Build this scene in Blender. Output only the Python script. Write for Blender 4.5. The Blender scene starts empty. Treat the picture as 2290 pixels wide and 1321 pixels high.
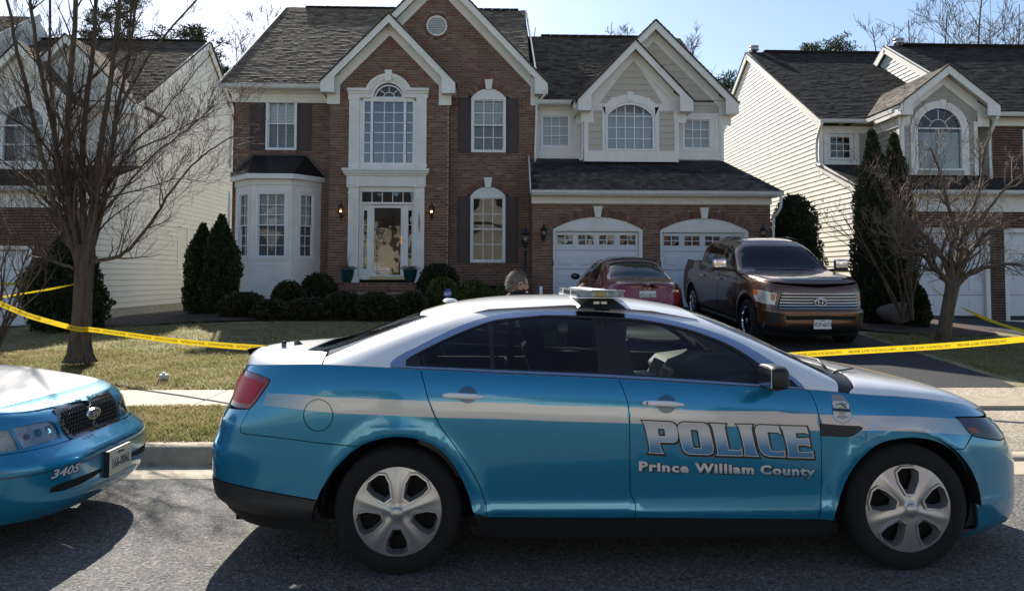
import bpy, bmesh, math, random
import numpy as np
from mathutils import Vector, Matrix
from mathutils.geometry import delaunay_2d_cdt
R = math.radians
random.seed(7); RNG = np.random.default_rng(7)
SC = bpy.context.scene
COL = SC.collection

# ------------------------------------------------------------------ camera
FP, PCX, PCY, PSI, TH, RO, CH = 1700.0, 1145.0, 541.0, R(1.85), .045, .003, 1.65
fw = Vector((math.sin(PSI)*math.cos(TH), math.cos(PSI)*math.cos(TH), math.sin(TH)))
rt0 = Vector((math.cos(PSI), -math.sin(PSI), 0)); up0 = rt0.cross(fw)
rt = rt0*math.cos(RO)+up0*math.sin(RO); upv = up0*math.cos(RO)-rt0*math.sin(RO)
cd = bpy.data.cameras.new('camera'); cam = bpy.data.objects.new('camera', cd); COL.objects.link(cam)
M = Matrix.Identity(4)
for i in range(3):
	M[i][0] = rt[i]; M[i][1] = upv[i]; M[i][2] = -fw[i]
M[0][3], M[1][3], M[2][3] = 0, 0, CH
cam.matrix_world = M
cd.sensor_width = 36; cd.lens = FP/2290*36; cd.shift_y = -(660.5-PCY)/2290
cd.clip_start = .05; cd.clip_end = 3000
SC.camera = cam
# ------------------------------------------------------------------ light
SUN_EL, SUN_AZ = R(35), R(-17)          # azimuth measured from +Y, negative = towards -X
w = bpy.data.worlds.new('World'); SC.world = w; w.use_nodes = True
nt = w.node_tree; nt.nodes.clear()
sky = nt.nodes.new('ShaderNodeTexSky'); sky.sky_type = 'NISHITA'; sky.sun_disc = False
sky.sun_elevation = SUN_EL; sky.sun_rotation = SUN_AZ
sky.air_density = 1.0; sky.dust_density = .6; sky.ozone_density = 1.6
bg = nt.nodes.new('ShaderNodeBackground'); bg.inputs[1].default_value = .085
wo = nt.nodes.new('ShaderNodeOutputWorld')
nt.links.new(sky.outputs[0], bg.inputs[0]); nt.links.new(bg.outputs[0], wo.inputs[0])
sl = bpy.data.lights.new('sun', 'SUN'); sl.energy = 5.0; sl.angle = R(.5); sl.color = (1, .93, .82)
sun = bpy.data.objects.new('sun', sl); COL.objects.link(sun)
sd = Vector((math.sin(SUN_AZ)*math.cos(SUN_EL), math.cos(SUN_AZ)*math.cos(SUN_EL), math.sin(SUN_EL)))
sun.rotation_euler = sd.to_track_quat('Z', 'Y').to_euler(); sun.location = (0, 0, 30)
vs = SC.view_settings; vs.view_transform = 'Standard'; vs.look = 'None'; vs.exposure = .98; vs.gamma = 1
vs.use_curve_mapping = False

# ------------------------------------------------------------------ measuring: photo pixel + known plane -> place
def ray(px, py): return fw + rt*((px-PCX)/FP) - upv*((py-PCY)/FP)
def U(px, py, Y): d = ray(px, py); t = Y/d.y; return (d.x*t, CH+d.z*t)          # on the plane y = Y -> (X, Z)
def G(px, py, Z): d = ray(px, py); t = (Z-CH)/d.z; return (d.x*t, d.y*t)        # on the plane z = Z -> (X, Y)
def W(px, py, X): d = ray(px, py); t = X/d.x; return (d.y*t, CH+d.z*t)          # on the plane x = X -> (Y, Z)
def pix(p):
	d = Vector((p[0], p[1], p[2]-CH)); z = d.dot(fw)
	return PCX+FP*d.dot(rt)/z, PCY-FP*d.dot(upv)/z
def clamp(a, lo, hi): return max(lo, min(hi, a))
def lerp(a, b, t): return a+(b-a)*t
def tab(tb, x):                                   # smooth table look-up
	if x <= tb[0][0]: return tb[0][1]
	if x >= tb[-1][0]: return tb[-1][1]
	for i in range(len(tb)-1):
		if x <= tb[i+1][0]:
			x0, y0 = tb[i]; x1, y1 = tb[i+1]; h = x1-x0; t = (x-x0)/h
			m0 = (y1-tb[i-1][1])/(x1-tb[i-1][0]) if i > 0 else (y1-y0)/h
			m1 = (tb[i+2][1]-y0)/(tb[i+2][0]-x0) if i+2 < len(tb) else (y1-y0)/h
			if (y1-y0) == 0: m0 = m1 = 0
			return ((2*t**3-3*t*t+1)*y0 + (t**3-2*t*t+t)*h*m0 + (-2*t**3+3*t*t)*y1 + (t**3-t*t)*h*m1)

# ------------------------------------------------------------------ materials
MATS = {}
def mat(name, col, rough=.6, metal=0., spec=.5, var=0., vscale=3., bump=0., bscale=60., coat=0., emit=None, es=1., attr=None, rnd=None, cols=None, sheen=0, aniso=None):
	"""procedural material: base colour with cloudy variation + fine relief; attr/rnd pick a tint per piece"""
	if name in MATS: return MATS[name]
	m = bpy.data.materials.new(name); m.use_nodes = True; MATS[name] = m
	n = m.node_tree; b = n.nodes['Principled BSDF']; L = n.links
	b.inputs['Roughness'].default_value = rough; b.inputs['Metallic'].default_value = metal
	b.inputs['Specular IOR Level'].default_value = spec; b.inputs['Coat Weight'].default_value = coat
	b.inputs['Coat Roughness'].default_value = .04
	b.inputs['Base Color'].default_value = (*col, 1)
	src = None
	geo = n.nodes.new('ShaderNodeNewGeometry')
	if cols:
		rp = n.nodes.new('ShaderNodeValToRGB'); rp.color_ramp.interpolation = 'LINEAR'
		e = rp.color_ramp.elements
		for i, c in enumerate(cols):
			el = e[i] if i < 2 else e.new(1.)
			el.color = (*c, 1)
		for i in range(len(cols)): e[i].position = i/(len(cols)-1)
		if attr:
			a = n.nodes.new('ShaderNodeAttribute'); a.attribute_name = attr; L.new(a.outputs['Fac'], rp.inputs[0])
		elif rnd:
			a = n.nodes.new('ShaderNodeObjectInfo'); L.new(a.outputs['Random'], rp.inputs[0])
		else:
			a = n.nodes.new('ShaderNodeTexNoise'); a.inputs['Scale'].default_value = vscale; a.inputs['Detail'].default_value = 6
			L.new(geo.outputs['Position'], a.inputs['Vector'])
			mr = n.nodes.new('ShaderNodeMapRange'); mr.inputs[1].default_value = .3; mr.inputs[2].default_value = .7
			L.new(a.outputs[0], mr.inputs[0]); L.new(mr.outputs[0], rp.inputs[0])
		src = rp.outputs[0]
	if var:
		t = n.nodes.new('ShaderNodeTexNoise'); t.inputs['Scale'].default_value = vscale; t.inputs['Detail'].default_value = 7; t.inputs['Roughness'].default_value = .65
		L.new(geo.outputs['Position'], t.inputs['Vector'])
		mr = n.nodes.new('ShaderNodeMapRange'); mr.inputs[1].default_value = .25; mr.inputs[2].default_value = .75
		mr.inputs[3].default_value = 1-var; mr.inputs[4].default_value = 1+var
		L.new(t.outputs[0], mr.inputs[0])
		mx = n.nodes.new('ShaderNodeVectorMath'); mx.operation = 'SCALE'
		if src: L.new(src, mx.inputs[0])
		else: mx.inputs[0].default_value = col
		L.new(mr.outputs[0], mx.inputs['Scale']); src = mx.outputs[0]
	if src: L.new(src, b.inputs['Base Color'])
	if bump:
		t = n.nodes.new('ShaderNodeTexNoise'); t.inputs['Scale'].default_value = bscale; t.inputs['Detail'].default_value = 5
		L.new(geo.outputs['Position'], t.inputs['Vector'])
		bp = n.nodes.new('ShaderNodeBump'); bp.inputs['Strength'].default_value = bump; bp.inputs['Distance'].default_value = .01
		L.new(t.outputs[0], bp.inputs['Height']); L.new(bp.outputs[0], b.inputs['Normal'])
	if emit:
		b.inputs['Emission Color'].default_value = (*emit, 1); b.inputs['Emission Strength'].default_value = es
	return m
def glass(name, tint=(.6, .65, .65), wob=0., wscale=2., f0=1.5, rough=0.):
	"""thin window glass: tinted see-through sheet with a Fresnel reflection, slightly wavy"""
	if name in MATS: return MATS[name]
	m = bpy.data.materials.new(name); m.use_nodes = True; MATS[name] = m
	n = m.node_tree; n.nodes.clear(); L = n.links
	o = n.nodes.new('ShaderNodeOutputMaterial'); tr = n.nodes.new('ShaderNodeBsdfTransparent'); tr.inputs[0].default_value = (*tint, 1)
	gl = n.nodes.new('ShaderNodeBsdfGlossy'); gl.inputs['Roughness'].default_value = rough; gl.inputs[0].default_value = (.95, .97, 1, 1)
	fr = n.nodes.new('ShaderNodeFresnel'); fr.inputs[0].default_value = f0
	mx = n.nodes.new('ShaderNodeMixShader')
	L.new(fr.outputs[0], mx.inputs[0]); L.new(tr.outputs[0], mx.inputs[1]); L.new(gl.outputs[0], mx.inputs[2]); L.new(mx.outputs[0], o.inputs[0])
	if wob:
		g = n.nodes.new('ShaderNodeNewGeometry'); t = n.nodes.new('ShaderNodeTexNoise'); t.inputs['Scale'].default_value = wscale; t.inputs['Detail'].default_value = 1
		L.new(g.outputs['Position'], t.inputs['Vector'])
		bp = n.nodes.new('ShaderNodeBump'); bp.inputs['Strength'].default_value = wob; bp.inputs['Distance'].default_value = .05
		L.new(t.outputs[0], bp.inputs['Height']); L.new(bp.outputs[0], gl.inputs['Normal']); L.new(bp.outputs[0], fr.inputs['Normal'])
	return m

# ------------------------------------------------------------------ objects
def wloc(o):
	v = Vector((0, 0, 0))
	while o is not None: v += o.location; o = o.parent
	return v
def tag(o, label=None, cat=None, group=None, kind=None):
	if label: o['label'] = label
	if cat: o['category'] = cat
	if group: o['group'] = group
	if kind: o['kind'] = kind
	return o
def empty(name, loc, label=None, cat=None, group=None, parent=None):
	o = bpy.data.objects.new(name, None); COL.objects.link(o); o.empty_display_size = .1
	o.parent = parent; o.location = Vector(loc)-(wloc(parent) if parent else Vector((0, 0, 0)))
	return tag(o, label, cat, group)
def link(name, me, mt, parent=None, loc=None):
	if mt is not None and not me.materials:
		for q in (mt if isinstance(mt, (list, tuple)) else [mt]): me.materials.append(q)
	o = bpy.data.objects.new(name, me); COL.objects.link(o); o.parent = parent
	if loc is not None: o.location = loc
	return o
SPLIT = {k: (None, .004) for k in 'pilaster cornice front_seats mounting_foot side_step mirror_arm roof_rail rake_board side_wall trim wall_vent frieze_board wiper eye downspout door_jamb door_handle step_core entablature leading bay_trim flue frame sill door_cards bracket wing_mirror spoke'.split()}
SPLIT.update({'arch_bricks': ('brick', 0), 'window_sill': ('brick', 0), 'ridge_cap': ('ridge_cap', 0), 'front_seats': ('front_seat', .02), 'door_cards': ('door_card', .02), 'air_vent': (None, 0)})
class MB:
	"""collects shapes in world coordinates; build() links them as ONE mesh object"""
	def __init__(s): s.v = []; s.f = []; s.t = []; s.mi = []; s.cm = 0; s.sm = []; s.s = False
	def add(s, vs, fs, tint=None):
		o = len(s.v); s.v += [tuple(a) for a in vs]; s.f += [tuple(i+o for i in f) for f in fs]
		s.t += [random.random() if tint is None else tint]*len(fs); s.mi += [s.cm]*len(fs); s.sm += [s.s]*len(fs); return s
	def box(s, x0, x1, y0, y1, z0, z1, tint=None):
		return s.add([(x0, y0, z0), (x1, y0, z0), (x1, y1, z0), (x0, y1, z0), (x0, y0, z1), (x1, y0, z1), (x1, y1, z1), (x0, y1, z1)],
					 [(0, 3, 2, 1), (4, 5, 6, 7), (0, 1, 5, 4), (1, 2, 6, 5), (2, 3, 7, 6), (3, 0, 4, 7)], tint)
	def prism(s, poly, fn, d0, d1, tint=None):
		"""poly: 2-D outline; fn(a, b, d) -> point; closed prism between depths d0 and d1 (convex or simple outline)"""
		n = len(poly); vs = [fn(a, b, d0) for a, b in poly]+[fn(a, b, d1) for a, b in poly]
		return s.add(vs, [tuple(range(n)), tuple(range(2*n-1, n-1, -1))]+[(i, i+n, (i+1) % n+n, (i+1) % n) for i in range(n)], tint)
	def xz(s, poly, y0, y1, tint=None): return s.prism(poly, lambda a, b, d: (a, d, b), y0, y1, tint)
	def bar(s, p, q, wd, ht, up=(0, 0, 1), tint=None):
		p, q = Vector(p), Vector(q); d = (q-p).normalized(); a = d.cross(Vector(up))
		a = a.normalized() if a.length > 1e-4 else Vector((1, 0, 0)); b = a.cross(d); a = a*wd/2; b = b*ht/2
		return s.add([p-a-b, p+a-b, p+a+b, p-a+b, q-a-b, q+a-b, q+a+b, q-a+b],
					 [(0, 1, 2, 3), (7, 6, 5, 4), (0, 4, 5, 1), (1, 5, 6, 2), (2, 6, 7, 3), (3, 7, 4, 0)], tint)
	def tube(s, pts, rad, n=8, cap=True, tint=None):
		pts = [Vector(p) for p in pts]; k = len(pts); vs = []; a0 = None
		if not isinstance(rad, (list, tuple)): rad = [rad]*k
		for i, p in enumerate(pts):
			d = (pts[min(i+1, k-1)]-pts[max(i-1, 0)]).normalized()
			if a0 is None:
				a0 = d.cross(Vector((0, 0, 1)));
				if a0.length < .1: a0 = d.cross(Vector((1, 0, 0)))
			a0 = (a0-d*a0.dot(d)).normalized(); b0 = d.cross(a0)
			for j in range(n):
				an = 2*math.pi*j/n; vs.append(p+(a0*math.cos(an)+b0*math.sin(an))*rad[i])
		fs = [(i*n+j, i*n+(j+1) % n, (i+1)*n+(j+1) % n, (i+1)*n+j) for i in range(k-1) for j in range(n)]
		if cap: fs += [tuple(range(n-1, -1, -1)), tuple((k-1)*n+j for j in range(n))]
		old = s.s; s.s = True; s.add(vs, fs, tint); s.s = old; return s
	def lathe(s, prof, c, n=16, axis='z', tint=None, smooth=True):
		vs = []; k = len(prof); c = Vector(c)
		for r, h in prof:
			for j in range(n):
				a = 2*math.pi*j/n; x, y = r*math.cos(a), r*math.sin(a)
				vs.append(c+Vector((x, y, h) if axis == 'z' else ((x, -h, y) if axis == 'y' else (h, x, y))))
		fs = [(i*n+j, i*n+(j+1) % n, (i+1)*n+(j+1) % n, (i+1)*n+j) for i in range(k-1) for j in range(n)]
		if prof[0][0] > 1e-4: fs.append(tuple(range(n-1, -1, -1)))
		if prof[-1][0] > 1e-4: fs.append(tuple((k-1)*n+j for j in range(n)))
		old = s.s; s.s = smooth; s.add(vs, fs, tint); s.s = old; return s
	def ball(s, c, r, n=10, m=7, sc=(1, 1, 1), tint=None):
		prof = [(max(1e-5, r*math.sin(math.pi*i/m)), -r*math.cos(math.pi*i/m)) for i in range(m+1)]
		k = len(s.v); s.lathe(prof, (0, 0, 0), n, tint=tint)
		for i in range(k, len(s.v)):
			x, y, z = s.v[i]; s.v[i] = (c[0]+x*sc[0], c[1]+y*sc[1], c[2]+z*sc[2])
		return s
	def mesh(s, name, off=(0, 0, 0), tint=True):
		me = bpy.data.meshes.new(name)
		me.from_pydata([(a-off[0], b-off[1], c-off[2]) for a, b, c in s.v], [], s.f)
		if tint and s.t:
			at = me.attributes.new('tint', 'FLOAT', 'FACE'); at.data.foreach_set('value', s.t)
		if any(s.sm): me.polygons.foreach_set('use_smooth', s.sm)
		me.polygons.foreach_set('material_index', s.mi)
		me.update(); return me
	def islands(s, gap):
		par = list(range(len(s.v)))
		def find(i):
			while par[i] != i: par[i] = par[par[i]]; i = par[i]
			return i
		for f in s.f:
			for i in f[1:]: par[find(i)] = find(f[0])
		G_ = {}
		for k, f in enumerate(s.f): G_.setdefault(find(f[0]), []).append(k)
		L = []
		for fs in G_.values():
			P = np.array([s.v[i] for k in fs for i in s.f[k]]); L.append([fs, P.min(0)-gap, P.max(0)+gap])
		if gap > 0:
			ch = True
			while ch:
				ch = False; i = 0
				while i < len(L):
					j = i+1
					while j < len(L):
						if (L[i][1] <= L[j][2]).all() and (L[j][1] <= L[i][2]).all(): L[i] = [L[i][0]+L[j][0], np.minimum(L[i][1], L[j][1]), np.maximum(L[i][2], L[j][2])]; L.pop(j); ch = True
						else: j += 1
					i += 1
		out = []
		for fs, a, b in L:
			q = MB(); mp = {}
			for k in fs:
				f = []
				for i in s.f[k]:
					if i not in mp: mp[i] = len(q.v); q.v.append(s.v[i])
					f.append(mp[i])
				q.f.append(tuple(f)); q.t.append(s.t[k]); q.mi.append(s.mi[k]); q.sm.append(s.sm[k])
			out.append(q)
		return out
	def build(s, name, mt, parent=None, bevel=0, seg=1, kind=None, label=None, one=False):
		if not one and not kind and name in SPLIT:
			Q_ = s.islands(SPLIT[name][1])
			if len(Q_) > 1: return [q.build(SPLIT[name][0] or name, mt, parent, bevel, seg, one=True) for q in Q_][0]
		me = s.mesh(name, wloc(parent) if parent else (0, 0, 0))
		if bevel:
			bm = bmesh.new(); bm.from_mesh(me); bmesh.ops.remove_doubles(bm, verts=bm.verts, dist=1e-5)
			bmesh.ops.recalc_face_normals(bm, faces=bm.faces)
			ed = [e for e in bm.edges if len(e.link_faces) == 2 and e.calc_face_angle(0) > .6]
			bmesh.ops.bevel(bm, geom=ed, offset=bevel, segments=seg, affect='EDGES', profile=.6, clamp_overlap=True)
			bm.to_mesh(me); bm.free()
			if seg > 1: me.polygons.foreach_set('use_smooth', [True]*len(me.polygons))
		elif s.f:
			bm = bmesh.new(); bm.from_mesh(me); bmesh.ops.recalc_face_normals(bm, faces=bm.faces); bm.to_mesh(me); bm.free()
		o = link(name, me, mt, parent)
		if kind: o['kind'] = kind
		if label: o['label'] = label
		return o
def copy_tree(o, parent=None, loc=None, rot=None):
	c = o.copy(); COL.objects.link(c); c.parent = parent
	if loc is not None: c.location = loc
	if rot is not None: c.rotation_euler = rot
	for ch in [q for q in bpy.data.objects if q.parent == o]: copy_tree(ch, c)
	return c
def catmull(pts, n=6, closed=False):
	P = [Vector(p) for p in pts]; k = len(P); out = []
	for i in range(k if closed else k-1):
		g = (lambda j: P[j % k]) if closed else (lambda j: P[clamp(j, 0, k-1)])
		a, b, c, d = g(i-1), g(i), g(i+1), g(i+2)
		for j in range(n):
			t = j/n; out.append(.5*((2*b)+(c-a)*t+(2*a-5*b+4*c-d)*t*t+(3*b-a-3*c+d)*t**3))
	if not closed: out.append(P[-1])
	return out
def scan(poly, z):
	"""x-intervals of a simple polygon at height z"""
	xs = []; n = len(poly)
	for i in range(n):
		(x0, z0), (x1, z1) = poly[i], poly[(i+1) % n]
		if (z0 <= z < z1) or (z1 <= z < z0): xs.append(x0+(x1-x0)*(z-z0)/(z1-z0))
	xs.sort(); return [(xs[i], xs[i+1]) for i in range(0, len(xs)-1, 2)]
def subtract(iv, cuts):
	for c0, c1 in cuts:
		nv = []
		for a, b in iv:
			if c1 <= a or c0 >= b: nv.append((a, b))
			else:
				if c0 > a: nv.append((a, c0))
				if c1 < b: nv.append((c1, b))
		iv = nv
	return iv
def inpoly(p, poly):
	x, y = p; r = False; n = len(poly); j = n-1
	for i in range(n):
		xi, yi = poly[i]; xj, yj = poly[j]
		if (yi > y) != (yj > y) and x < (xj-xi)*(y-yi)/(yj-yi)+xi: r = not r
		j = i
	return r
def cdt(outer, holes=(), step=None, eps=1e-5):
	"""triangulate a 2-D outline with holes; step adds an interior grid"""
	vs = []; es = []
	for lp in [outer]+list(holes):
		k = len(vs); n = len(lp); vs += [Vector((a[0], a[1])) for a in lp]; es += [(k+i, k+(i+1) % n) for i in range(n)]
	if step:
		x0 = min(v.x for v in vs); x1 = max(v.x for v in vs); y0 = min(v.y for v in vs); y1 = max(v.y for v in vs)
		nb = np.array([[v.x, v.y] for v in vs])
		y = y0+step/2; r = 0
		while y < y1:
			x = x0+step*(.5 if r % 2 else 1.)
			while x < x1:
				if inpoly((x, y), outer) and not any(inpoly((x, y), h) for h in holes) and ((nb[:, 0]-x)**2+(nb[:, 1]-y)**2).min() > (step*.45)**2:
					vs.append(Vector((x, y)))
				x += step
			y += step*.87; r += 1
	v, e, f, _, _, _ = delaunay_2d_cdt(vs, es, [], 0 if False else 1 if not holes else 0, eps)
	v = [(a.x, a.y) for a in v]; out = []
	for t in f:
		c = (sum(v[i][0] for i in t)/len(t), sum(v[i][1] for i in t)/len(t))
		if inpoly(c, outer) and not any(inpoly(c, h) for h in holes): out.append(tuple(t))
	return v, out
# ================================================================== ground, road, pavement
def gz(x, y):
	"""height of the land behind the pavement"""
	if y < 9.87: return .19
	k = min((y-9.87)/10.6, 1.0); z = .19+.62*k
	if x < -6.5: z -= (-6.5-x)*.088*k if x > -14 else .66*k
	if x > 7.9: z -= min((x-7.9)*.06, .5)*k
	return z
def sheet(name, poly, zf, mt, step=None, parent=None, kind='structure', thick=None):
	v, f = cdt(poly, step=step)
	m = MB(); m.add([(a, b, zf(a, b)) for a, b in v], f)
	if thick:
		n = len(poly); m.add([(a, b, zf(a, b)) for a, b in poly]+[(a, b, zf(a, b)-thick) for a, b in poly], [(i, (i+1) % n, (i+1) % n+n, i+n) for i in range(n)])
	me = m.mesh(name, wloc(parent) if parent else (0, 0, 0))
	bm = bmesh.new(); bm.from_mesh(me); bmesh.ops.recalc_face_normals(bm, faces=bm.faces)
	up = sum(fc.normal.z for fc in bm.faces)
	if up < 0: bmesh.ops.reverse_faces(bm, faces=bm.faces)
	bm.to_mesh(me); bm.free()
	o = link(name, me, mt, parent)
	if kind and not parent: o['kind'] = kind
	return o
def speckle(name, base, lo, hi, scale, rough=.85, bump=.6, cloud=.12, cracks=False, dist=.012):
	"""aggregate surface: small stones of differing greys + broad cloudy wear"""
	if name in MATS: return MATS[name]
	m = bpy.data.materials.new(name); m.use_nodes = True; MATS[name] = m; n = m.node_tree; L = n.links; b = n.nodes['Principled BSDF']
	b.inputs['Roughness'].default_value = rough; b.inputs['Specular IOR Level'].default_value = .35
	g = n.nodes.new('ShaderNodeNewGeometry')
	v = n.nodes.new('ShaderNodeTexVoronoi'); v.inputs['Scale'].default_value = scale; L.new(g.outputs['Position'], v.inputs['Vector'])
	rp = n.nodes.new('ShaderNodeValToRGB'); e = rp.color_ramp.elements
	e[0].position = .0; e[0].color = (*lo, 1); e[1].position = 1; e[1].color = (*hi, 1); el = e.new(.55); el.color = (*base, 1); el = e.new(.85); el.color = (*[c*1.25 for c in base], 1)
	sp = n.nodes.new('ShaderNodeSeparateColor'); L.new(v.outputs['Color'], sp.inputs[0]); L.new(sp.outputs[0], rp.inputs[0])
	t = n.nodes.new('ShaderNodeTexNoise'); t.inputs['Scale'].default_value = .5; t.inputs['Detail'].default_value = 9; L.new(g.outputs['Position'], t.inputs['Vector'])
	mr = n.nodes.new('ShaderNodeMapRange'); mr.inputs[1].default_value = .3; mr.inputs[2].default_value = .7; mr.inputs[3].default_value = 1-cloud; mr.inputs[4].default_value = 1+cloud
	L.new(t.outputs[0], mr.inputs[0])
	mx = n.nodes.new('ShaderNodeVectorMath'); mx.operation = 'SCALE'; L.new(rp.outputs[0], mx.inputs[0]); L.new(mr.outputs[0], mx.inputs['Scale'])
	src = mx.outputs[0]
	if cracks:
		t2 = n.nodes.new('ShaderNodeTexNoise'); t2.inputs['Scale'].default_value = 1.3; t2.inputs['Detail'].default_value = 3; L.new(g.outputs['Position'], t2.inputs['Vector'])
		ma = n.nodes.new('ShaderNodeMath'); ma.operation = 'SUBTRACT'; ma.inputs[1].default_value = .5; L.new(t2.outputs[0], ma.inputs[0])
		mb = n.nodes.new('ShaderNodeMath'); mb.operation = 'ABSOLUTE'; L.new(ma.outputs[0], mb.inputs[0])
		mc = n.nodes.new('ShaderNodeMapRange'); mc.inputs[1].default_value = 0; mc.inputs[2].default_value = .0035; mc.inputs[3].default_value = .4; mc.inputs[4].default_value = 1; L.new(mb.outputs[0], mc.inputs[0])
		m2 = n.nodes.new('ShaderNodeVectorMath'); m2.operation = 'SCALE'; L.new(src, m2.inputs[0]); L.new(mc.outputs[0], m2.inputs['Scale']); src = m2.outputs[0]
	L.new(src, b.inputs['Base Color'])
	bp = n.nodes.new('ShaderNodeBump'); bp.inputs['Strength'].default_value = bump; bp.inputs['Distance'].default_value = dist; L.new(v.outputs['Distance'], bp.inputs['Height']); bp.invert = True
	L.new(bp.outputs[0], b.inputs['Normal'])
	return m
m_road = speckle('asphalt_road', (.125, .122, .112), (.05, .05, .047), (.27, .26, .24), 80, cracks=True)
m_drive = speckle('asphalt_driveway', (.035, .035, .038), (.015, .015, .016), (.09, .09, .09), 90)
m_apron = speckle('concrete_aggregate', (.36, .31, .24), (.2, .16, .11), (.5, .46, .38), 55, bump=.3, cloud=.2)
m_conc = mat('concrete_walk', (.46, .40, .32), .9, var=.1, vscale=2.5, bump=.25, bscale=140)
m_kerb = mat('concrete_kerb', (.33, .28, .21), .9, var=.28, vscale=6, bump=.4, bscale=90)
m_soil = mat('lawn_soil', (.13, .11, .05), .95, cols=[(.17, .13, .07), (.17, .155, .06), (.26, .22, .12), (.13, .13, .045)], vscale=3.2, var=.25, bump=.8, bscale=70)
m_mulch = mat('mulch', (.05, .03, .02), .95, cols=[(.025, .016, .01), (.07, .04, .025), (.035, .022, .014)], vscale=30, bump=1, bscale=60)

far = MB(); N = 24; xs = [-600, -200, -80, -40, -25]+[i*2. for i in range(-10, 11)]+[25, 40, 80, 200, 600]; ys = [9.87, 10.6, 12, 14, 16, 18, 19.5, 20.5, 24, 30, 45, 80, 200, 700]
k = len(xs)
far.add([(x, y, gz(x, y)) for y in ys for x in xs], [(j*k+i, j*k+i+1, (j+1)*k+i+1, (j+1)*k+i) for j in range(len(ys)-1) for i in range(k-1)]); far.s = True
o = far.build('lawn', m_soil, kind='structure')
sheet('road', [(-600, -7), (600, -7), (600, 6.32), (-600, 6.32)], lambda x, y: 0., m_road)
sheet('opposite_lawn', [(-600, -600), (600, -600), (600, -7.6), (-600, -7.6)], lambda x, y: .12, m_soil)
m = MB(); m.box(-600, 600, -7.6, -7, -.1, .14); m.build('opposite_kerb', m_kerb, kind='structure')
# gutter pan + kerb (profile swept along x, dropped at the driveway apron)
def kerb_top(x): return .15 - .115*clamp((x-.2)/.9, 0, 1)*clamp((9.9-x)/.9, 0, 1)
xs = [-60, -30, -15]+[i*.5 for i in range(-20, 32)]+[20, 40, 60]
pan = MB(); pan.add([(x, y, z) for x in xs for y, z in ((6.32, .004), (6.6, -.004), (6.79, .0))], [(i*3+j, i*3+3+j, i*3+4+j, i*3+1+j) for i in range(len(xs)-1) for j in range(2)])
o = pan.build('gutter_pan', mat('concrete_gutter', (.40, .345, .26), .9, var=.16, vscale=3, bump=.3, bscale=120), kind='structure')
kerb = empty('kerb', (0, 6.8, 0)); kerb['kind'] = 'structure'
x = -60.
while x < 60:
	ln = 3.05 if -21 < x < 21 else 19.5
	kb = MB(); n = 6; st = []
	for i in range(n+1):
		xx = x+.004+(ln-.008)*i/n; h = kerb_top(xx)
		st += [(xx, 6.78, -.02), (xx, 6.79, .0), (xx, 6.815, h*.75), (xx, 6.84, h*.96), (xx, 6.87, h+.001), (xx, 7.0, h+.004), (xx, 7.0, -.02)]
	kb.s = True
	kb.add(st, [(i*7+j, (i+1)*7+j, (i+1)*7+j+1, i*7+j+1) for i in range(n) for j in range(6)]); kb.s = False
	kb.add([st[j] for j in range(7)], [tuple(range(7))]); kb.add([st[n*7+j] for j in range(7)], [tuple(range(6, -1, -1))])
	kb.build('kerb_stone', m_kerb, kerb); x += ln
# verge, pavement of separate slabs, apron
APX0, APX1 = .95, 9.1
def vz(x, y): return lerp(kerb_top(x)+.006 if (x < APX0 or x > APX1) else .03, .185, clamp((y-7)/1.65, 0, 1))
for nm, a, b in (('verge', -60, APX0), ('verge', APX1, 60)):
	pl = [(a, 7.0), (b-(.5 if b < 5 else 0), 7.0), (b, 8.65), (a, 8.65)] if a < 0 else [(a+.4, 7.0), (b, 7.0), (b, 8.65), (a, 8.65)]
	sheet(nm, pl, vz, m_soil)
walk = empty('sidewalk', (0, 9.26, .19)); walk['kind'] = 'structure'
jx = G(498, 876, .2)[0]
for i in range(-14, 16):
	a = jx+i*1.52
	if a+1.5 < APX0 or a > APX1-.1:
		s_ = MB(); s_.box(a+.006, a+1.514, 8.656, 9.87, .10, .195+random.uniform(-.004, .004)); s_.build('slab', m_conc, walk, bevel=.008)
m = MB(); m.box(-25, 25, 8.65, 9.88, .05, .178); m.build('sidewalk_bed', m_kerb, kind='structure')
def apz(x, y): return lerp(.036, .2, clamp((y-7)/2.87, 0, 1))
ap = empty('driveway_apron', (4.5, 8.5, .1)); ap['kind'] = 'structure'
for i in range(4):
	x0 = [.5, 2.9, 4.9, 6.9][i]; x1 = [2.9, 4.9, 6.9, 9.45][i]
	for (ya, yb) in ((7.0, 8.65), (8.65, 9.90)):
		fl = lambda xx, yy: xx+(clamp((yy-7)/1.65, 0, 1)*.45 if xx < .6 else (-clamp((yy-7)/1.65, 0, 1)*.4 if xx > 9 else 0))
		sheet('slab', [(fl(x0, ya)+.006, ya+.005), (fl(x1, ya)-.006, ya+.005), (fl(x1, yb)-.006, yb-.005), (fl(x0, yb)+.006, yb-.005)], lambda x, y: apz(x, y)+.006, m_apron, parent=ap, thick=.06)
sheet('driveway', [(1.55, 9.9), (7.0, 9.9), (7.15, 10.6), (7.3, 13), (7.9, 20.6), (1.5, 20.6)], lambda x, y: lerp(.2, .815, (y-9.9)/10.6)+.012, m_drive, step=1.2)
sheet('neighbour_driveway', [(-18.5, 9.9), (-12.6, 9.9), (-11.9, 20.4), (-18.5, 20.4)], lambda x, y: gz(x, y)+.02, m_drive, step=1.2)
sheet('neighbour_driveway', [(13.2, 9.9), (19, 9.9), (19, 22), (11.2, 22), (11.4, 15.5)], lambda x, y: gz(x, y)+.02, m_drive, step=1.2)
def mul_z(x, y): return gz(x, y)+.035
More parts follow.
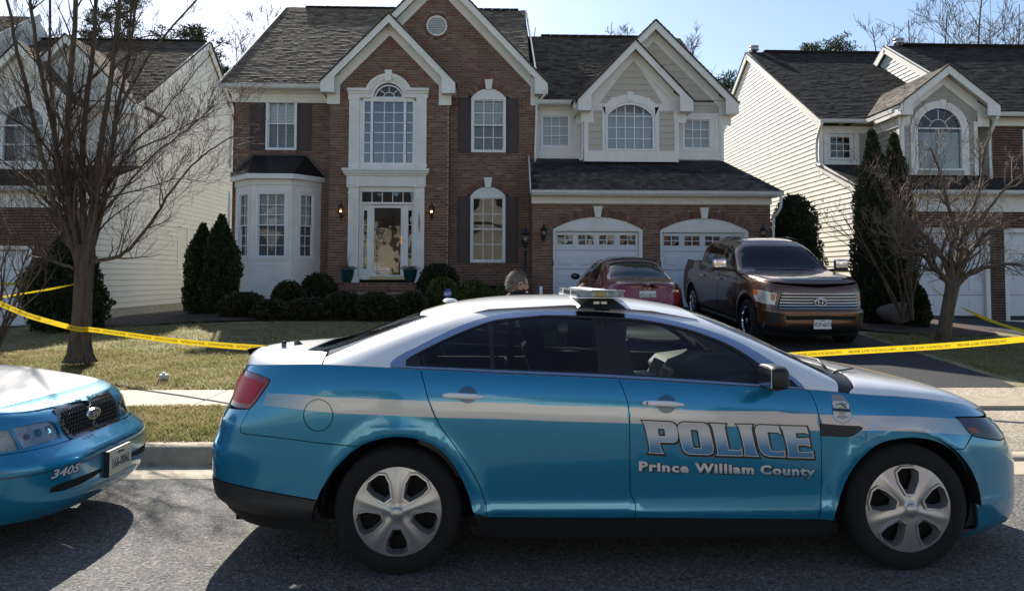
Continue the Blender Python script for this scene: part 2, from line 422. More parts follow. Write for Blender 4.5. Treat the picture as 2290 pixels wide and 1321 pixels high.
bed = catmull([(-9.6, 18.4), (-8.2, 17.0), (-6.6, 16.9), (-5, 17.3), (-3.3, 17.3), (-1.2, 17.3), (.3, 17.6), (1.3, 18.6), (1.4, 22), (-3, 22.4), (-8, 22.5), (-9.4, 22)], 5, True)
sheet('flower_bed', [(p.x, p.y) for p in [Vector((q[0], q[1])) for q in bed]], mul_z, m_mulch, step=.6)
bed = catmull([(7.6, 16.5), (8.6, 15.2), (10.3, 15.4), (11.2, 17), (11.2, 21.5), (7.9, 21.5)], 5, True)
sheet('flower_bed', [(q[0], q[1]) for q in bed], mul_z, m_mulch, step=.6)

# grass blades (nobody could count them)
m_grass = mat('grass_blades', (.2, .19, .07), .7, attr='tint', cols=[(.42, .33, .19), (.31, .26, .13), (.17, .18, .055), (.38, .32, .17), (.13, .155, .04)], spec=.2)
_n = m_grass.node_tree; _b = _n.nodes['Principled BSDF']; _t = _n.nodes.new('ShaderNodeBsdfTranslucent'); _a = _n.nodes.new('ShaderNodeMixShader'); _a.inputs[0].default_value = .5
_c = _b.inputs['Base Color'].links[0].from_socket; _n.links.new(_c, _t.inputs[0]); _o = _n.nodes['Material Output']; _n.links.new(_b.outputs[0], _a.inputs[1]); _n.links.new(_t.outputs[0], _a.inputs[2]); _n.links.new(_a.outputs[0], _o.inputs[0])
def patch_noise(x, y):
	return .5+.25*(np.sin(x*1.7+np.sin(y*1.3)*1.5)+np.sin(y*2.3+np.sin(x*.9+1)*2))*.5+.25*(np.sin(x*5.1+y*3.7)*np.sin(y*6.3-x*2.2))
def grass(name, n, xr, yr, zf, ht, keep=lambda x, y: True, label=None):
	P = RNG.uniform((xr[0], yr[0]), (xr[1], yr[1]), (n, 2)); P = np.array([p for p in P if keep(p[0], p[1])]); n = len(P)
	z = np.array([zf(a, b) for a, b in P]); an = RNG.uniform(0, 2*np.pi, n); h = ht*RNG.uniform(.4, 1.1, n)*(.45+1.1*np.clip(patch_noise(P[:, 0]*2.1+3, P[:, 1]*2.3), 0, 1)); wd = RNG.uniform(.0025, .006, n)
	ln = RNG.uniform(.2, 1.1, n)*h; la = RNG.uniform(0, 2*np.pi, n)
	V = np.zeros((n, 4, 3)); cx, sx = np.cos(an)*wd, np.sin(an)*wd
	V[:, 0] = np.stack([P[:, 0]-cx, P[:, 1]-sx, z-.004], 1); V[:, 1] = np.stack([P[:, 0]+cx, P[:, 1]+sx, z-.004], 1)
	V[:, 2] = np.stack([P[:, 0]+cx*.5+np.cos(la)*ln*.4, P[:, 1]+sx*.5+np.sin(la)*ln*.4, z+h*.6], 1)
	V[:, 3] = np.stack([P[:, 0]+np.cos(la)*ln, P[:, 1]+np.sin(la)*ln, z+h], 1)
	me = bpy.data.meshes.new(name); me.vertices.add(n*4); me.vertices.foreach_set('co', V.ravel())
	i = np.arange(n)*4; F = np.stack([i, i+1, i+2, i, i+2, i+3], 1).ravel()
	me.loops.add(n*6); me.loops.foreach_set('vertex_index', F); me.polygons.add(n*2)
	me.polygons.foreach_set('loop_start', np.arange(0, n*6, 3)); me.polygons.foreach_set('loop_total', np.full(n*2, 3))
	me.update(); tn = np.clip(patch_noise(P[:, 0], P[:, 1])+RNG.normal(0, .22, n), 0, 1)
	at = me.attributes.new('tint', 'FLOAT', 'FACE'); at.data.foreach_set('value', np.repeat(tn, 2))
	o = link(name, me, m_grass); tag(o, label, 'grass', kind='stuff'); return o
def inbed(x, y): return y > 16.9 and (-9.6 < x < 1.4)
grass('grass', 60000, (-6, APX0-.3), (7.02, 8.65), vz, .045, label='dry short grass on the verge between kerb and sidewalk')
grass('grass', 16000, (APX1, 14), (7.02, 8.65), vz, .045, label='dry short grass on the verge beyond the driveway apron')
grass('grass', 90000, (-9, 1.5), (9.88, 13.2), gz, .045, label='sunlit patchy grass of the front lawn left of the driveway')
grass('grass', 60000, (-14, 1.5), (13.2, 18.5), gz, .05, keep=lambda x, y: not inbed(x, y) and x > -11.9, label='shaded grass of the front lawn near the shrubs')
grass('grass', 50000, (7.2, 13), (9.88, 15.2), gz, .055, keep=lambda x, y: x > 7.35+(y-10)*.05 and x < 13-.3*(y-9.9), label='grass of the lawn strip under the bare crape myrtle')
lf = MB()
for i in range(1900):
	x, y = random.uniform(-9, 11), random.choice([random.uniform(7.05, 8.6), random.uniform(9.95, 16), 7.0-abs(random.gauss(0, .06))-.22 if i % 3 == 0 else 9.9+abs(random.gauss(0, .15))])
	if APX0-.2 < x < APX1 and y < 9.9: continue
	if 1.4 < x < 7.5 and y > 9.8: continue
	z = (-.01 if y < 6.85 else vz(x, y) if y < 9 else gz(x, y))+.02+random.random()*.02; r = random.uniform(.012, .03); a = random.random()*6.28
	lf.add([(x+r*math.cos(a), y+r*math.sin(a), z), (x+r*.6*math.cos(a+1.6), y+r*.6*math.sin(a+1.6), z+.008), (x-r*math.cos(a), y-r*math.sin(a), z), (x+r*.6*math.cos(a-1.6), y+r*.6*math.sin(a-1.6), z+.006)], [(0, 1, 2, 3)])
tag(lf.build('fallen_leaves', mat('dry_leaf', (.2, .12, .06), .8, attr='tint', cols=[(.16, .09, .05), (.3, .2, .12), (.4, .33, .24)]), kind='stuff'), 'scattered dry brown leaves lying in the grass', 'leaves')
# ================================================================== building kit
m_mortar = mat('mortar', (.36, .31, .23), .95, var=.18, vscale=2.0, bump=.3, bscale=200)
BR = [(.13, .068, .052), (.20, .095, .070), (.165, .08, .062), (.235, .125, .092), (.15, .105, .078), (.27, .165, .125)]
m_brick = mat('brick_red', (.2, .1, .07), .9, attr='tint', cols=BR, var=.16, vscale=14, bump=.35, bscale=120, spec=.2)
m_brick1 = mat('brick_red_single', (.2, .1, .07), .9, rnd=True, cols=BR, var=.16, vscale=14, bump=.35, bscale=120, spec=.2)
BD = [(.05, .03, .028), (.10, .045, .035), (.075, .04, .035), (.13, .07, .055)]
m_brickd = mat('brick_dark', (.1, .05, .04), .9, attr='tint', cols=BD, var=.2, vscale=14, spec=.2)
m_white = mat('white_trim', (.76, .735, .68), .55, var=.10, vscale=2.5)
m_white2 = mat('white_window', (.78, .78, .78), .4)
m_beige = mat('beige_siding', (.50, .445, .36), .6, var=.05, vscale=1.5, rnd=None, bump=.1, bscale=40)
m_cream = mat('cream_siding', (.66, .655, .61), .55, var=.07, vscale=1.2, bump=.08, bscale=40)
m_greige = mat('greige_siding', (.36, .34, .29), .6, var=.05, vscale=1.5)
m_shut = mat('shutter_paint', (.040, .019, .016), .5, var=.2, vscale=5)
m_black = mat('black_metal', (.012, .012, .013), .45)
SHG = [(.10, .078, .06), (.19, .15, .115), (.26, .21, .16), (.13, .103, .08), (.32, .26, .20)]
m_shg = mat('shingle_greybrown', (.1, .09, .08), .9, attr='tint', cols=SHG, var=.2, vscale=8, bump=.5, bscale=300, spec=.08)
m_shg1 = mat('shingle_single', (.1, .09, .08), .9, rnd=True, cols=[(c[0]*.5, c[1]*.5, c[2]*.52) for c in SHG], var=.2, vscale=8, bump=.5, bscale=300, spec=.2)
m_shd = mat('shingle_charcoal', (.05, .05, .05), .9, attr='tint', cols=[(.02, .02, .022), (.04, .038, .036), (.065, .06, .055), (.03, .03, .03)], var=.2, vscale=8, bump=.5, bscale=300, spec=.2)
m_shm = mat('shingle_brown', (.1, .09, .08), .9, attr='tint', cols=[(.045, .037, .03), (.10, .083, .068), (.15, .125, .10), (.07, .058, .048)], var=.2, vscale=8, bump=.5, bscale=300, spec=.08)
m_felt = mat('roof_underlay', (.03, .028, .026), .95)
m_glass = glass('window_glass', (.80, .84, .86), wob=.25, wscale=1.3, f0=1.55)
m_glassd = glass('screened_glass', (.48, .5, .52), wob=.2, wscale=1.5, f0=1.5)
m_blind = mat('blind_slats', (.8, .78, .74), .6)
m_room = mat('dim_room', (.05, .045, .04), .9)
m_gutter = mat('gutter_metal', (.60, .59, .57), .45, var=.12, vscale=9)
m_arbr = m_brick

class Fr:
	"""wall frame: a along the wall, z up, d outwards"""
	def __init__(s, o, u, n): s.o = Vector(o); s.u = Vector(u); s.n = Vector(n)
	def __call__(s, a, z, d): return s.o+s.u*a+s.n*d+Vector((0, 0, z))
def front(Y): return Fr((0, Y, 0), (1, 0, 0), (0, -1, 0))
def ring(m, x0, x1, z0, z1, w, f, d0, d1):
	P = lambda a, b, d: f(a, b, d)
	for a0, a1, b0, b1 in ((x0, x1, z1-w, z1), (x0, x1, z0, z0+w), (x0, x0+w, z0+w, z1-w), (x1-w, x1, z0+w, z1-w)):
		m.prism([(a0, b0), (a1, b0), (a1, b1), (a0, b1)], P, d0, d1)
def rect(m, x0, x1, z0, z1, f, d0, d1, tint=None): m.prism([(x0, z0), (x1, z0), (x1, z1), (x0, z1)], f, d0, d1, tint)
def wall_skin(name, poly, holes, f, mt, parent, d=0., kind=None):
	v, t = cdt(poly, holes); m = MB(); m.add([f(a, b, d) for a, b in v], t)
	for h in holes:
		n = len(h); m.add([f(a, b, d) for a, b in h]+[f(a, b, d-.16) for a, b in h], [(i, (i+1) % n, (i+1) % n+n, i+n) for i in range(n)])
	return m.build(name, mt, parent)
_bm = {}
def brick_wall(name, poly, holes, f, parent, singles=0, mt=None, mt1=None, H=.0762, LB=.2105, dep=.011):
	wl = wall_skin(name, poly, holes, f, m_mortar, parent); woff = wloc(wl)
	mt = mt or m_brick; m = MB(); z0 = min(p[1] for p in poly); z1 = max(p[1] for p in poly); k = 0; ns = 0
	z = z0+.01; g = .0065
	while z < z1-.05:
		zt = z+H-2*g
		iv = scan(poly, z+H*.4)
		for h in holes:
			c = scan(h, z+H*.1)+scan(h, z+H*.7)
			iv = subtract(iv, [(a-.004, b+.004) for a, b in c])
		for a, b in iv:
			x = math.floor(a/LB)*LB-(LB/2 if k % 2 else 0)
			while x < b:
				p, q = max(x+g*.7, a+.002), min(x+LB-g*.7, b-.002)
				if q-p > .03:
					dd = dep+random.uniform(-.0025, .0025)
					full = abs(q-p-(LB-1.4*g)) < 1e-6
					if full and ns < singles:
						if 'b' not in _bm:
							bb = MB(); bb.box(-(LB/2-g*.7), LB/2-g*.7, -dep, .004, 0, H-2*g); me = bb.mesh('brick'); me.materials.append(m_brick1); _bm['b'] = me
						o = link('brick', _bm['b'], None, wl, Vector(f((p+q)/2, z, 0))-woff+Vector((0, random.uniform(-.002, .002), 0))); ns += 1
						if abs(f.u.y) > .5: o.rotation_euler.z = math.pi/2
					else:
						m.add([f(p, z, 0), f(q, z, 0), f(q, zt, 0), f(p, zt, 0), f(p, z, dd), f(q, z, dd), f(q, zt, dd), f(p, zt, dd)],
							  [(4, 5, 6, 7), (0, 1, 5, 4), (1, 2, 6, 5), (2, 3, 7, 6), (3, 0, 4, 7)])
				x += LB
		z += H; k += 1
	o = m.build('bricks', mt, wl, kind='stuff'); return wl
def siding(poly, holes, f, mt, parent, h=.155, z0=None, name='siding_board'):
	z = min(p[1] for p in poly) if z0 is None else z0; z1 = max(p[1] for p in poly); zb = z
	while z < z1-.02:
		zt = min(z+h, z1-.001)
		lo = scan(poly, z+.004); hi = scan(poly, zt-.004)
		if len(lo) == 1 and len(hi) == 1:
			(a0, a1), (b0, b1) = lo[0], hi[0]
			cuts = []
			for q in holes: cuts += scan(q, (z+zt)/2)
			segs = subtract([(min(a0, b0), max(a1, b1))], cuts) if cuts else [None]
			for sg in segs:
				if sg is None: e = (a0, a1, b0, b1)
				else:
					e = (max(a0, sg[0]), min(a1, sg[1]), max(b0, sg[0]), min(b1, sg[1]))
					if e[1]-e[0] < .02: continue
				m = MB(); m.add([f(e[0], z-.006, .024), f(e[1], z-.006, .024), f(e[3], zt, .003), f(e[2], zt, .003), f(e[0], z-.006, .0), f(e[1], z-.006, 0), f(e[3], zt, -.01), f(e[2], zt, -.01)],
								[(0, 1, 2, 3), (0, 4, 5, 1), (1, 5, 6, 2), (2, 6, 7, 3), (3, 7, 4, 0)])
				m.build(name, mt, parent)
		z += h
def shingles(name, o, u, s, poly, parent, mt=m_shg, singles=0, course=.145, tab=.32, under=.03, slab=True):
	"""roof plane: o origin on the eave, u along it, s up the slope; poly in (u, s) metres"""
	o, u, s = Vector(o), Vector(u).normalized(), Vector(s).normalized(); n = u.cross(s)
	if n.z < 0: n = -n
	f = lambda a, b, d: o+u*a+s*b+n*d
	m = MB(); m.prism(poly, f, -under, 0.); rf = m.build(name, m_felt, parent); off = wloc(rf)
	b = min(p[1] for p in poly); b1 = max(p[1] for p in poly); m = MB(); k = 0; ns = 0; me1 = None
	while b < b1-.01:
		bt = min(b+course, b1)
		lo = scan(poly, b+.003); hi = scan(poly, bt-.003)
		if lo and hi:
			a0, a1, c0, c1 = lo[0][0], lo[0][1], hi[0][0], hi[0][1]
			x = min(a0, c0)-random.random()*tab
			while x < max(a1, c1):
				wd = tab*random.choice([.45, .55, .8, 1.]); q = x+wd-.004
				p0, q0, p1, q1 = max(x, a0), min(q, a1), max(x, c0), min(q, c1)
				if q0 > p0 or q1 > p1:
					q0, q1 = max(p0, q0), max(p1, q1); th = .019+random.choice([0, 0, .004, .008])
					inner = p0 == x and p1 == x and q0 == q and q1 == q
					if inner and ns < singles:
						if me1 is None:
							bb = MB(); F = lambda a, c, d: u*a+s*c+n*d
							w2 = tab/2
							bb.add([F(0, 0, 0), F(w2, 0, 0), F(w2, course, 0), F(0, course, 0), F(0, 0, .014), F(w2, 0, .014), F(w2, course, .005), F(0, course, .005)], [(4, 5, 6, 7), (0, 1, 5, 4), (1, 2, 6, 5), (2, 3, 7, 6), (3, 0, 4, 7)])
							me1 = bb.mesh('shingle'); me1.materials.append(m_shg1)
						ob = link('shingle', me1, None, rf, f(x, b, .0005)-off); q = x+tab/2; ns += 1; x = q+.004; continue
					m.add([f(p0, b, 0), f(q0, b, 0), f(q1, bt, 0), f(p1, bt, 0), f(p0, b, th), f(q0, b, th), f(q1, bt, .004), f(p1, bt, .004)],
						  [(4, 5, 6, 7), (0, 1, 5, 4), (1, 2, 6, 5), (2, 3, 7, 6), (3, 0, 4, 7)])
				x += wd
		b += course; k += 1
	m.build('shingles', mt, rf, kind='stuff'); return rf
def arch_pts(x0, x1, zs, rise, n=16):
	"""curve from (x1, zs) over the top to (x0, zs)"""
	c = (x0+x1)/2; a = (x1-x0)/2
	if rise >= a*.98: return [(c+a*math.cos(math.pi*i/n), zs+rise*math.sin(math.pi*i/n)) for i in range(n+1)]
	Rr = (a*a+rise*rise)/(2*rise); t = math.asin(a/Rr)
	return [(c+Rr*math.sin(t-2*t*i/n), zs+rise-Rr+Rr*math.cos(t-2*t*i/n)) for i in range(n+1)]
def soldier(m, x0, x1, zs, rise, f, th=.2, d0=0., d1=.016, wd=.072, skip=None):
	"""ring of upright bricks following an arch"""
	pts = arch_pts(x0, x1, zs, rise, 60); L = [0]
	for i in range(1, len(pts)): L.append(L[-1]+math.dist(pts[i], pts[i-1]))
	n = int(L[-1]/wd); c = (x0+x1)/2
	def at(t):
		t = clamp(t, 0, L[-1]); i = max(j for j in range(len(L)) if L[j] <= t+1e-9); i = min(i, len(L)-2)
		k = (t-L[i])/(L[i+1]-L[i]); p = Vector(pts[i]).lerp(Vector(pts[i+1]), k); d = (Vector(pts[i+1])-Vector(pts[i])).normalized()
		return p, Vector((d.y, -d.x))
	for i in range(n):
		(p, a), (q, b) = at(L[-1]*(i+.06)/n), at(L[-1]*(i+.94)/n)
		if skip and abs((p.x+q.x)/2-c) < skip: continue
		po = [tuple(p), tuple(q), tuple(q+b*th), tuple(p+a*th)]
		m.prism(po, f, d0, d1)
def key(m, cx, z0, z1, w0, w1, f, d=.06): m.prism([(cx-w0/2, z0), (cx+w0/2, z0), (cx+w1/2, z1), (cx-w1/2, z1)], f, -.01, d)
def window(parent, x0, x1, z0, z1, f, cols=3, rt_=2, rb=2, hung=True, blind=True, fw_=.055, mf=None, screen=True, room=True, name='window', pro=.03, gl=None, split=.5):
	mf = mf or m_white2; m = MB(); ring(m, x0, x1, z0, z1, fw_, f, -.10, pro)
	w = m.build(name, mf, parent, bevel=.004)
	a0, a1, b0, b1 = x0+fw_, x1-fw_, z0+fw_, z1-fw_; zm = b0+(b1-b0)*split; s = .032
	m = MB()
	if hung:
		ring(m, a0, a1, zm-.02, b1, s, f, -.045, -.005); ring(m, a0, a1, b0, zm+.02, s, f, -.08, -.045)
	else: ring(m, a0, a1, b0, b1, s, f, -.06, -.02)
	m.build('sash', mf, w)
	m = MB(); g = .011
	def grid(p0, p1, q0, q1, c, r, d):
		for i in range(1, c): x = lerp(p0, p1, i/c); rect(m, x-g, x+g, q0, q1, f, d, d+.010)
		for i in range(1, r): z = lerp(q0, q1, i/r); rect(m, p0, p1, z-g, z+g, f, d+.001, d+.0115)
	if hung:
		grid(a0+s, a1-s, zm, b1-s, cols, rt_, -.028); grid(a0+s, a1-s, b0+s, zm, cols, rb, -.068)
	else: grid(a0+s, a1-s, b0+s, b1-s, cols, rt_, -.045)
	if m.v: m.build('muntins', mf, w)
	gl = gl or m_glass
	if hung:
		m = MB(); m.add([f(a0, zm, -.03), f(a1, zm, -.03), f(a1, b1, -.03), f(a0, b1, -.03)], [(0, 1, 2, 3)]); m.build('pane', gl, w)
		m = MB(); m.add([f(a0, b0, -.07), f(a1, b0, -.07), f(a1, zm, -.07), f(a0, zm, -.07)], [(0, 1, 2, 3)]); m.build('pane', m_glassd if screen else gl, w)
	else:
		m = MB(); m.add([f(a0, b0, -.05), f(a1, b0, -.05), f(a1, b1, -.05), f(a0, b1, -.05)], [(0, 1, 2, 3)]); m.build('pane', gl, w)
	if blind:
		m = MB(); z = b0+.01
		while z < b1-.02:
			m.add([f(a0+.01, z, -.115), f(a1-.01, z, -.115), f(a1-.01, z+.040, -.135), f(a0+.01, z+.040, -.135)], [(0, 1, 2, 3)]); z += .043
		m.build('blind', m_blind, w)
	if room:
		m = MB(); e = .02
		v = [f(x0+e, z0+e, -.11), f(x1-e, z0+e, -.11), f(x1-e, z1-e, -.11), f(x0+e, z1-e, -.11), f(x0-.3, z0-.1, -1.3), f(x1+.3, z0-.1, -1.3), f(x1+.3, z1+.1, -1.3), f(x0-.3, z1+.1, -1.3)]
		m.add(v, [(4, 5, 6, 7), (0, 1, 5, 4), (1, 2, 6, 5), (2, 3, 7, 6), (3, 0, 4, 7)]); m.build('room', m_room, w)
	return w
def arch_window(parent, x0, x1, z0, zs, rise, f, mf=None, cols=4, hz=(), fan=0, fw_=.06, name='arched_window', blind_to=None, pro=.03, room=True):
	mf = mf or m_white2; outer = [(x0, z0), (x1, z0)]+arch_pts(x0, x1, zs, rise, 20)
	c = (x0+x1)/2; k = fw_
	inner = [(x0+k, z0+k), (x1-k, z0+k)]+arch_pts(x0+k, x1-k, zs, rise-k, 20)
	m = MB(); n = len(outer)
	V = [f(a, b, pro) for a, b in outer]+[f(a, b, pro) for a, b in inner]+[f(a, b, -.1) for a, b in outer]+[f(a, b, -.1) for a, b in inner]
	F = []
	for i in range(n):
		j = (i+1) % n; F += [(i, j, n+j, n+i), (2*n+i, 3*n+i, 3*n+j, 2*n+j), (i, 2*n+i, 2*n+j, j), (n+i, n+j, 3*n+j, 3*n+i)]
	m.add(V, F); w = m.build(name, mf, parent)
	m = MB(); g = .012; top = lambda x: (lambda s: s)(max([b for a, b in [(p[0], p[1]) for p in []]] or [0]))
	def ztop(x):
		pts = inner[2:];
		for (xa, za), (xb, zb) in zip(pts, pts[1:]):
			if xb <= x <= xa: return lerp(zb, za, (x-xb)/max(1e-6, xa-xb))
		return zs
	if fan:
		for i in range(1, fan):
			an = math.pi*i/fan; r0, r1 = .38*(x1-x0)/2, (x1-x0)/2-k
			m.bar(f(c+r0*math.cos(an), zs+r0*math.sin(an), -.04), f(c+r1*math.cos(an), zs+(rise-k)*math.sin(an), -.04), .02, .012, up=f.n)
		for rr in (.38,):
			pts = arch_pts(c-rr*(x1-x0)/2, c+rr*(x1-x0)/2, zs, rr*(x1-x0)/2, 12)
			for p, q in zip(pts, pts[1:]): m.bar(f(p[0], p[1], -.04), f(q[0], q[1], -.04), .02, .012, up=f.n)
		rect(m, x0+k, x1-k, zs-.02, zs+.02, f, -.06, -.02)
	for i in range(1, cols):
		x = lerp(x0+k, x1-k, i/cols); rect(m, x-g, x+g, z0+k, ztop(x) if not fan else zs-.02, f, -.045, -.034)
	for z in hz: rect(m, x0+k, x1-k, z-g, z+g, f, -.044, -.033)
	if m.v: m.build('muntins', mf, w)
	v, t = cdt(inner); m = MB(); m.add([f(a, b, -.05) for a, b in v], t); m.build('pane', m_glass, w)
	if blind_to:
		m = MB(); m.add([f(x0+k, z0+k, -.12), f(x1-k, z0+k, -.12), f(x1-k, blind_to, -.12), f(x0+k, blind_to, -.12)], [(0, 1, 2, 3)]); m.build('shade', mat('cellular_shade', (.5, .55, .56), .7), w)
	if room:
		m = MB(); m.add([f(x0, z0, -.11), f(x1, z0, -.11), f(x1, zs+rise, -.11), f(x0, zs+rise, -.11), f(x0-.3, z0-.1, -1.6), f(x1+.3, z0-.1, -1.6), f(x1+.3, zs+rise+.1, -1.6), f(x0-.3, zs+rise+.1, -1.6)],
					   [(4, 5, 6, 7), (0, 1, 5, 4), (1, 2, 6, 5), (2, 3, 7, 6), (3, 0, 4, 7)]); m.build('room', m_room, w)
	return w
def shutter(parent, x0, x1, z0, z1, f):
	m = MB(); rect(m, x0, x1, z0, z1, f, 0, .02); ring(m, x0, x1, z0, z1, .045, f, .02, .034); zm = (z0+z1)/2
	rect(m, x0+.045, x1-.045, zm-.03, zm+.03, f, .02, .034)
	for a, b in ((z0+.045, zm-.03), (zm+.03, z1-.045)): rect(m, x0+.075, x1-.075, a+.03, b-.03, f, .02, .03)
	return m.build('shutter', m_shut, parent, bevel=.003)
def gable_trim(parent, ax, az, hw, slope, Y, over=.32, depth=.27, inner=.26, wallY=None, ret=.38, boxh=.3, mt=None, lend=True, rend=True, roofback=3.5, shm=None, hl=None, hr=None, singles=0, innertrim=True):
	"""gabled end: outer rake boards, soffit, inner frieze, boxed returns and the two roof planes behind; (ax, az) outer apex"""
	mt = mt or m_white; y0 = Y-over; wy = Y; hl = hl or hw; hr = hr or hw; m = MB(); zl, zr = az-slope*hl, az-slope*hr
	for sgn, h, ze, end in ((-1, hl, zl, lend), (1, hr, zr, rend)):
		e = ax+sgn*h
		m.xz([(ax, az), (e, ze), (e, ze-depth), (ax, az-depth)], y0, y0+.03)
		m.xz([(ax, az-.10), (e, ze-.10), (e, ze-.13), (ax, az-.13)], y0+.03, wy+.02)
		if end:
			m.xz([(e, ze-.02), (e, ze-depth-.06), (e-sgn*ret, ze-depth-.06), (e-sgn*ret, ze+slope*ret-depth+.05)], y0-.012, y0+.028)
			m.box(min(e, e-sgn*ret), max(e, e-sgn*ret), y0+.031, wy+.3, ze-depth-.055, ze-depth-.03)
			m.box(min(e, e-sgn*.03), max(e, e-sgn*.03), y0+.031, wy+1.2, ze-depth-.05, ze-.02)
	m.build('rake_board', mt, parent)
	if innertrim:
		m = MB(); d2 = depth+inner; q = .03
		for sgn, h in ((-1, hl), (1, hr)):
			e = ax+sgn*(h-ret-.10); ze = az-slope*(h-ret-.10)
			m.xz([(ax, az-depth+.1), (e, ze-depth+.1), (e, ze-d2), (ax, az-d2)], wy-.035, wy-.0)
			zb = az-slope*h-depth-.06
			e2 = ax+sgn*(h-.12)
			m.xz([(e+sgn*.0, ze-depth+.05), (e2, ze-depth-.2), (e2, zb-.27), (e, zb-.27)], wy-.036, wy-.001)
		m.build('frieze_board', mt, parent)
	if shm:
		L = math.sqrt(1+slope*slope)
		for sgn, h in ((-1, hl), (1, hr)):
			shingles('gable_roof', (ax+sgn*(h+.04), y0-.03, az-slope*(h+.04)+.02), (0, 1, 0), (-sgn, 0, slope), [(0, 0), (roofback, 0), (roofback, (h+.04)*L), (0, (h+.04)*L)], parent, shm)
def gutter(parent, p, q, r=.06, fascia=.16, nm='gutter'):
	p, q = Vector(p), Vector(q); d = (q-p).normalized(); n = Vector((0, 0, 1)).cross(d)*-1
	if n.y > 0 and abs(n.y) > .3: n = -n
	m = MB(); prof = [(0, -r*1.9), (r*1.0, -r*1.9), (r*1.5, -r*1.1), (r*1.55, -.01), (r*1.75, 0), (r*1.75, .008), (r*1.4, .008), (r*1.3, -.02), (0, -.02)]
	v = [p+n*a+Vector((0, 0, b)) for a, b in prof]+[q+n*a+Vector((0, 0, b)) for a, b in prof]; k = len(prof)
	m.add(v, [(i, (i+1) % k, (i+1) % k+k, i+k) for i in range(k)]+[tuple(range(k)), tuple(range(2*k-1, k-1, -1))])
	return m.build(nm, m_gutter, parent)
def downspout(parent, pts, r=.04, mt=None):
	m = MB(); m.tube(catmull(pts, 4), r, 6); return m.build('downspout', mt or m_white, parent)
def lantern(parent, p, name='wall_lantern', lit=True, s=1.0):
	"""black carriage lantern with a spire, glass globe ribs and a tail"""
	x, y, z = p; m = MB()
	m.lathe([(.012*s, .30*s), (.016*s, .24*s), (.03*s, .21*s), (.035*s, .19*s), (.075*s, .155*s), (.095*s, .12*s), (.095*s, .105*s), (.07*s, .10*s)], p, 10)
	m.lathe([(.06*s, -.10*s), (.055*s, -.125*s), (.03*s, -.15*s), (.022*s, -.19*s), (.03*s, -.205*s), (.008*s, -.25*s), (.003*s, -.28*s)], p, 10)
	for i in range(6):
		a = math.pi*i/3; pts = [(x+r*s*math.cos(a), y+r*s*math.sin(a), z+h*s) for r, h in ((.075, .105), (.083, .05), (.078, -.03), (.055, -.10))]
		m.tube(pts, .005*s, 4)
	o = m.build(name, m_black, parent)
	m = MB(); m.lathe([(.068*s, .10*s), (.076*s, .05*s), (.07*s, -.03*s), (.05*s, -.095*s)], p, 12); m.build('globe', glass('lantern_glass', (.75, .75, .7), f0=1.45, rough=.05), o)
	m = MB()
	for i in range(3): a = 2.1*i+.5; m.ball((x+.022*s*math.cos(a), y+.022*s*math.sin(a), z+.0), .011*s, 6, 5, (1, 1, 2.2))
	m.build('bulb', mat('lit_bulb', (1, .7, .4), emit=(1, .55, .2), es=5) if lit else mat('bulb_off', (.6, .6, .6), .3), o)
	return o
def bracket(parent, p, Y):
	m = MB(); m.tube([(p[0], Y, p[2]-.12), (p[0], Y-.06, p[2]-.2), (p[0], p[1]+.0, p[2]-.17)], .012, 5); m.lathe([(.045, 0), (.045, .02)], (p[0], Y-.0, p[2]-.12), 10, 'y'); return m.build('bracket', m_black, parent)
# ================================================================== the brick house
HO = empty('brick_house', (-1.0, 22.5, .8), 'red brick two-storey house with white gables and two garage doors, behind the police cars', 'house')
X = lambda px, py, Y: U(px, py, Y)[0]
Zt = lambda py, Y, px=1000: U(px, py, Y)[1]
YL, YG, YE, YA = 22.5, 22.1, 21.7, 20.5            # left wing, big gable wall, entry bay, garage
SL = .676
fL, fG, fE, fA = front(YL), front(YG), front(YE), front(YA)
def pr_(px0, py0, px1, py1, Y): return (X(px0, (py0+py1)/2, Y), X(px1, (py0+py1)/2, Y), U((px0+px1)/2, py1, Y)[1], U((px0+px1)/2, py0, Y)[1])
def rpoly(r, e=0): return [(r[0]+e, r[2]+e), (r[1]-e, r[2]+e), (r[1]-e, r[3]-e), (r[0]+e, r[3]-e)]
# ---- left wing
zE = Zt(190, 22.05, 620)                            # main eave height
wl = pr_(595, 217, 664, 336, YL)
bayA, bayD = X(526, 500, YL), X(717, 500, YL); Yb = 21.78; bayB, bayC = X(562, 500, Yb), X(652, 500, Yb)
zb0, zb1, zbt = .7, Zt(405, 22.2, 620), Zt(348, YL, 620)
hb = [(bayA, zb0-.1), (bayD, zb0-.1), (bayD, zb1-.05), (bayA, zb1-.05)]
brick_wall('brick_wall', [(-7.5, .5), (-4.55, .5), (-4.55, zE-.2), (-7.5, zE-.2)], [hb, rpoly(wl, .01)], fL, HO)
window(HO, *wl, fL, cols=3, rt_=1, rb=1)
sh = (wl[3]-wl[2])
for a, b in ((X(560, 275, YL), wl[0]-.03), (wl[1]+.03, X(697, 275, YL))): shutter(HO, a, b, wl[2]-.02, wl[3], fL)
m = MB(); m.box(-7.55, -4.5, YL-.06, YL-.012, zE-.43, zE-.12); m.box(-7.6, -4.72, YL-.16, YL-.06, zE-.16, zE-.10); m.box(-7.6, -4.74, 22.1, YL-.06, zE-.12, zE-.1); m.build('frieze_board', m_white, HO)
for i in range(0, 10):
	pass
# rowlock row under the left window
m = MB(); x = wl[0]-.1
while x < wl[1]+.1: rect(m, x+.004, x+.068, wl[2]-.11, wl[2]-.012, fL, 0, .03); x += .072
m.build('window_sill', m_brick, HO)
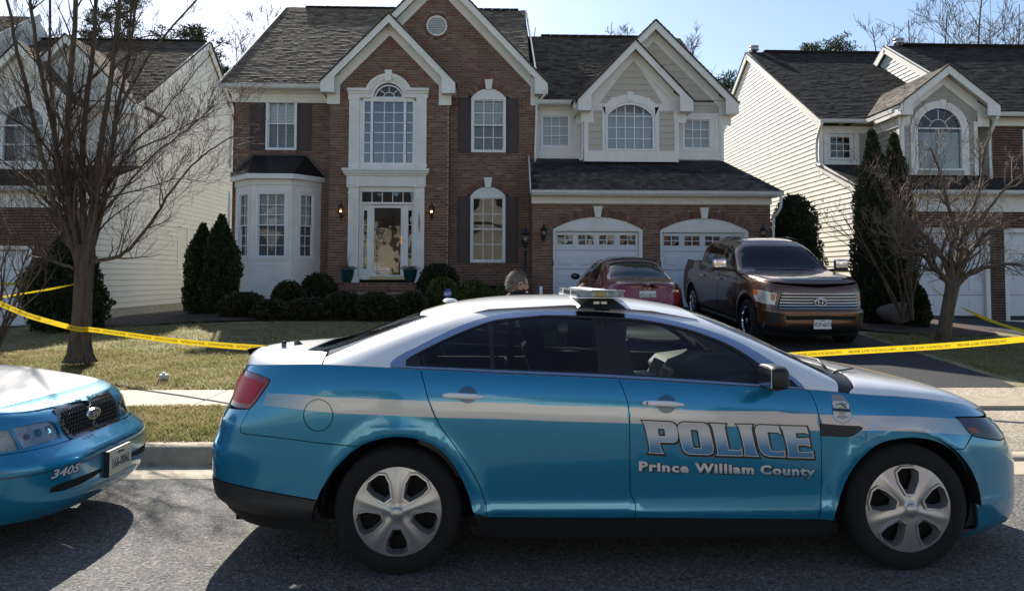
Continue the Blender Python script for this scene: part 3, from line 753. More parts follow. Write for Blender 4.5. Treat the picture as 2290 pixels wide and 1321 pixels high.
# main roof, front and back slopes
rid = ((29-22.05)*SL+zE)
LS = math.hypot(1, SL)
sv = Vector((0, 1, SL)).normalized()
shingles('main_roof', (-7.72, 22.02, zE+.02), (1, 0, 0), sv, [(0, 0), (2.95, 0), (2.95, .75), (9.0, .75), (9.15, 7.0*LS), (0, 7.0*LS)], HO, m_shg)
m = MB(); m.add([(-7.72, 29.02, rid+.03), (1.45, 29.02, rid+.03), (1.45, 36, zE), (-7.72, 36, zE)], [(0, 1, 2, 3)]); m.build('rear_roof', m_shd, HO)
m = MB()
for i in range(int((1.2+7.0)/.34)):
	a = -7.0+i*.34
	m.bar((a, 29.0, rid+.055), (a+.33, 29.0, rid+.062), .30, .035)
m.build('ridge_cap', m_shd, HO)
m = MB(); m.xz([(-7.5, .5), (-7.42, .5), (-7.42, 7), (-7.5, 7)], YL, 36)
m.add([(-7.5, YL, zE-.15), (-7.5, 36, zE-.15), (-7.5, 29, rid-.1)], [(0, 1, 2)]); m.add([(1.42, YG, .5), (1.42, 36, .5), (1.42, 36, zE-.1), (1.42, 29, rid-.1), (1.42, YG, zE-.1)], [(0, 1, 2, 3, 4)])
m.add([(-7.5, 36, .5), (1.42, 36, .5), (1.42, 36, zE), (-7.5, 36, zE)], [(0, 1, 2, 3)]); m.build('side_wall', m_cream, HO)
m = MB(); m.bar((-7.74, 22.0, zE-.02), (-7.74, 29, rid-.02), .03, .2); m.bar((1.47, 22.0, zE-.02), (1.47, 29, rid-.02), .03, .2); m.build('rake_board', m_white, HO)
gutter(HO, (-7.78, 22.04, zE+.0), (-4.62, 22.04, zE+.0))
downspout(HO, [(-7.72, 21.98, zE-.1), (-7.68, 22.05, zE-.2), (-7.57, 22.4, zE-.5), (-7.56, 22.43, zE-.8), (-7.56, 22.43, 4.8)], .035)
downspout(HO, [(-7.56, 22.43, 4.1), (-7.56, 22.43, 2.5), (-7.56, 22.43, .7)], .035)
# ---- canted bay window
bay = empty('bay_window', (-6.1, 22.1, .7), parent=HO)
pts = [(bayA, YL), (bayB, Yb), (bayC, Yb), (bayD, YL)]
def facet(p, q):
	p, q = Vector((p[0], p[1], 0)), Vector((q[0], q[1], 0)); u = (q-p).normalized(); return Fr(p, u, (u.y, -u.x, 0)), (q-p).length
zs0, zs1 = Zt(578, Yb, 610), Zt(428, Yb, 610)
for i, (wpx0, wpx1) in enumerate(((533, 555), (574, 639), (667, 701))):
	f, L = facet(pts[i], pts[i+1]); mg = (.12, .13, .2)[i]; m0, m1 = (.22, .13, .22)[i], (.13, .13, .22)[i]
	a, b = m0, L-m1
	wall_skin('bay_panel', [(0, .5), (L, .5), (L, zb1), (0, zb1)], [[(a+.01, zs0+.01), (b-.01, zs0+.01), (b-.01, zs1-.01), (a+.01, zs1-.01)]], f, m_white, bay)
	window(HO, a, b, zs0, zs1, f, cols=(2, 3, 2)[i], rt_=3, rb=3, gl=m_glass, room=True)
	m = MB(); ring(m, .06, L-.06, .55, zs0-.14, .07, f, 0, .014); ring(m, a-.05, b+.05, zs0-.06, zs1+.06, .055, f, 0, .02); rect(m, 0, L, zb1-.16, zb1, f, 0, .03); m.build('bay_trim', m_white, bay)
ov = [(bayA-.16, YL-.02), (bayB-.08, Yb-.2), (bayC+.08, Yb-.2), (bayD+.12, YL-.02)]
m = MB(); m.prism([(a, b) for a, b in ov], lambda a, b, d: (a, b, d), zb1-.0, zb1+.14); m.build('bay_fascia', m_white, bay)
tp = [X(568, 348, YL), X(684, 348, YL)]
m_tin = mat('bay_roof_metal', (.012, .011, .012), .38, var=.3, vscale=3)
m = MB(); e = [(a, b, zb1+.145) for a, b in ov]; m.add(e+[(tp[0], YL-.015, zbt), (tp[1], YL-.015, zbt)], [(0, 1, 4), (1, 2, 5, 4), (2, 3, 5)])
for s_ in (0, 1):
	p0 = e[0] if s_ == 0 else e[3]; p1 = (tp[s_], YL-.02, zbt); n = 8
	for i in range(n):
		a = lerp(p0[0], p1[0], i/n); b = lerp(p0[0], p1[0], (i+1)/n); z0 = lerp(p0[2], zbt, i/n); z1_ = lerp(p0[2], zbt, (i+1)/n)
		m.box(min(a, b), max(a, b), YL-.025, YL-.006, z0-.02, z1_+.055)
m.box(tp[0], tp[1], YL-.025, YL-.006, zbt-.05, zbt+.05)
m.build('bay_roof', m_tin, bay)
# ---- big gable wall
ag = (X(980, 0, YG), Zt(-62, YG, 980)); hwg = X(1223, 195, YG)-ag[0]; slg = (ag[1]-Zt(192, YG, 1220))/hwg
xr = 1.40; zc = ag[1]-.45
w1 = pr_(1054, 219, 1131, 341, YG); w2 = pr_(1052, 438, 1130, 587, YG)
vx, vz_, vr = X(977, 59, YG), Zt(59, YG, 977), 23.5/1700*YG
circ = lambda r, n=28: [(vx+r*math.cos(2*math.pi*i/n), vz_+r*math.sin(2*math.pi*i/n)) for i in range(n)]
def arched(w, rise): return [(w[0]+.01, w[2]+.01), (w[1]-.01, w[2]+.01)]+[(a, b) for a, b in arch_pts(w[0]+.01, w[1]-.01, w[3], rise, 12)]
def brickhole(w, rise, th): return [(w[0]+.01, w[2]+.01), (w[1]-.01, w[2]+.01), (w[1]-.01, w[3])]+arch_pts(w[0]-.12, w[1]+.12, w[3]-.03, rise+th-.02, 14)+[(w[0]+.01, w[3])]
r1 = Zt(199, YG, 1093)-w1[3]; r2 = Zt(418, YG, 1092)-w2[3]
poly = [(-4.35, 1.0), (xr, .8), (xr, ag[1]-slg*(xr-ag[0])-.2), (ag[0], zc), (-4.35, ag[1]-slg*(ag[0]+4.35)-.2)]
brick_wall('brick_wall', poly, [brickhole(w1, r1, .2), brickhole(w2, r2, .2), circ(vr+.10)], fG, HO)
m = MB()
for w_, r_ in ((w1, r1), (w2, r2)):
	soldier(m, w_[0], w_[1], w_[3], r_, fG, .2, -.004, .016, skip=.1)
	x = w_[0]-.05
	while x < w_[1]+.05: rect(m, x+.004, x+.066, w_[2]-.11, w_[2]-.012, fG, 0, .03); x += .071
for i in range(24):
	a0, a1 = 2*math.pi*(i+.05)/24, 2*math.pi*(i+.95)/24; q = lambda r, a: (vx+r*math.cos(a), vz_+r*math.sin(a))
	m.prism([q(vr+.005, a0), q(vr+.005, a1), q(vr+.105, a1), q(vr+.105, a0)], fG, -.01, .014)
m.build('arch_bricks', m_brick, HO)
for w_, r_ in ((w1, r1), (w2, r2)):
	m = MB(); m.prism([(w_[0]+.004, w_[3]-.01), (w_[1]-.004, w_[3]-.01)]+arch_pts(w_[0]+.004, w_[1]-.004, w_[3], r_, 14)[1:-1], fG, -.05, .01); m.build('lunette', m_white, HO)
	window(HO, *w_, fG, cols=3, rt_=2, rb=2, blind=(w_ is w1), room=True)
	m = MB(); key(m, (w_[0]+w_[1])/2, w_[3]+r_-.03, w_[3]+r_+.27, .15, .25, fG); m.build('keystone', m_white, HO, bevel=.006)
	sw = .37
	shutter(HO, w_[0]-sw-.01, w_[0]-.012, w_[2]-.02, w_[3]-.02, fG); shutter(HO, w_[1]+.012, w_[1]+sw+.01, w_[2]-.02, w_[3]-.02, fG)
m = MB(); v_ = 28
m.lathe([(vr-.045, -.0), (vr-.045, .045), (vr, .045), (vr, 0)], (vx, YG, vz_), 28, 'y'); gv = m.build('gable_vent', m_white, HO)
for i in range(10):
	z = vz_-vr+.07+i*(2*vr-.14)/9; hw = math.sqrt(max(0, (vr-.05)**2-(z-vz_)**2))
	if hw > .05:
		m = MB(); m.add([(vx-hw, YG-.035, z-.02), (vx+hw, YG-.035, z-.02), (vx+hw, YG-.005, z+.022), (vx-hw, YG-.005, z+.022)], [(0, 1, 2, 3)]); m.build('louvre', m_white, gv)
m = MB(); m.lathe([(vr-.02, 0), (1e-5, 0)], (vx, YG+.012, vz_), 20, 'y'); m.build('vent_back', m_room, gv)
gable_trim(HO, ag[0], ag[1], hwg, slg, YG, over=.36, shm=m_shg, roofback=5.6, boxh=.3)
# ---- entry bay
ae = (X(873, 40, YE), Zt(39, YE, 873)); hwe = X(1019, 190, YE)-ae[0]; sle = (ae[1]-Zt(190, YE, 1018))/hwe
xl, xrr = X(736, 400, YE), X(1003, 400, YE)
zd0 = Zt(636, YE, 865)
uo = (X(808, 300, YE), X(928, 300, YE), Zt(372, YE, 869), Zt(222, YE, 869))
hol = [(X(790, 300, YE), Zt(419, YE)), (X(940, 300, YE), Zt(419, YE)), (X(940, 300, YE), Zt(222, YE, 869))]+arch_pts(X(826, 219, YE), X(912, 219, YE), Zt(219, YE, 869), 43/1700*YE, 14)+[(X(790, 300, YE), Zt(222, YE, 869))]
lo = [(X(800, 500, YE), zd0), (X(928, 500, YE), zd0), (X(928, 500, YE), Zt(417, YE, 869)), (X(800, 500, YE), Zt(417, YE, 869))]
poly = [(xl, .9), (xrr, .9), (xrr, ae[1]-sle*(xrr-ae[0])-.2), (ae[0], ae[1]-.45), (xl, ae[1]-sle*(ae[0]-xl)-.2)]
brick_wall('brick_wall', poly, [hol, lo], fE, HO)
for xx, dx in ((xl, -1), (xrr, 1)):
	fs = Fr((xx, 0, 0), (0, 1, 0), (dx, 0, 0)); brick_wall('return_wall', [(YE+.012, .9), (YL if dx < 0 else YG, .9), (YL if dx < 0 else YG, 7.3), (YE+.012, 7.3)], [], fs, HO)
fs = Fr((xr, 0, 0), (0, 1, 0), (1, 0, 0)); brick_wall('return_wall', [(YG+.012, 4.0), (YG+1.4, 4.0), (YG+1.4, 7.2), (YG+.012, 7.2)], [], fs, HO)
gable_trim(HO, ae[0], ae[1], hwe, sle, YE, over=.36, shm=m_shg, roofback=4.0)
# upper window surround
S = lambda px, py: U(px, py, YE)
su = empty('window_surround', (-2.85, YE, 5), parent=HO)
def SB(m, px0, py0, px1, py1, d0, d1, f=fE, Y=YE): x0, x1, z0, z1 = pr_(px0, py0, px1, py1, Y); rect(m, x0, x1, z0, z1, f, d0, d1)
m = MB()
for a, b in ((781, 804), (932, 954)): SB(m, a, 219, b, 381, .0, .07); SB(m, a-1.5, 219, b+1.5, 224, .07, .085); SB(m, a-1, 368, b+1, 374, .07, .08)
for a, b in ((804, 811), (926, 932)): SB(m, a, 221, b, 381, -.02, .02)
for k in range(5):
	for a, b in ((784, 801), (935, 951)):
		x = lerp(a, b, (k+.5)/5); SB(m, x-.9, 240, x+.9, 362, .07, .078)
m.build('pilaster', m_white, su, bevel=.004)
m = MB()
for a, b in ((778, 829), (907, 960)):
	SB(m, a+2, 211, b-2, 220, -.02, .09); SB(m, a+1, 206, b-1, 211, -.02, .12); SB(m, a, 199.5, b, 206, -.02, .16)
m.build('cornice', m_white, su, bevel=.005)
m = MB(); c0 = S(869, 219);
for (ra, rb_, d) in ((54, 47, .10), (47, 41, .07), (41, 33, .04)):
	ra, rb_ = ra/1700*YE, rb_/1700*YE; n = 20
	for i in range(n):
		a0, a1 = math.pi*i/n, math.pi*(i+1)/n; q = lambda r, a: (c0[0]+r*math.cos(a), c0[1]+r*math.sin(a))
		m.prism([q(ra, a0), q(ra, a1), q(rb_, a1), q(rb_, a0)], fE, -.02, d)
m.build('arch_moulding', m_white, su)
m = MB(); key(m, c0[0], Zt(184, YE, 869), Zt(159, YE, 869), .15, .21, fE, .14); m.build('keystone', m_white, su, bevel=.006)
m = MB(); SB(m, 806, 366, 930, 381, -.03, .05); SB(m, 808, 219, 930, 226, -.03, .02); m.build('sill', m_white, su)
u3 = pr_(811, 224, 927, 368, YE)
m = MB(); ring(m, *u3, .05, fE, -.1, .01)
for a in (831, 905): SB(m, a-2.5, 227, a+3, 365, -.1, .0)
pw = m.build('picture_window', m_white2, HO)
m = MB()
for a, b, c in ((815, 829, 1), (837, 902, 3), (910, 924, 1)):
	x0, x1, z0, z1 = pr_(a, 229, b, 364, YE)
	for i in range(1, c): x = lerp(x0, x1, i/c); rect(m, x-.012, x+.012, z0, z1, fE, -.05, -.035)
	for i in range(1, 6): z = lerp(z0, z1, i/6); rect(m, x0, x1, z-.012, z+.012, fE, -.051, -.036)
m.build('muntins', m_white2, pw)
for a, b in ((814, 830), (835, 903), (909, 925)):
	x0, x1, z0, z1 = pr_(a, 228, b, 365, YE); m = MB(); m.add([fE(x0, z0, -.055), fE(x1, z0, -.055), fE(x1, z1, -.055), fE(x0, z1, -.055)], [(0, 1, 2, 3)]); m.build('pane', glass('sky_glass', (.35, .4, .42), wob=.08, wscale=1.2, f0=2.1), pw)
m = MB(); x0, x1, z0, z1 = pr_(806, 190, 930, 372, YE); m.add([(x0, YE+.13, z0), (x1, YE+.13, z0), (x1, YE+.13, z1), (x0, YE+.13, z1), (x0-1.3, YE+3.4, z0-2.2), (x1+.9, YE+3.4, z0-2.2), (x1+.9, YE+3.4, z1+.3), (x0-1.3, YE+3.4, z1+.3)], [(4, 5, 6, 7), (0, 1, 5, 4), (1, 2, 6, 5), (2, 3, 7, 6), (3, 0, 4, 7)]); m.build('room', m_room, su)
arch_window(HO, X(838, 205, YE), X(902, 205, YE), Zt(221, YE, 869), Zt(218, YE, 869), 28/1700*YE, fE, cols=1, fan=4, fw_=.035, room=False, name='fan_window')
# chandelier behind the picture window
cx, cz = U(882, 322, YE+1.6); ch = empty('chandelier', (cx, YE+1.6, cz), 'small lit chandelier hanging behind the tall window above the door', 'chandelier')
m = MB(); m.tube([(cx, YE+1.6, cz+.9), (cx, YE+1.6, cz-.12)], .01, 6)
for i in range(6): a = i*1.047; m.tube([(cx, YE+1.6, cz-.08), (cx+.14*math.cos(a), YE+1.6+.14*math.sin(a), cz-.1), (cx+.22*math.cos(a), YE+1.6+.22*math.sin(a), cz-.02)], .008, 5)
m.build('frame', mat('brass', (.5, .33, .12), .3, metal=1), ch); m = MB()
for i in range(6): a = i*1.047; m.ball((cx+.22*math.cos(a), YE+1.6+.22*math.sin(a), cz+.02), .02, 6, 5, (1, 1, 1.6))
m.build('bulb', MATS['lit_bulb'] if 'lit_bulb' in MATS else mat('lit_bulb', (1, .7, .4), emit=(1, .55, .2), es=9), ch)
# door surround
en = empty('entry_surround', (-2.85, YE, 1.5), parent=HO)
m = MB()
for a, b in ((779, 802), (926.5, 949)):
	SB(m, a, 419, b, 637, .0, .09); SB(m, a-2, 416, b+2, 420, .0, .13); SB(m, a-1, 431, b+1, 433, .09, .105); SB(m, a-2, 622, b+2, 637, .0, .11)
	for k in range(5): x = lerp(a+3, b-3, (k+.5)/5); SB(m, x-.9, 440, x+.9, 618, .09, .098)
m.build('pilaster', m_white, en, bevel=.004)
m = MB(); SB(m, 776, 393, 953, 418, -.02, .10); SB(m, 778, 396, 794, 415, .10, .13); SB(m, 935, 396, 951, 415, .10, .13); SB(m, 773, 389, 956, 394, -.02, .16); SB(m, 770, 384, 959, 389.5, -.02, .22); SB(m, 768, 379, 961, 384.5, -.02, .27)
m.build('entablature', m_white, en, bevel=.006)
m = MB(); SB(m, 802, 418, 927, 429, -.12, .0); SB(m, 802, 429, 808, 625, -.14, -.02); SB(m, 923, 429, 927, 625, -.14, -.02); SB(m, 808, 452, 925, 457, -.12, .0)
SB(m, 808, 457, 812, 620, -.14, -.06); SB(m, 820, 457, 829, 625, -.14, -.05); SB(m, 902, 457, 912, 625, -.14, -.05); SB(m, 920, 457, 924, 625, -.14, -.06); SB(m, 808, 601, 829, 625, -.14, -.07); SB(m, 902, 601, 924, 625, -.14, -.07); SB(m, 808, 457, 829, 470, -.14, -.07); SB(m, 902, 457, 924, 470, -.14, -.07)
m.build('door_frame', m_white, en)
m_dg = glass('door_glass', (.40, .40, .38), wob=.16, wscale=2.2, f0=1.9)
def pane4(px0, py0, px1, py1, Y, gl, par, nm='pane'):
	x0, x1, z0, z1 = pr_(px0, py0, px1, py1, Y); m = MB(); m.add([(x0, Y, z0), (x1, Y, z0), (x1, Y, z1), (x0, Y, z1)], [(0, 1, 2, 3)]); return m.build(nm, gl, par)
tr = empty('transom_window', (-2.85, YE, 3.9), parent=HO)
pane4(808, 428, 924, 453, YE+.08, m_dg, tr); m = MB()
for i in range(1, 5): x = lerp(808, 924, i/5); SB(m, x-.8, 429, x+.8, 452, -.075, -.06)
m.build('muntins', m_white2, tr)
for a, b in ((812, 821), (911, 921)): sd_ = pane4(a, 470, b, 601, YE+.11, m_dg, HO, 'sidelight'); m = MB(); [SB(m, a, z-.7, b, z+.7, -.105, -.095) for z in (502, 535, 568)]; m.build('muntins', m_white2, sd_)
dr = empty('front_door', (-2.86, YE+.1, 1.6), parent=HO)
m = MB(); x0, x1, z0, z1 = pr_(829, 458, 902, 621, YE); ring(m, x0, x1, z0, z1, .085, fE, -.10, -.06); dk = m.build('storm_door', m_white, dr, bevel=.004)
pane4(836, 465, 895, 614, YE+.08, m_dg, dr)
m = MB();
for q in (841, 845, 887, 891): SB(m, q-.35, 465, q+.35, 614, -.079, -.074)
for q in (470, 474, 606, 610): SB(m, 836, q-.35, 895, q+.35, -.079, -.074)
m.build('leading', m_black, dr)
m = MB(); SB(m, 829, 458, 902, 622, -.30, -.26)
for a, b, c, d in ((834, 462, 864, 500), (868, 462, 897, 500), (834, 505, 864, 565), (868, 505, 897, 565), (834, 570, 864, 612), (868, 570, 897, 612)): x0, x1, z0, z1 = pr_(a, b, c, d, YE); rect(m, x0, x1, z0, z1, fE, -.26, -.245)
m.build('inner_door', mat('dark_door', (.05, .025, .02), .5), dr, bevel=.01)
m = MB(); hx, hz = U(897, 537, YE); m.box(hx-.015, hx+.015, YE+.045, YE+.06, hz-.1, hz+.1); m.tube([(hx, YE+.05, hz+.01), (hx, YE+.0, hz+.01), (hx-.09, YE+.0, hz+.01)], .009, 6); m.build('handle', mat('polished_brass', (.7, .45, .15), .2, metal=1), dr)
m = MB(); SB(m, 826, 617, 905, 625, -.14, .04); m.build('threshold', mat('brass_threshold', (.55, .45, .25), .4), dr)
m = MB(); m.add([(-3.9, YE+.32, 1.3), (-1.9, YE+.32, 1.3), (-1.9, YE+.32, 4.1), (-3.9, YE+.32, 4.1), ], [(0, 1, 2, 3)]); m.build('entry_wall', m_room, en)
# house number, one below the other
def text_mesh(s, size, ext=.004, offset=0., font_shear=0., res=2, spacing=1.):
	c = bpy.data.curves.new('t', 'FONT'); c.body = s; c.size = size; c.extrude = ext; c.align_x = 'CENTER'; c.align_y = 'CENTER'; c.resolution_u = res; c.offset = offset; c.shear = font_shear; c.space_character = spacing
	o = bpy.data.objects.new('t', c); COL.objects.link(o); dg = bpy.context.evaluated_depsgraph_get(); me = bpy.data.meshes.new_from_object(o.evaluated_get(dg)); bpy.data.objects.remove(o); bpy.data.curves.remove(c); me.name = 'text'
	me.materials.clear(); return me
nums = []
for i, ch_ in enumerate('13051'):
	zx, zz = U(938, 482+i*8.6, YE); me = text_mesh(ch_, .15, .006); o = link('number', me, m_black, en); o.location = Vector((zx, YE-.104, zz))-wloc(en); o.rotation_euler = (R(90), 0, 0)
# lanterns
for px, py in ((762, 472), (965, 473)):
	lx, lz = U(px, py, YE-.2); o = lantern(HO, (lx, YE-.2, lz), s=.95); bracket(o, (lx, YE-.2, lz), YE-.012)
# porch steps of brick
stp = empty('porch_steps', (-2.85, 20.9, .9), parent=HO)
zt = zd0+.06
for i in range(4):
	x0, x1 = (-4.45, -1.3) if i == 0 else (-4.1, -1.7); y1 = YE if i == 0 else 20.3-(i-1)*.32; y0 = 20.3 if i == 0 else y1-.32; z1 = zt-.0-i*.17; z0 = .5
	m = MB(); m.box(x0+.01, x1-.01, y0+.012, y1, z0, z1-.07); m.build('step_core', m_mortar, stp)
	m = MB(); z = z0
	while z < z1-.12:
		x = x0-(.1 if int(z*20) % 2 else 0)
		while x < x1: m.box(max(x0, x)+.005, min(x1, x+.21)-.005, y0, y0+.05, z+.004, z+.062); x += .21
		z += .068
	x = x0
	while x < x1-.04: m.box(x+.004, x+.068, y0-.015, y1 if i else y0+.2, z1-.07, z1+random.uniform(-.002, .002)); x += .072
	if i == 0: m.box(x0, x1, y0+.2, YE-.02, z1-.07, z1-.004)
	m.build('step_bricks', m_brick, stp)
for px, cx_ in ((776, 0), (917, 1)):
	xx, zz = U(px, 640, 20.75); xx = X(px, 625, 20.75); pt = empty('plant_pot', (xx, 20.75, zt), 'dark teal glazed pot with withered grass %s the front door' % ('left of' if not cx_ else 'right of'), 'plant pot')
	m = MB(); m.lathe([(.10, 0), (.15, .1), (.185, .25), (.19, .33), (.205, .34), (.205, .37), (.18, .37), (.17, .30), (1e-4, .30)], (xx, 20.75, zt), 18); m.build('pot', mat('teal_glaze', (.006, .05, .055), .25, coat=.5), pt)
	m = MB()
	for i in range(90):
		a = random.random()*6.28; l = random.uniform(.2, .5); d = random.uniform(.1, .35); p = [(xx+.1*math.cos(a)*t+d*math.cos(a)*t*t, 20.75+.1*math.sin(a)+d*math.sin(a)*t*t, zt+.3+l*(t-.75*t*t)) for t in (0, .3, .6, 1)]
		m.tube(p, [.006, .005, .004, .001], 3, False)
	if not cx_:
		for i in range(7): a = random.uniform(-.6, .6); m.tube([(xx, 20.75, zt+.3), (xx+.1*a, 20.75, zt+.6), (xx+.35*a, 20.75, zt+random.uniform(.8, 1.05))], [.005, .004, .001], 3)
	m.build('dried_grass', mat('dried_stems', (.13, .10, .055), .8, attr='tint', cols=[(.10, .07, .04), (.2, .16, .09)]), pt)

# ---- garage wing
gA, gB = X(1191, 520, YA), X(1723, 520, YA); zf0 = Zt(455, YA, 1460); zg = Zt(427, 20.12, 1460)
d1 = pr_(1237, 512, 1437, 690, YA); d2 = pr_(1477, 515, 1674, 690, YA); zflo = .83
d1 = (d1[0], d1[1], zflo, d1[3]); d2 = (d2[0], d2[1], zflo, d2[3])
ris = Zt(485, YA, 1338)-d1[3]
gh = lambda d: [(d[0], d[2]-.1), (d[1], d[2]-.1), (d[1], d[3])]+arch_pts(d[0]-.06, d[1]+.06, d[3]-.01, ris+.21, 24)+[(d[0], d[3])]
brick_wall('garage_wall', [(gA, .7), (gB, .7), (gB, zf0), (gA, zf0)], [gh(d1), gh(d2)], fA, HO, singles=300)
fs = Fr((gA, 0, 0), (0, 1, 0), (-1, 0, 0)); brick_wall('return_wall', [(YA+.012, .7), (YG, .7), (YG, 3.9), (YA+.012, 3.9)], [], fs, HO)
fs = Fr((gB, 0, 0), (0, 1, 0), (1, 0, 0)); brick_wall('return_wall', [(YA+.012, .7), (YA+9, .7), (YA+9, 3.9), (YA+.012, 3.9)], [], fs, HO)
m = MB(); rect(m, gA-.03, gB+.03, zf0-.015, zg-.1, fA, .0, .05); rect(m, gA-.03, gB+.1, zf0+.19, zf0+.27, fA, .05, .09); rect(m, gA-.05, gB+.15, zg-.13, zg-.1, fA, .0, .36); m.build('frieze_board', m_white, HO)
gutter(HO, (gA-.05, 20.16, zg), (gB+.22, 20.16, zg))
downspout(HO, [(gB+.15, 20.12, zg-.1), (gB+.15, 20.14, zg-.4), (gB+.1, 20.3, zg-.6), (gB+.06, YA-.06, zg-.85), (gB+.05, YA-.06, .9)], .04, m_white)
for d in (d1, d2):
	m = MB(); soldier(m, d[0], d[1], d[3], ris, fA, .205, -.004, .018, skip=.1); m.build('arch_bricks', m_brick, HO)
	cx = (d[0]+d[1])/2
	m = MB(); key(m, cx, d[3]+ris-.02, d[3]+ris+.29, .15, .25, fA, .05); m.build('keystone', m_white, HO, bevel=.006)
	m = MB(); m.prism([(d[0]+.01, d[3]-.03), (d[1]-.01, d[3]-.03)]+arch_pts(d[0]+.01, d[1]-.01, d[3]+.0, ris, 24), fA, -.14, -.02); m.build('lunette', m_white, HO)
	m = MB(); rect(m, d[0], d[0]+.045, d[2], d[3]-.03, fA, -.16, .012); rect(m, d[1]-.09, d[1], d[2], d[3]-.03, fA, -.16, .012); rect(m, d[0]+.045, d[1]-.09, d[3]-.06, d[3]-.0, fA, -.15, -.03); m.build('door_jamb', m_white, HO)
	x0, x1 = d[0]+.05, d[1]-.095; ht = (d[3]-.06-d[2])/4; gd = empty('garage_door', (cx, YA+.12, d[2]), parent=HO)
	m_gd = mat('garage_door_paint', (.66, .68, .70), .45, var=.03)
	for r in range(4):
		z0 = d[2]+r*ht; z1 = z0+ht-.012; pwd = (x1-x0)/4
		fr_ = Fr((0, YA+.12, 0), (1, 0, 0), (0, -1, 0))
		if r < 3:
			m = MB(); rect(m, x0, x1, z0, z1, fr_, -.04, 0)
			for c in range(4):
				a, b = x0+c*pwd+.1, x0+(c+1)*pwd-.1
				for (q0, q1, dd) in ((z0+.1, z1-.1, .012),):
					v = [(a, q0), (b, q0), (b, q1), (a, q1)]; vi = [(a+.035, q0+.035), (b-.035, q0+.035), (b-.035, q1-.035), (a+.035, q1-.035)]
					V = [fr_(p[0], p[1], .0005) for p in v]+[fr_(p[0], p[1], .016) for p in vi]; m.add(V, [(0, 1, 5, 4), (1, 2, 6, 5), (2, 3, 7, 6), (3, 0, 4, 7), (4, 5, 6, 7)])
			m.build('panel', m_gd, gd)
		else:
			m = MB(); wz0, wz1 = z0+.15, z1-.09; wxs = [(x0+c*pwd+.075, x0+(c+1)*pwd-.075) for c in range(4)]
			rect(m, x0, x1, z0, wz0, fr_, -.04, 0); rect(m, x0, x1, wz1, z1, fr_, -.04, 0)
			ed = [x0]+[q for a in wxs for q in a]+[x1]
			for i in range(0, 10, 2): rect(m, ed[i], ed[i+1], wz0, wz1, fr_, -.04, 0)
			for a, b in wxs:
				ring(m, a-.035, b+.035, wz0-.035, wz1+.035, .022, fr_, 0, .014)
				rect(m, (a+b)/2-.011, (a+b)/2+.011, wz0, wz1, fr_, -.012, .004); rect(m, a, b, (wz0+wz1)/2-.01, (wz0+wz1)/2+.01, fr_, -.013, .003)
			m.build('panel', m_gd, gd)
			for a, b in wxs: m = MB(); m.add([fr_(a, wz0, -.015), fr_(b, wz0, -.015), fr_(b, wz1, -.015), fr_(a, wz1, -.015)], [(0, 1, 2, 3)]); m.build('pane', glass('garage_glass', (.25, .26, .25), wob=.6, wscale=4, f0=1.7), gd)
	m = MB(); m.add([(x0, YA+.9, d[2]), (x1, YA+.9, d[2]), (x1, YA+.9, d[3]), (x0, YA+.9, d[3]), (x0, YA+.17, d[3]), (x1, YA+.17, d[3])], [(0, 1, 2, 3), (3, 2, 5, 4)]); m.build('garage_interior', m_room, gd)
	m = MB(); m.box(d[0]-.012, d[0]+.012, YA-.035, YA-.014, d[3]-1.0, d[3]-.85); m.build('hinge', m_black, gd)
for px in (1216, 1707):
	lx, lz = U(px, 522, YA-.2); o = lantern(HO, (lx, YA-.2, lz), s=.95, lit=False); bracket(o, (lx, YA-.2, lz), YA-.012)
m = MB(); m.box(gA+.05, gB-.05, YA+.95, YA+9, zflo-.1, 3.95); m.box(gA+.05, gB-.05, YA+.15, YA+.95, d1[3]+ris+.02, 3.95); m.build('garage_light_block', m_room, HO)  # dark solid added inside the garage to stop sun leaking through the front
# garage skirt roof with a hipped right end
Yt = 22.0; zt_ = Zt(357, Yt, 1400); sg = (zt_-zg)/(Yt-20.08); svg = Vector((0, 1, sg)).normalized(); lg = math.hypot(Yt-20.08, zt_-zg); hx = gB+.2-6.82
shingles('garage_roof', (gA-.06, 20.08, zg+.01), (1, 0, 0), svg, [(0, 0), (gB+.2-gA+.06, 0), (6.82-gA+.06, lg), (.27, lg), (.05, lg*.55)], HO, m_shd, singles=300)
m = MB(); m.add([(gB+.2, 20.08, zg), (gB+.2, 30, zg), (6.82, 30, zt_), (6.82, Yt, zt_)], [(0, 1, 2, 3)]); m.build('hip_roof', m_shd, HO)
m = MB(); m.bar((gA-.08, 20.08, zg-.02), (gA-.02, YG-.02, zg+sg*(YG-20.1)-.02), .03, .16); m.build('rake_board', m_white, HO)
# ---- upper floor over the garage
YR, YS, YC = 22.35, 21.95, 21.55
fR, fS, fC = front(YR), front(YS), front(YC)
zlo = Zt(362, YC, 1400)-.15
ze2 = Zt(226, 21.9, 1250)
def panelwall(nm, poly, holes, f, mt=m_white): return wall_skin(nm, poly, holes, f, mt, HO)
wr = pr_(1209, 256, 1276, 330, YR)
panelwall('upper_wall', [(1.42, zlo), (2.9, zlo), (2.9, ze2+.05), (1.42, ze2+.05)], [rpoly(wr, .01)], fR)
window(HO, *wr, fR, cols=3, rt_=3, hung=False, fw_=.045)
m = MB(); ring(m, wr[0]-.03, wr[1]+.05, wr[2]-.06, wr[3]+.03, .06, fR, 0, .02); rect(m, wr[1]+.16, wr[1]+.18, zlo, wr[3]+.03, fR, 0, .012); rect(m, 1.42, 2.9, ze2-.16, ze2-.09, fR, 0, .06); m.build('trim', m_white, HO)
gutter(HO, (1.45, 21.95, ze2+.02), (X(1290, 225, 21.8), 21.95, ze2+.02))
m = MB(); m.box(1.45, 2.9, 21.96, YR, ze2-.1, ze2-.07); m.build('soffit', m_white, HO)
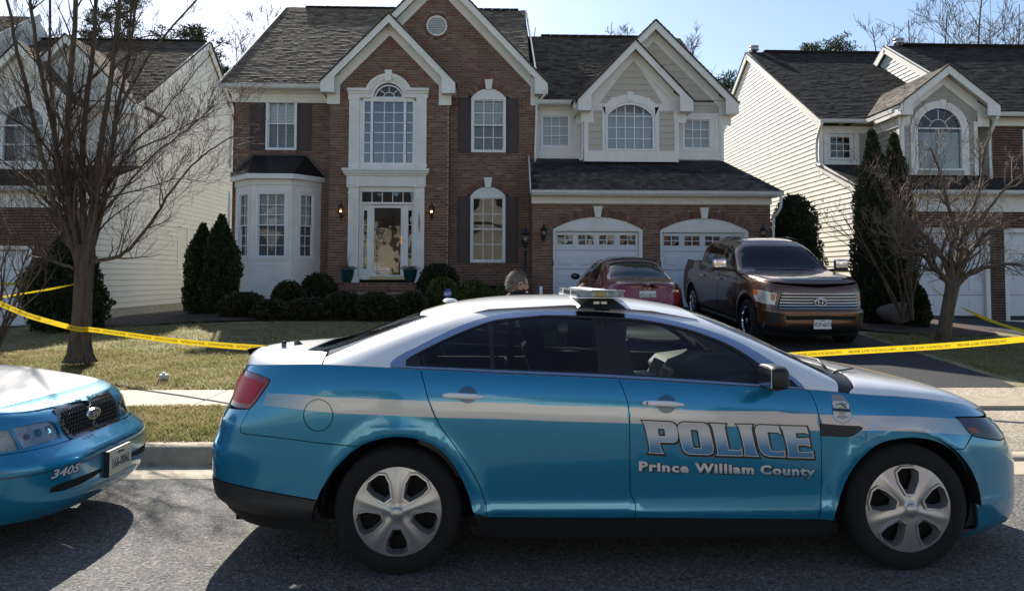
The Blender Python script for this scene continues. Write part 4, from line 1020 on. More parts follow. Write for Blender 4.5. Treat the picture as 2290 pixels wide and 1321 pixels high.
xs0, xs1 = X(1300, 300, YS), X(1618, 300, YS); xc0, xc1 = X(1306, 300, YC), X(1517, 300, YC)
wsr = pr_(1526, 264, 1591, 335, YS)
zband = Zt(250, YS, 1570)
panelwall('upper_wall', [(2.9, zlo), (xs1, zlo), (xs1, zband), (2.9, zband)], [rpoly(wsr, .01)], fS)
window(HO, *wsr, fS, cols=3, rt_=3, hung=False, fw_=.045)
m = MB(); ring(m, wsr[0]-.05, wsr[1]+.04, wsr[2]-.05, wsr[3]+.05, .06, fS, 0, .02); ring(m, wsr[1]+.1, wsr[1]+.22, wsr[2]-.05, wsr[3]+.05, .02, fS, 0, .012); rect(m, xs1-.1, xs1, zlo, zband, fS, 0, .03); m.build('trim', m_white, HO)
m = MB(); m.box(xs1-.02, xs1, YS, 30, zlo, ze2+.4); m.box(xs0, xs0+.02, YS, YR, zlo, ze2+.1); m.build('side_wall', m_white, HO)
ab = (X(1461, 54, YS), Zt(54, YS, 1461)); hb_ = X(1643, 237, YS)-ab[0]; slb = (ab[1]-Zt(236, YS, 1642))/hb_
gp = [(ab[0]-hb_+.6, zband-.02), (ab[0]+hb_-.32, zband-.02), (ab[0], ab[1]-.4)]
siding(gp, [], fS, m_beige, HO, h=.2)
m = MB(); m.prism(gp, fS, -.03, -.001); m.build('gable_wall', m_beige, HO)
gable_trim(HO, ab[0], ab[1], hb_, slb, YS, over=.36, shm=m_shg, roofback=5.2, lend=False)
wc = pr_(1355, 231, 1463, 337, YC); zsp = Zt(259, YC, 1408); risw = Zt(231, YC, 1408)-zsp
zw0 = Zt(342, YC, 1410)
hole = [(wc[0]+.01, wc[2]+.01), (wc[1]-.01, wc[2]+.01)]+arch_pts(wc[0]+.01, wc[1]-.01, zsp, risw, 16)
aC = (X(1416, 97, YC), Zt(97, YC, 1416)); hC = X(1543, 232, YC)-aC[0]; slC = (aC[1]-Zt(230, YC, 1540))/hC
zbt2 = Zt(362, YC, 1410)
gp = [(xc0, zbt2), (xc1, zbt2), (xc1, aC[1]-slC*(xc1-aC[0])-.2), (aC[0], aC[1]-.42), (xc0, aC[1]-slC*(aC[0]-xc0)-.2)]
wall_skin('bay_wall', gp, [hole], fC, m_white, HO)
to0, to1 = X(1347, 300, YC), X(1474, 300, YC); zbn0, zbn1 = Zt(247, YC, 1330), Zt(231, YC, 1330); zsill = Zt(338, YC, 1410)
upper = [(xc0+.12, zbn1+.01), (xc1-.12, zbn1+.01), (xc1-.12, zbn1+.3), (aC[0], aC[1]-.5), (xc0+.12, zbn1+.3)]
archo = [(to0, zbn0), (to1, zbn0)]+arch_pts(to0, to1, zbn0+.1, Zt(212, YC, 1410)-zbn0-.1, 16)
siding([(xc0+.45, zbn1+.01), (xc1-.45, zbn1+.01), (aC[0], aC[1]-.45)], [archo], fC, m_beige, HO, h=.185)
for a, b in ((xc0+.13, to0-.01), (to1+.01, xc1-.13)): siding([(a, zsill), (b, zsill), (b, zbn0-.01), (a, zbn0-.01)], [], fC, m_beige, HO, h=.185)
m = MB()
for a, b in ((xc0, xc0+.12), (xc1-.12, xc1)): rect(m, a, b, zbt2, zbn1+.1, fC, 0, .03)
rect(m, xc0+.12, to0, zbn0, zbn1, fC, 0, .026); rect(m, to1, xc1-.12, zbn0, zbn1, fC, 0, .026); rect(m, xc0+.12, xc1-.12, zbt2, zsill, fC, 0, .026)
ap1 = arch_pts(to0, to1, zbn0+.1, Zt(212, YC, 1410)-zbn0-.1, 20); ap2 = arch_pts(wc[0]-.02, wc[1]+.02, zsp, risw+.02, 20)
for i in range(20): m.prism([ap1[i], ap1[i+1], ap2[i+1], ap2[i]], fC, 0, .03)
for a, b in ((to0, wc[0]-.02), (wc[1]+.02, to1)): rect(m, a, b, zsill, zbn0+.1 if False else ap1[0][1], fC, 0, .03)
m.build('trim', m_white, HO)
m = MB(); key(m, (wc[0]+wc[1])/2, Zt(226, YC, 1410), Zt(206, YC, 1410), .13, .19, fC, .06); m.build('keystone', m_white, HO, bevel=.005)
arch_window(HO, wc[0], wc[1], wc[2], zsp, risw, fC, cols=5, hz=[Zt(q, YC, 1410) for q in (260, 285, 310)], fw_=.05, blind_to=Zt(252, YC, 1410))
m = MB(); m.box(xc0, xc0+.02, YC+.001, YR, zbt2, ze2); m.box(xc1-.02, xc1, YC+.001, YS, zbt2, ze2); m.build('side_wall', m_white, HO)
gable_trim(HO, aC[0], aC[1], hC, slC, YC, over=.36, shm=m_shg, roofback=4)
r2_ = 27.1; z2 = ze2+.676*(r2_-21.9)
shingles('upper_roof', (1.48, 21.92, ze2+.04), (1, 0, 0), sv, [(0, 0), (5.5, 0), (5.5, (r2_-21.92)*LS), (0, (r2_-21.92)*LS)], HO, m_shm)
m = MB(); m.add([(1.45, r2_, z2+.03), (7, r2_, z2+.03), (7, r2_+6, z2-4), (1.45, r2_+6, z2-4)], [(0, 1, 2, 3)]); m.build('rear_roof', m_shd, HO)
m = MB()
for i in range(12): m.bar((1.9+i*.34, r2_, z2+.06), (2.23+i*.34, r2_, z2+.066), .3, .035)
m.build('ridge_cap', m_shd, HO)
zz = Zt(198, 21.75, 1218)
downspout(HO, [(X(1219, 205, 21.7), 21.7, zz-.05), (X(1217, 212, 21.75), 21.75, zz-.2), (X(1201, 222, 22.0), 21.98, zz-.42), (X(1199, 250, YG), 21.99, zz-.8), (X(1197, 360, YG), 21.99, Zt(362, YG, 1200)), (X(1208, 372, 21.8), 21.85, Zt(371, 21.85, 1208))], .035)
downspout(HO, [(X(1288, 232, 21.6), 21.5, Zt(232, 21.5, 1288)), (X(1295, 243, 21.7), 21.6, Zt(243, 21.6, 1295)), (X(1303, 252, YC), 21.62, Zt(254, 21.6, 1303)), (X(1303, 350, YC), 21.62, Zt(345, 21.6, 1303)), (X(1297, 357, YC), 21.55, Zt(357, 21.5, 1297))], .035)
m = MB(); vx2, vz2 = U(765, 17, 29.6); m.lathe([(.1, -.5), (.1, .05), (.17, .06), (.17, .12), (.1, .18), (1e-4, .2)], (vx2, 29.6, rid-.0), 14); m.build('flue_vent', mat('galvanised', (.55, .57, .6), .35, metal=1), HO)
# lamp post by the garage corner
lx = X(1175, 560, 19.3); gzv = gz(lx, 19.3); lp = empty('lamp_post', (lx, 19.3, gzv), 'black lamp post with a ribbed glass lantern beside the garage corner', 'lamp post')
lz = Zt(535, 19.3, 1175); m = MB(); m.lathe([(.055, 0), (.05, .5), (.042, 1.0), (.042, lz-.32-gzv), (.055, lz-.3-gzv), (.03, lz-.27-gzv)], (lx, 19.3, gzv), 10); m.tube([(lx-.28, 19.3, lz-.95), (lx+.28, 19.3, lz-.95)], .012, 6); m.build('post', m_black, lp)
lantern(lp, (lx, 19.3, lz), 'lantern_head', lit=False, s=1.35)
# ================================================================== neighbour on the left
NL = empty('sided_house', (-13.5, 23, .5), 'cream vinyl-sided house with grey roof, partly behind the big bare tree on the left', 'house')
XL = -10.5
fW = Fr((XL, 0, 0), (0, 1, 0), (1, 0, 0))          # a = Y
prof = [(20.2, .72), (33.6, .72), (33.6, 6.75), (28.33, 10.15), (23.0, 6.75), (22.9, 4.75), (20.2, 3.95)]
lw = (26.08, 26.95, 1.88, 3.36)
siding(prof, [rpoly(lw)], fW, m_cream, NL, h=.16)
m = MB(); m.prism(prof, fW, -.03, -.002); m.build('side_wall', m_cream, NL)
window(NL, *lw, fW, cols=3, rt_=2, rb=2, blind=False, fw_=.06, room=False)
brick_wall('plinth', [(20.2, -.2), (33.6, -.2), (33.6, .70), (20.2, .70)], [], Fr((XL-.01, 0, 0), (0, 1, 0), (1, 0, 0)), NL, mt=mat('painted_brick', (.42, .41, .36), .8, attr='tint', cols=[(.36, .35, .31), (.46, .45, .40)]))
m = MB()
m.bar((XL+.10, 22.6, 6.55), (XL+.10, 28.33, 10.22), .05, .26); m.bar((XL+.10, 28.33, 10.22), (XL+.10, 34.0, 6.55), .05, .26); m.bar((XL+.05, 20.0, 3.84), (XL+.05, 22.9, 4.78), .05, .2)
m.build('rake_board', m_white, NL)
m = MB()
for q in ((24.2, 6.5), (25.5, 6.0)): m.box(XL, XL+.16, q[0]-.09, q[0]+.09, q[1]-.12, q[1]+.1)
m.build('wall_vent', m_gutter, NL, bevel=.01)
sl2 = (10.3-6.75)/(28.33-22.7); LL = math.hypot(28.33-22.62, 10.3-6.68)
shingles('main_roof', (-19.5, 22.62, 6.72), (1, 0, 0), (0, 28.33-22.62, 10.3-6.68), [(0, 0), (9.15, 0), (9.15, LL), (0, LL)], NL, m_shm)
m = MB(); m.add([(-19.5, 28.35, 10.32), (-10.3, 28.35, 10.32), (-10.3, 34, 6.6), (-19.5, 34, 6.6)], [(0, 1, 2, 3)]); m.bar((-19.5, 28.33, 10.36), (-10.5, 28.33, 10.36), .3, .04); m.build('rear_roof', m_shd, NL)
shingles('garage_roof', (-20, 19.85, 3.9), (1, 0, 0), (0, 3.1, 1.0), [(0, 0), (9.65, 0), (9.65, 3.25), (0, 3.25)], NL, m_shd)
f2 = front(23.0); f1 = front(22.2); f0 = front(20.2)
wall_skin('upper_wall', [(-20, 4.6), (XL, 4.6), (XL, 6.75), (-20, 6.75)], [[(-11.74, 5.01), (-11.06, 5.01), (-11.06, 6.19), (-11.74, 6.19)]], f2, m_white, NL)
m = MB(); rect(m, -20, XL, 6.45, 6.6, f2, 0, .05); ring(m, -11.9, -10.9, 4.85, 6.35, .15, f2, 0, .02); m.build('trim', m_white, NL)
window(NL, -11.75, -11.05, 5.0, 6.2, f2, cols=3, rt_=3, hung=False)
gutter(NL, (-12.1, 22.6, 6.72), (XL+.1, 22.6, 6.72))
# projecting part with two white gables
wall_skin('bay_wall', [(-14.8, 4.6), (-12.1, 4.6), (-12.1, 6.5), (-13.4, 7.9), (-14.8, 6.6)], [[(-13.99, 4.86), (-12.76, 4.86)]+arch_pts(-13.99, -12.76, 5.95, .61, 16)], f1, m_cream, NL)
m = MB(); m.box(-12.12, -12.1, 22.21, 23, 4.6, 6.6); m.build('bay_side', m_cream, NL)
arch_window(NL, -14.0, -12.75, 4.85, 5.95, .62, f1, cols=2, fan=5, hz=(5.4,))
m = MB(); ap1 = arch_pts(-14.2, -12.55, 5.95, .82, 16); ap2 = arch_pts(-14.0, -12.75, 5.95, .62, 16)
for i in range(16): m.prism([ap1[i], ap1[i+1], ap2[i+1], ap2[i]], f1, 0, .03)
m.build('arch_trim', m_white, NL)
gable_trim(NL, -13.45, 8.3, 1.6, 1.08, 22.2, over=.33, shm=m_shg, roofback=3.2)
m = MB(); m.xz([(-14.6, 6.5), (-10.55, 6.5), (-12.45, 8.45)], 22.75, 22.8); m.build('gable_wall', m_cream, NL)
gable_trim(NL, -12.42, 8.72, 2.0, 1.0, 22.8, over=.35, shm=m_shg, roofback=2.2, lend=False)
m = MB(); m.box(-22, -16.5, 24.0, 32, 4, 8.5); m.add([(-16.49, 24, 8.5), (-16.49, 32, 8.5), (-16.49, 28, 11.02)], [(0, 1, 2)]); m.build('tall_wall', m_cream, NL)
m = MB(); m.bar((-16.4, 23.7, 8.3), (-16.4, 28, 11.05), .05, .25); m.build('rake_board', m_white, NL)
shingles('tall_roof', (-22, 23.7, 8.33), (1, 0, 0), (0, 4.3, 2.74), [(0, 0), (5.6, 0), (5.6, 5.1), (0, 5.1)], NL, m_shg)
gdl = (-14.3, -11.92, .25, 2.3)
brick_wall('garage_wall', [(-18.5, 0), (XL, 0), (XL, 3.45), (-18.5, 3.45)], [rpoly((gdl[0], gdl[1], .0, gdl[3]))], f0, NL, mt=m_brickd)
m = MB(); rect(m, -18.5, XL+.03, 3.4, 3.85, f0, .0, .06); m.build('frieze_board', m_white, NL)
gutter(NL, (-18.5, 19.9, 3.92), (XL+.2, 19.9, 3.92))
gd = empty('garage_door', (-13.1, 20.3, .25), parent=NL)
for r in range(4):
	m = MB(); z0 = .25+r*.51; rect(m, gdl[0], gdl[1], z0, z0+.50, f0, -.14, -.1)
	for c in range(4): a = gdl[0]+.08+c*.58; rect(m, a, a+.45, z0+.1, z0+.4, f0, -.1, -.088)
	m.build('panel', m_gd, gd, bevel=.005)
m = MB(); ring(m, gdl[0]-.1, gdl[1]+.1, .15, gdl[3]+.1, .1, f0, -.14, .02); m.build('door_jamb', m_white, gd)
# ================================================================== neighbour on the right
NR = empty('sided_house', (14, 24, .6), 'cream-sided house with charcoal roof and arched window, right of the brick house', 'house')
XR = 10.7; fV = Fr((XR, 0, 0), (0, 1, 0), (-1, 0, 0))
prof = [(21.5, .6), (38, .6), (38, 6.1), (30.5, 10.6), (24.1, 6.55), (24.0, 5.2), (21.5, 4.2)]
siding(prof, [], fV, mat('cream_siding_sunlit', (.78, .75, .66), .55, var=.04, vscale=1.2, bump=.08, bscale=40), NR, h=.155)  # paler than the other cream: sunlight put into this wall's colour
m = MB(); m.prism(prof, fV, -.03, -.002); m.prism([(21.5, .2), (38, .2), (38, .6), (21.5, .6)], fV, -.03, .01); m.build('side_wall', m_cream, NR)
m = MB(); m.bar((XR-.10, 23.7, 6.50), (XR-.10, 30.5, 10.72), .05, .27); m.bar((XR-.10, 30.5, 10.72), (XR-.10, 38.3, 6.1), .05, .27); m.bar((XR-.06, 21.2, 4.05), (XR-.06, 24.0, 5.22), .05, .22)
m.build('rake_board', m_white, NR)
LL = math.hypot(30.5-23.66, 10.85-6.68)
shingles('main_roof', (XR-.15, 23.66, 6.68), (1, 0, 0), (0, 30.5-23.66, 10.85-6.68), [(0, 0), (6.5, 0), (6.5, LL), (0, LL)], NR, m_shd)
m = MB(); m.add([(XR-.15, 30.52, 10.87), (17.2, 30.52, 10.87), (17.2, 38, 6.2), (XR-.15, 38, 6.2)], [(0, 1, 2, 3)]); m.bar((XR+.6, 30.5, 10.9), (17, 30.5, 10.9), .3, .05); m.build('rear_roof', m_shd, NR)
fq = front(24.1); fb = front(22.3); fg_ = front(21.5)
m = MB(); rect(m, XR-.02, 12.4, 6.3, 6.52, fq, 0, .05); m.build('frieze_board', m_white, NR)
wn = (X(1852, 330, 24.1), X(1907, 330, 24.1), Zt(358, 24.1, 1880), Zt(301, 24.1, 1880))
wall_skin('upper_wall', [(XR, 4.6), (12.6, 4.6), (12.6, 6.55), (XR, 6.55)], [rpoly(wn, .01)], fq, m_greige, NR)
m = MB(); ring(m, wn[0]-.16, wn[1]+.2, wn[2]-.4, wn[3]+.18, .16, fq, 0, .03); rect(m, wn[0]-.16, wn[1]+.2, wn[2]-.26, wn[2]-.02, fq, 0, .031); m.box(XR-.02, XR+.12, 24.04, 24.1, 4.8, 6.4); m.build('trim', m_white, NR)
window(NR, *wn, fq, cols=3, rt_=3, hung=False, blind=False)
bx0, bx1 = X(2013, 320, 22.3), X(2186, 320, 22.3)
zb_ = Zt(392, 22.3, 2100); zsp2, zs_ = Zt(287, 22.3, 2100), Zt(345, 22.3, 2100)
aR = (X(2107, 152, 22.3), Zt(152, 22.3, 2107)); hR = (X(2219, 242, 22.3)-aR[0]); slR = (aR[1]-Zt(240, 22.3, 2215))/hR
wR = (X(2048, 300, 22.3), X(2153, 300, 22.3)); rR = Zt(239, 22.3, 2100)-zsp2
hole = [(wR[0]+.01, zb_+.15), (wR[1]-.01, zb_+.15)]+arch_pts(wR[0]+.01, wR[1]-.01, zsp2, rR, 16)
gp = [(bx0, zb_), (bx1, zb_), (bx1, aR[1]-slR*(bx1-aR[0])-.25), (aR[0], aR[1]-.4), (bx0, aR[1]-slR*(aR[0]-bx0)-.25)]
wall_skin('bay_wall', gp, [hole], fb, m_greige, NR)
tr_o = [(wR[0]-.17, zb_), (wR[1]+.17, zb_)]+arch_pts(wR[0]-.17, wR[1]+.17, zsp2, rR+.17, 16)
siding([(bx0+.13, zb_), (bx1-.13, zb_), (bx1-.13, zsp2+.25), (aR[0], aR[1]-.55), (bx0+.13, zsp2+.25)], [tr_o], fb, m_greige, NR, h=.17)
arch_window(NR, wR[0], wR[1], zb_+.15, zsp2, rR, fb, cols=2, fan=4, hz=[], fw_=.05, blind_to=zsp2-.1)
m = MB(); a1 = arch_pts(wR[0]-.17, wR[1]+.17, zsp2, rR+.17, 20); a2 = arch_pts(wR[0], wR[1], zsp2, rR, 20)
for i in range(20): m.prism([a1[i], a1[i+1], a2[i+1], a2[i]], fb, 0, .035)
rect(m, wR[0]-.17, wR[0], zb_, zsp2, fb, 0, .035); rect(m, wR[1], wR[1]+.17, zb_, zsp2, fb, 0, .035); rect(m, bx0, bx0+.12, zb_, zsp2+.2, fb, 0, .03); rect(m, bx1-.12, bx1, zb_, zsp2+.2, fb, 0, .03); key(m, aR[0]-.03, zsp2+rR-.0, zsp2+rR+.2, .12, .2, fb, .06)
m.build('trim', m_white, NR)
fs = Fr((bx0, 0, 0), (0, 1, 0), (-1, 0, 0)); siding([(22.3, zb_), (24.1, zb_), (24.1, 6.3), (22.3, 6.3)], [], fs, m_greige, NR, h=.17)
m = MB(); m.box(bx0-.03, bx0, 22.28, 22.42, zb_, 6.4); m.box(bx0+.001, bx0+.02, 22.3, 24.1, zb_, 6.5); m.box(bx0-.06, bx0, 22.3, 24.05, 6.18, 6.42); m.box(bx1-.02, bx1, 22.3, 24.1, zb_, 6.5); m.build('trim', m_white, NR)
gable_trim(NR, aR[0], aR[1], hR, slR, 22.3, over=.36, shm=mat('shingle_tan', (.2, .18, .15), .9, attr='tint', cols=[(.13, .12, .10), (.2, .185, .155), (.26, .24, .2)], bump=.5, bscale=300, spec=.2), roofback=3.9)
gutter(NR, (XR-.15, 23.66, 6.66), (bx0-.35, 23.66, 6.66))
m = MB(); m.bar((bx0-.38, 21.96, 6.58), (bx0-.38, 23.66, 6.58), .1, .12); m.build('gutter', m_gutter, NR)
downspout(NR, [(XR-.1, 23.6, 6.55), (XR-.13, 23.75, 6.3), (XR-.08, 24.05, 6.0), (XR-.08, 24.05, 5.35), (XR-.1, 23.7, 5.2)], .045)
# taller block on the right
XT = 15.3
m = MB(); m.xz([(XT, .3), (26, .3), (26, 6.5), (XT, 6.5)], 22.5, 22.6); m.add([(XT, 22.5, 3), (XT, 34, 3), (XT, 34, 6.9), (XT, 28.3, 10.25), (XT, 22.5, 6.5)], [(0, 1, 2, 3, 4)]); m.build('tall_wall', m_cream, NR)
fX = Fr((XT, 0, 0), (0, 1, 0), (-1, 0, 0)); siding([(22.52, 4.5), (33.8, 4.5), (33.8, 6.9), (28.25, 10.2), (22.52, 6.6)], [], fX, m_cream, NR, h=.155)
m = MB(); m.bar((XT-.12, 22.0, 6.42), (XT-.12, 28.3, 10.38), .05, .28); m.bar((XT-.12, 28.3, 10.38), (XT-.12, 34.5, 6.6), .05, .28); m.build('rake_board', m_white, NR)
LL = math.hypot(28.3-22.05, 10.5-6.6)
shingles('tall_roof', (XT-.15, 22.05, 6.58), (1, 0, 0), (0, 28.3-22.05, 10.5-6.6), [(0, 0), (9, 0), (9, LL), (0, LL)], NR, m_shd)
m = MB(); m.add([(XT-.15, 28.32, 10.52), (25, 28.32, 10.52), (25, 34.5, 6.6), (XT-.15, 34.5, 6.6)], [(0, 1, 2, 3)]); m.bar((XT+.5, 28.3, 10.56), (25, 28.3, 10.56), .3, .05); m.build('rear_roof', m_shd, NR)
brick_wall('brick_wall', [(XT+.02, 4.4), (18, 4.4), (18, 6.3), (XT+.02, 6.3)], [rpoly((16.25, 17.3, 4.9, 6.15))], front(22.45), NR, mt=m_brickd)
window(NR, 16.25, 17.3, 4.9, 6.15, front(22.45), cols=3, rt_=2, rb=2)
m = MB(); rect(m, XT, 18, 6.25, 6.5, front(22.45), 0, .06); m.build('frieze_board', m_white, NR); gutter(NR, (XT-.1, 22.08, 6.58), (20, 22.08, 6.58))
downspout(NR, [(XT-.1, 22.0, 6.45), (XT-.15, 22.2, 6.1), (XT-.1, 22.4, 5.8), (XT-.08, 22.4, 4.6)], .045)
# its garage
shingles('garage_roof', (XR-.1, 21.15, 4.15), (1, 0, 0), (0, 3, 1.15), [(0, 0), (8, 0), (8, 3.2), (0, 3.2)], NR, m_shd)
m = MB(); rect(m, XR, 18.5, 3.55, 4.05, fg_, .0, .06); m.build('frieze_board', m_white, NR); gutter(NR, (XR-.12, 21.15, 4.13), (19, 21.15, 4.13))
g1 = (X(2046, 640, 21.5), X(2205, 640, 21.5)); g2 = (X(2255, 640, 21.5), X(2415, 640, 21.5)); zgt = Zt(520, 21.5, 2130)
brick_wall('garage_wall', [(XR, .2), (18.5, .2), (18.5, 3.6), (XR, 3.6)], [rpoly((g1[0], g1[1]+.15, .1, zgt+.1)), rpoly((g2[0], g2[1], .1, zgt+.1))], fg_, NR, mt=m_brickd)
for g_ in (g1, g2):
	gd = empty('garage_door', ((g_[0]+g_[1])/2, 21.6, .55), parent=NR); hh = (zgt-.55)/4
	for r in range(4):
		m = MB(); z0 = .55+r*hh; rect(m, g_[0], g_[1], z0, z0+hh-.012, fg_, -.14, -.1)
		for c in range(4): pw_ = (g_[1]-g_[0])/4; a = g_[0]+.08+c*pw_; rect(m, a, a+pw_-.16, z0+.1, z0+hh-.1, fg_, -.1, -.085)
		m.build('panel', m_gd, gd, bevel=.005)
	m = MB(); ring(m, g_[0]-.1, g_[1]+.12, .3, zgt+.12, .12, fg_, -.14, .02); m.build('door_jamb', m_white, gd)
for (px, py, Y, nm) in ((1686, 108, 30.6, 0), (2010, 92, 28.6, 1)):
	vx2, vz2 = U(px, py, Y); m = MB(); m.lathe([(.12, -.9), (.12, -.02), (.2, -.01), (.2, .05), (.12, .06), (.12, .1), (.2, .12), (.2, .17), (1e-4, .19)], (vx2, Y, vz2-.1), 14); m.build('flue', MATS['galvanised'], NR)

# ================================================================== houses across the street, behind the camera (seen only in reflections)
def simple_house(x0, x1, col, roof, lb):
	h = empty('opposite_house', ((x0+x1)/2, -20, 0), lb, 'house'); mw = mat('opp_'+col[0], col[1], .7)
	m = MB(); m.box(x0, x1, -30, -20, 0, 6.2); m.xz([(x0+1, 6.2), (x0+6, 6.2), (x0+3.5, 9)], -20, -20.3); m.build('wall', mw, h)
	m = MB(); m.add([(x0-.4, -19.6, 6.1), (x1+.4, -19.6, 6.1), (x1+.4, -25, 9.8), (x0-.4, -25, 9.8), (x1+.4, -30.4, 6.1), (x0-.4, -30.4, 6.1)], [(0, 1, 2, 3), (3, 2, 4, 5)]); m.build('roof', m_felt, h)
	for i in range(3):
		for z in (1, 3.9):
			a = x0+1.2+i*(x1-x0-3)/2.2; window(h, a, a+1.1, z, z+1.6, Fr((0, -19.95, 0), (1, 0, 0), (0, 1, 0)), room=False, blind=False)
	m = MB(); m.box(x1-4.5, x1-.6, -20.0, -19.9, .2, 2.5); m.build('garage_door', m_gd, h)
simple_house(-19, -7.5, ('tan', (.5, .44, .32)), 0, 'tan-sided house across the street behind the viewpoint, left one')
simple_house(-3.5, 8, ('cream', (.6, .57, .48)), 0, 'cream-sided house across the street behind the viewpoint, middle one')
simple_house(12, 24, ('brick', (.25, .12, .09)), 0, 'brick-fronted house across the street behind the viewpoint, right one')
m = MB(); m.box(-18.4, XL-.06, 20.37, 29, -.1, 3.85); m.build('garage_light_block', m_room, NL)  # added behind the doors so no sun leaks between the panels
m = MB(); m.box(XR+.06, 18.4, 21.67, 30, .1, 4.0); m.build('garage_light_block', m_room, NR)  # same added light stop behind these doors
# ================================================================== plants and trees
def bark(name, c0, c1):
	m = mat(name, c0, .85, cols=[c0, c1, tuple(x*.5 for x in c0)], vscale=14, var=.35, bump=1., bscale=45, spec=.2); n = m.node_tree
	v = n.nodes.new('ShaderNodeVectorMath'); v.operation = 'MULTIPLY'; v.inputs[1].default_value = (1, 1, .18); g = n.nodes.new('ShaderNodeNewGeometry'); n.links.new(g.outputs['Position'], v.inputs[0])
	for t in n.nodes:
		if t.type == 'TEX_NOISE': n.links.new(v.outputs[0], t.inputs['Vector'])
		if t.type == 'BUMP': t.inputs['Distance'].default_value = .03
	return m
m_bark = bark('bark_grey', (.075, .055, .040), (.115, .088, .062)); m_twig = mat('twig', (.075, .048, .035), .8, var=.2, vscale=5, spec=.2)
m_bark2 = bark('bark_brown', (.10, .075, .055), (.15, .115, .085)); m_twig2 = mat('twig_smooth', (.17, .125, .095), .6, var=.3, vscale=6, spec=.3)
def rv(): return Vector((random.gauss(0, 1), random.gauss(0, 1), random.gauss(0, 1)))
def grow(m, p, d, ln, r, lev, up=.25, wob=.16, kids=4, spread=.75, tw=None, minr=.0022, bound=None):
	"""one branch with its side shoots; m = mesh for limbs, tw = mesh for twigs"""
	n = 5 if lev > 1 else 4; pts = [p.copy()]; rad = [r]; q = p.copy(); d = d.normalized()
	for i in range(n):
		d = (d+rv()*wob+Vector((0, 0, up))*.18).normalized(); q = q+d*(ln/n); pts.append(q.copy()); rad.append(max(minr, r*(1-.75*(i+1)/n)))
	tgt = m if r > .012 else tw
	tgt.tube(pts, rad, 6 if r > .03 else (4 if r > .009 else 3), False)
	if lev <= 0: return
	for k in range(kids):
		t = random.uniform(.25, .98); i = min(int(t*n), n-1); s = pts[i].lerp(pts[i+1], t*n-i)
		dd = (pts[i+1]-pts[i]).normalized(); sd_ = rv(); sd_ = (sd_-dd*sd_.dot(dd)).normalized()
		nd = (dd*random.uniform(.5, 1)+sd_*spread+Vector((0, 0, up*.6))).normalized()
		if bound and not bound(s): continue
		grow(m, s, nd, ln*random.uniform(.42, .68), max(minr, r*(1-.75*t)*.62), lev-1, up, wob*1.1, max(2, kids-1), spread, tw, minr, bound)
def limb(m, tw, pxs, Y0, Y1, r0, r1, lev=2, kids=9, ln=1.1, up=.3, spread=.7, sub=None, start=.1):
	"""main limb traced through measured points, then clothed with side branches"""
	n = len(pxs); P = []
	for i, (a, b) in enumerate(pxs):
		Y = lerp(Y0, Y1, i/(n-1)); x, z = U(a, b, Y); P.append(Vector((x, Y, z)))
	P = [Vector(p) for p in catmull(P, 4)]; k = len(P)
	P = [p+rv()*.006 if 0 < i < k-1 else p for i, p in enumerate(P)]
	m.tube(P, [lerp(r0, r1, (i/(k-1))**.8) for i in range(k)], 9 if r0 > .05 else 6, False)
	for j in range(kids):
		t = random.uniform(start, 1.); i = min(int(t*(k-1)), k-2); s = P[i]; dd = (P[i+1]-P[i]).normalized(); sd_ = rv(); sd_ = (sd_-dd*sd_.dot(dd)).normalized()
		rr = lerp(r0, r1, t)*random.uniform(.3, .55)
		grow(m, s, (dd+sd_*spread+Vector((0, 0, .25))).normalized(), ln*random.uniform(.6, 1.25)*(1.15-.5*t), max(.005, rr), lev, up, .12, 4, .65, tw)
	return P
random.seed(21)
# --- the big bare maple on the left lawn
bx, bz = U(178, 800, 11.6)
T1 = empty('bare_tree', (bx, 11.6, bz), 'large leafless tree with a thick furrowed trunk and many upright limbs on the left lawn', 'tree')
tm = MB(); n = 20
prof = [(0, .215), (.05, .19), (.12, .168), (.3, .145), (.6, .13), (1.0, .124), (1.35, .128), (1.6, .14), (1.75, .13)]
vs = []; K = 64
for h, r in prof:
	cx = bx+.02*h;
	for j in range(K):
		a = 2*math.pi*j/K; rr = r*(1+.045*math.sin(a*9+h*2.2)+.03*math.sin(a*17-h*5)+.02*math.sin(a*5+h*9)+(.18*max(0, math.sin(a*4+1))*max(0, .2-h)/.2))
		vs.append((cx+rr*math.cos(a), 11.6+rr*math.sin(a), bz-.06+h))
tm.s = True; tm.add(vs, [(i*K+j, i*K+(j+1) % K, (i+1)*K+(j+1) % K, (i+1)*K+j) for i in range(len(prof)-1) for j in range(K)]); tm.s = False
tm.build('trunk', m_bark, T1)
tw = MB()
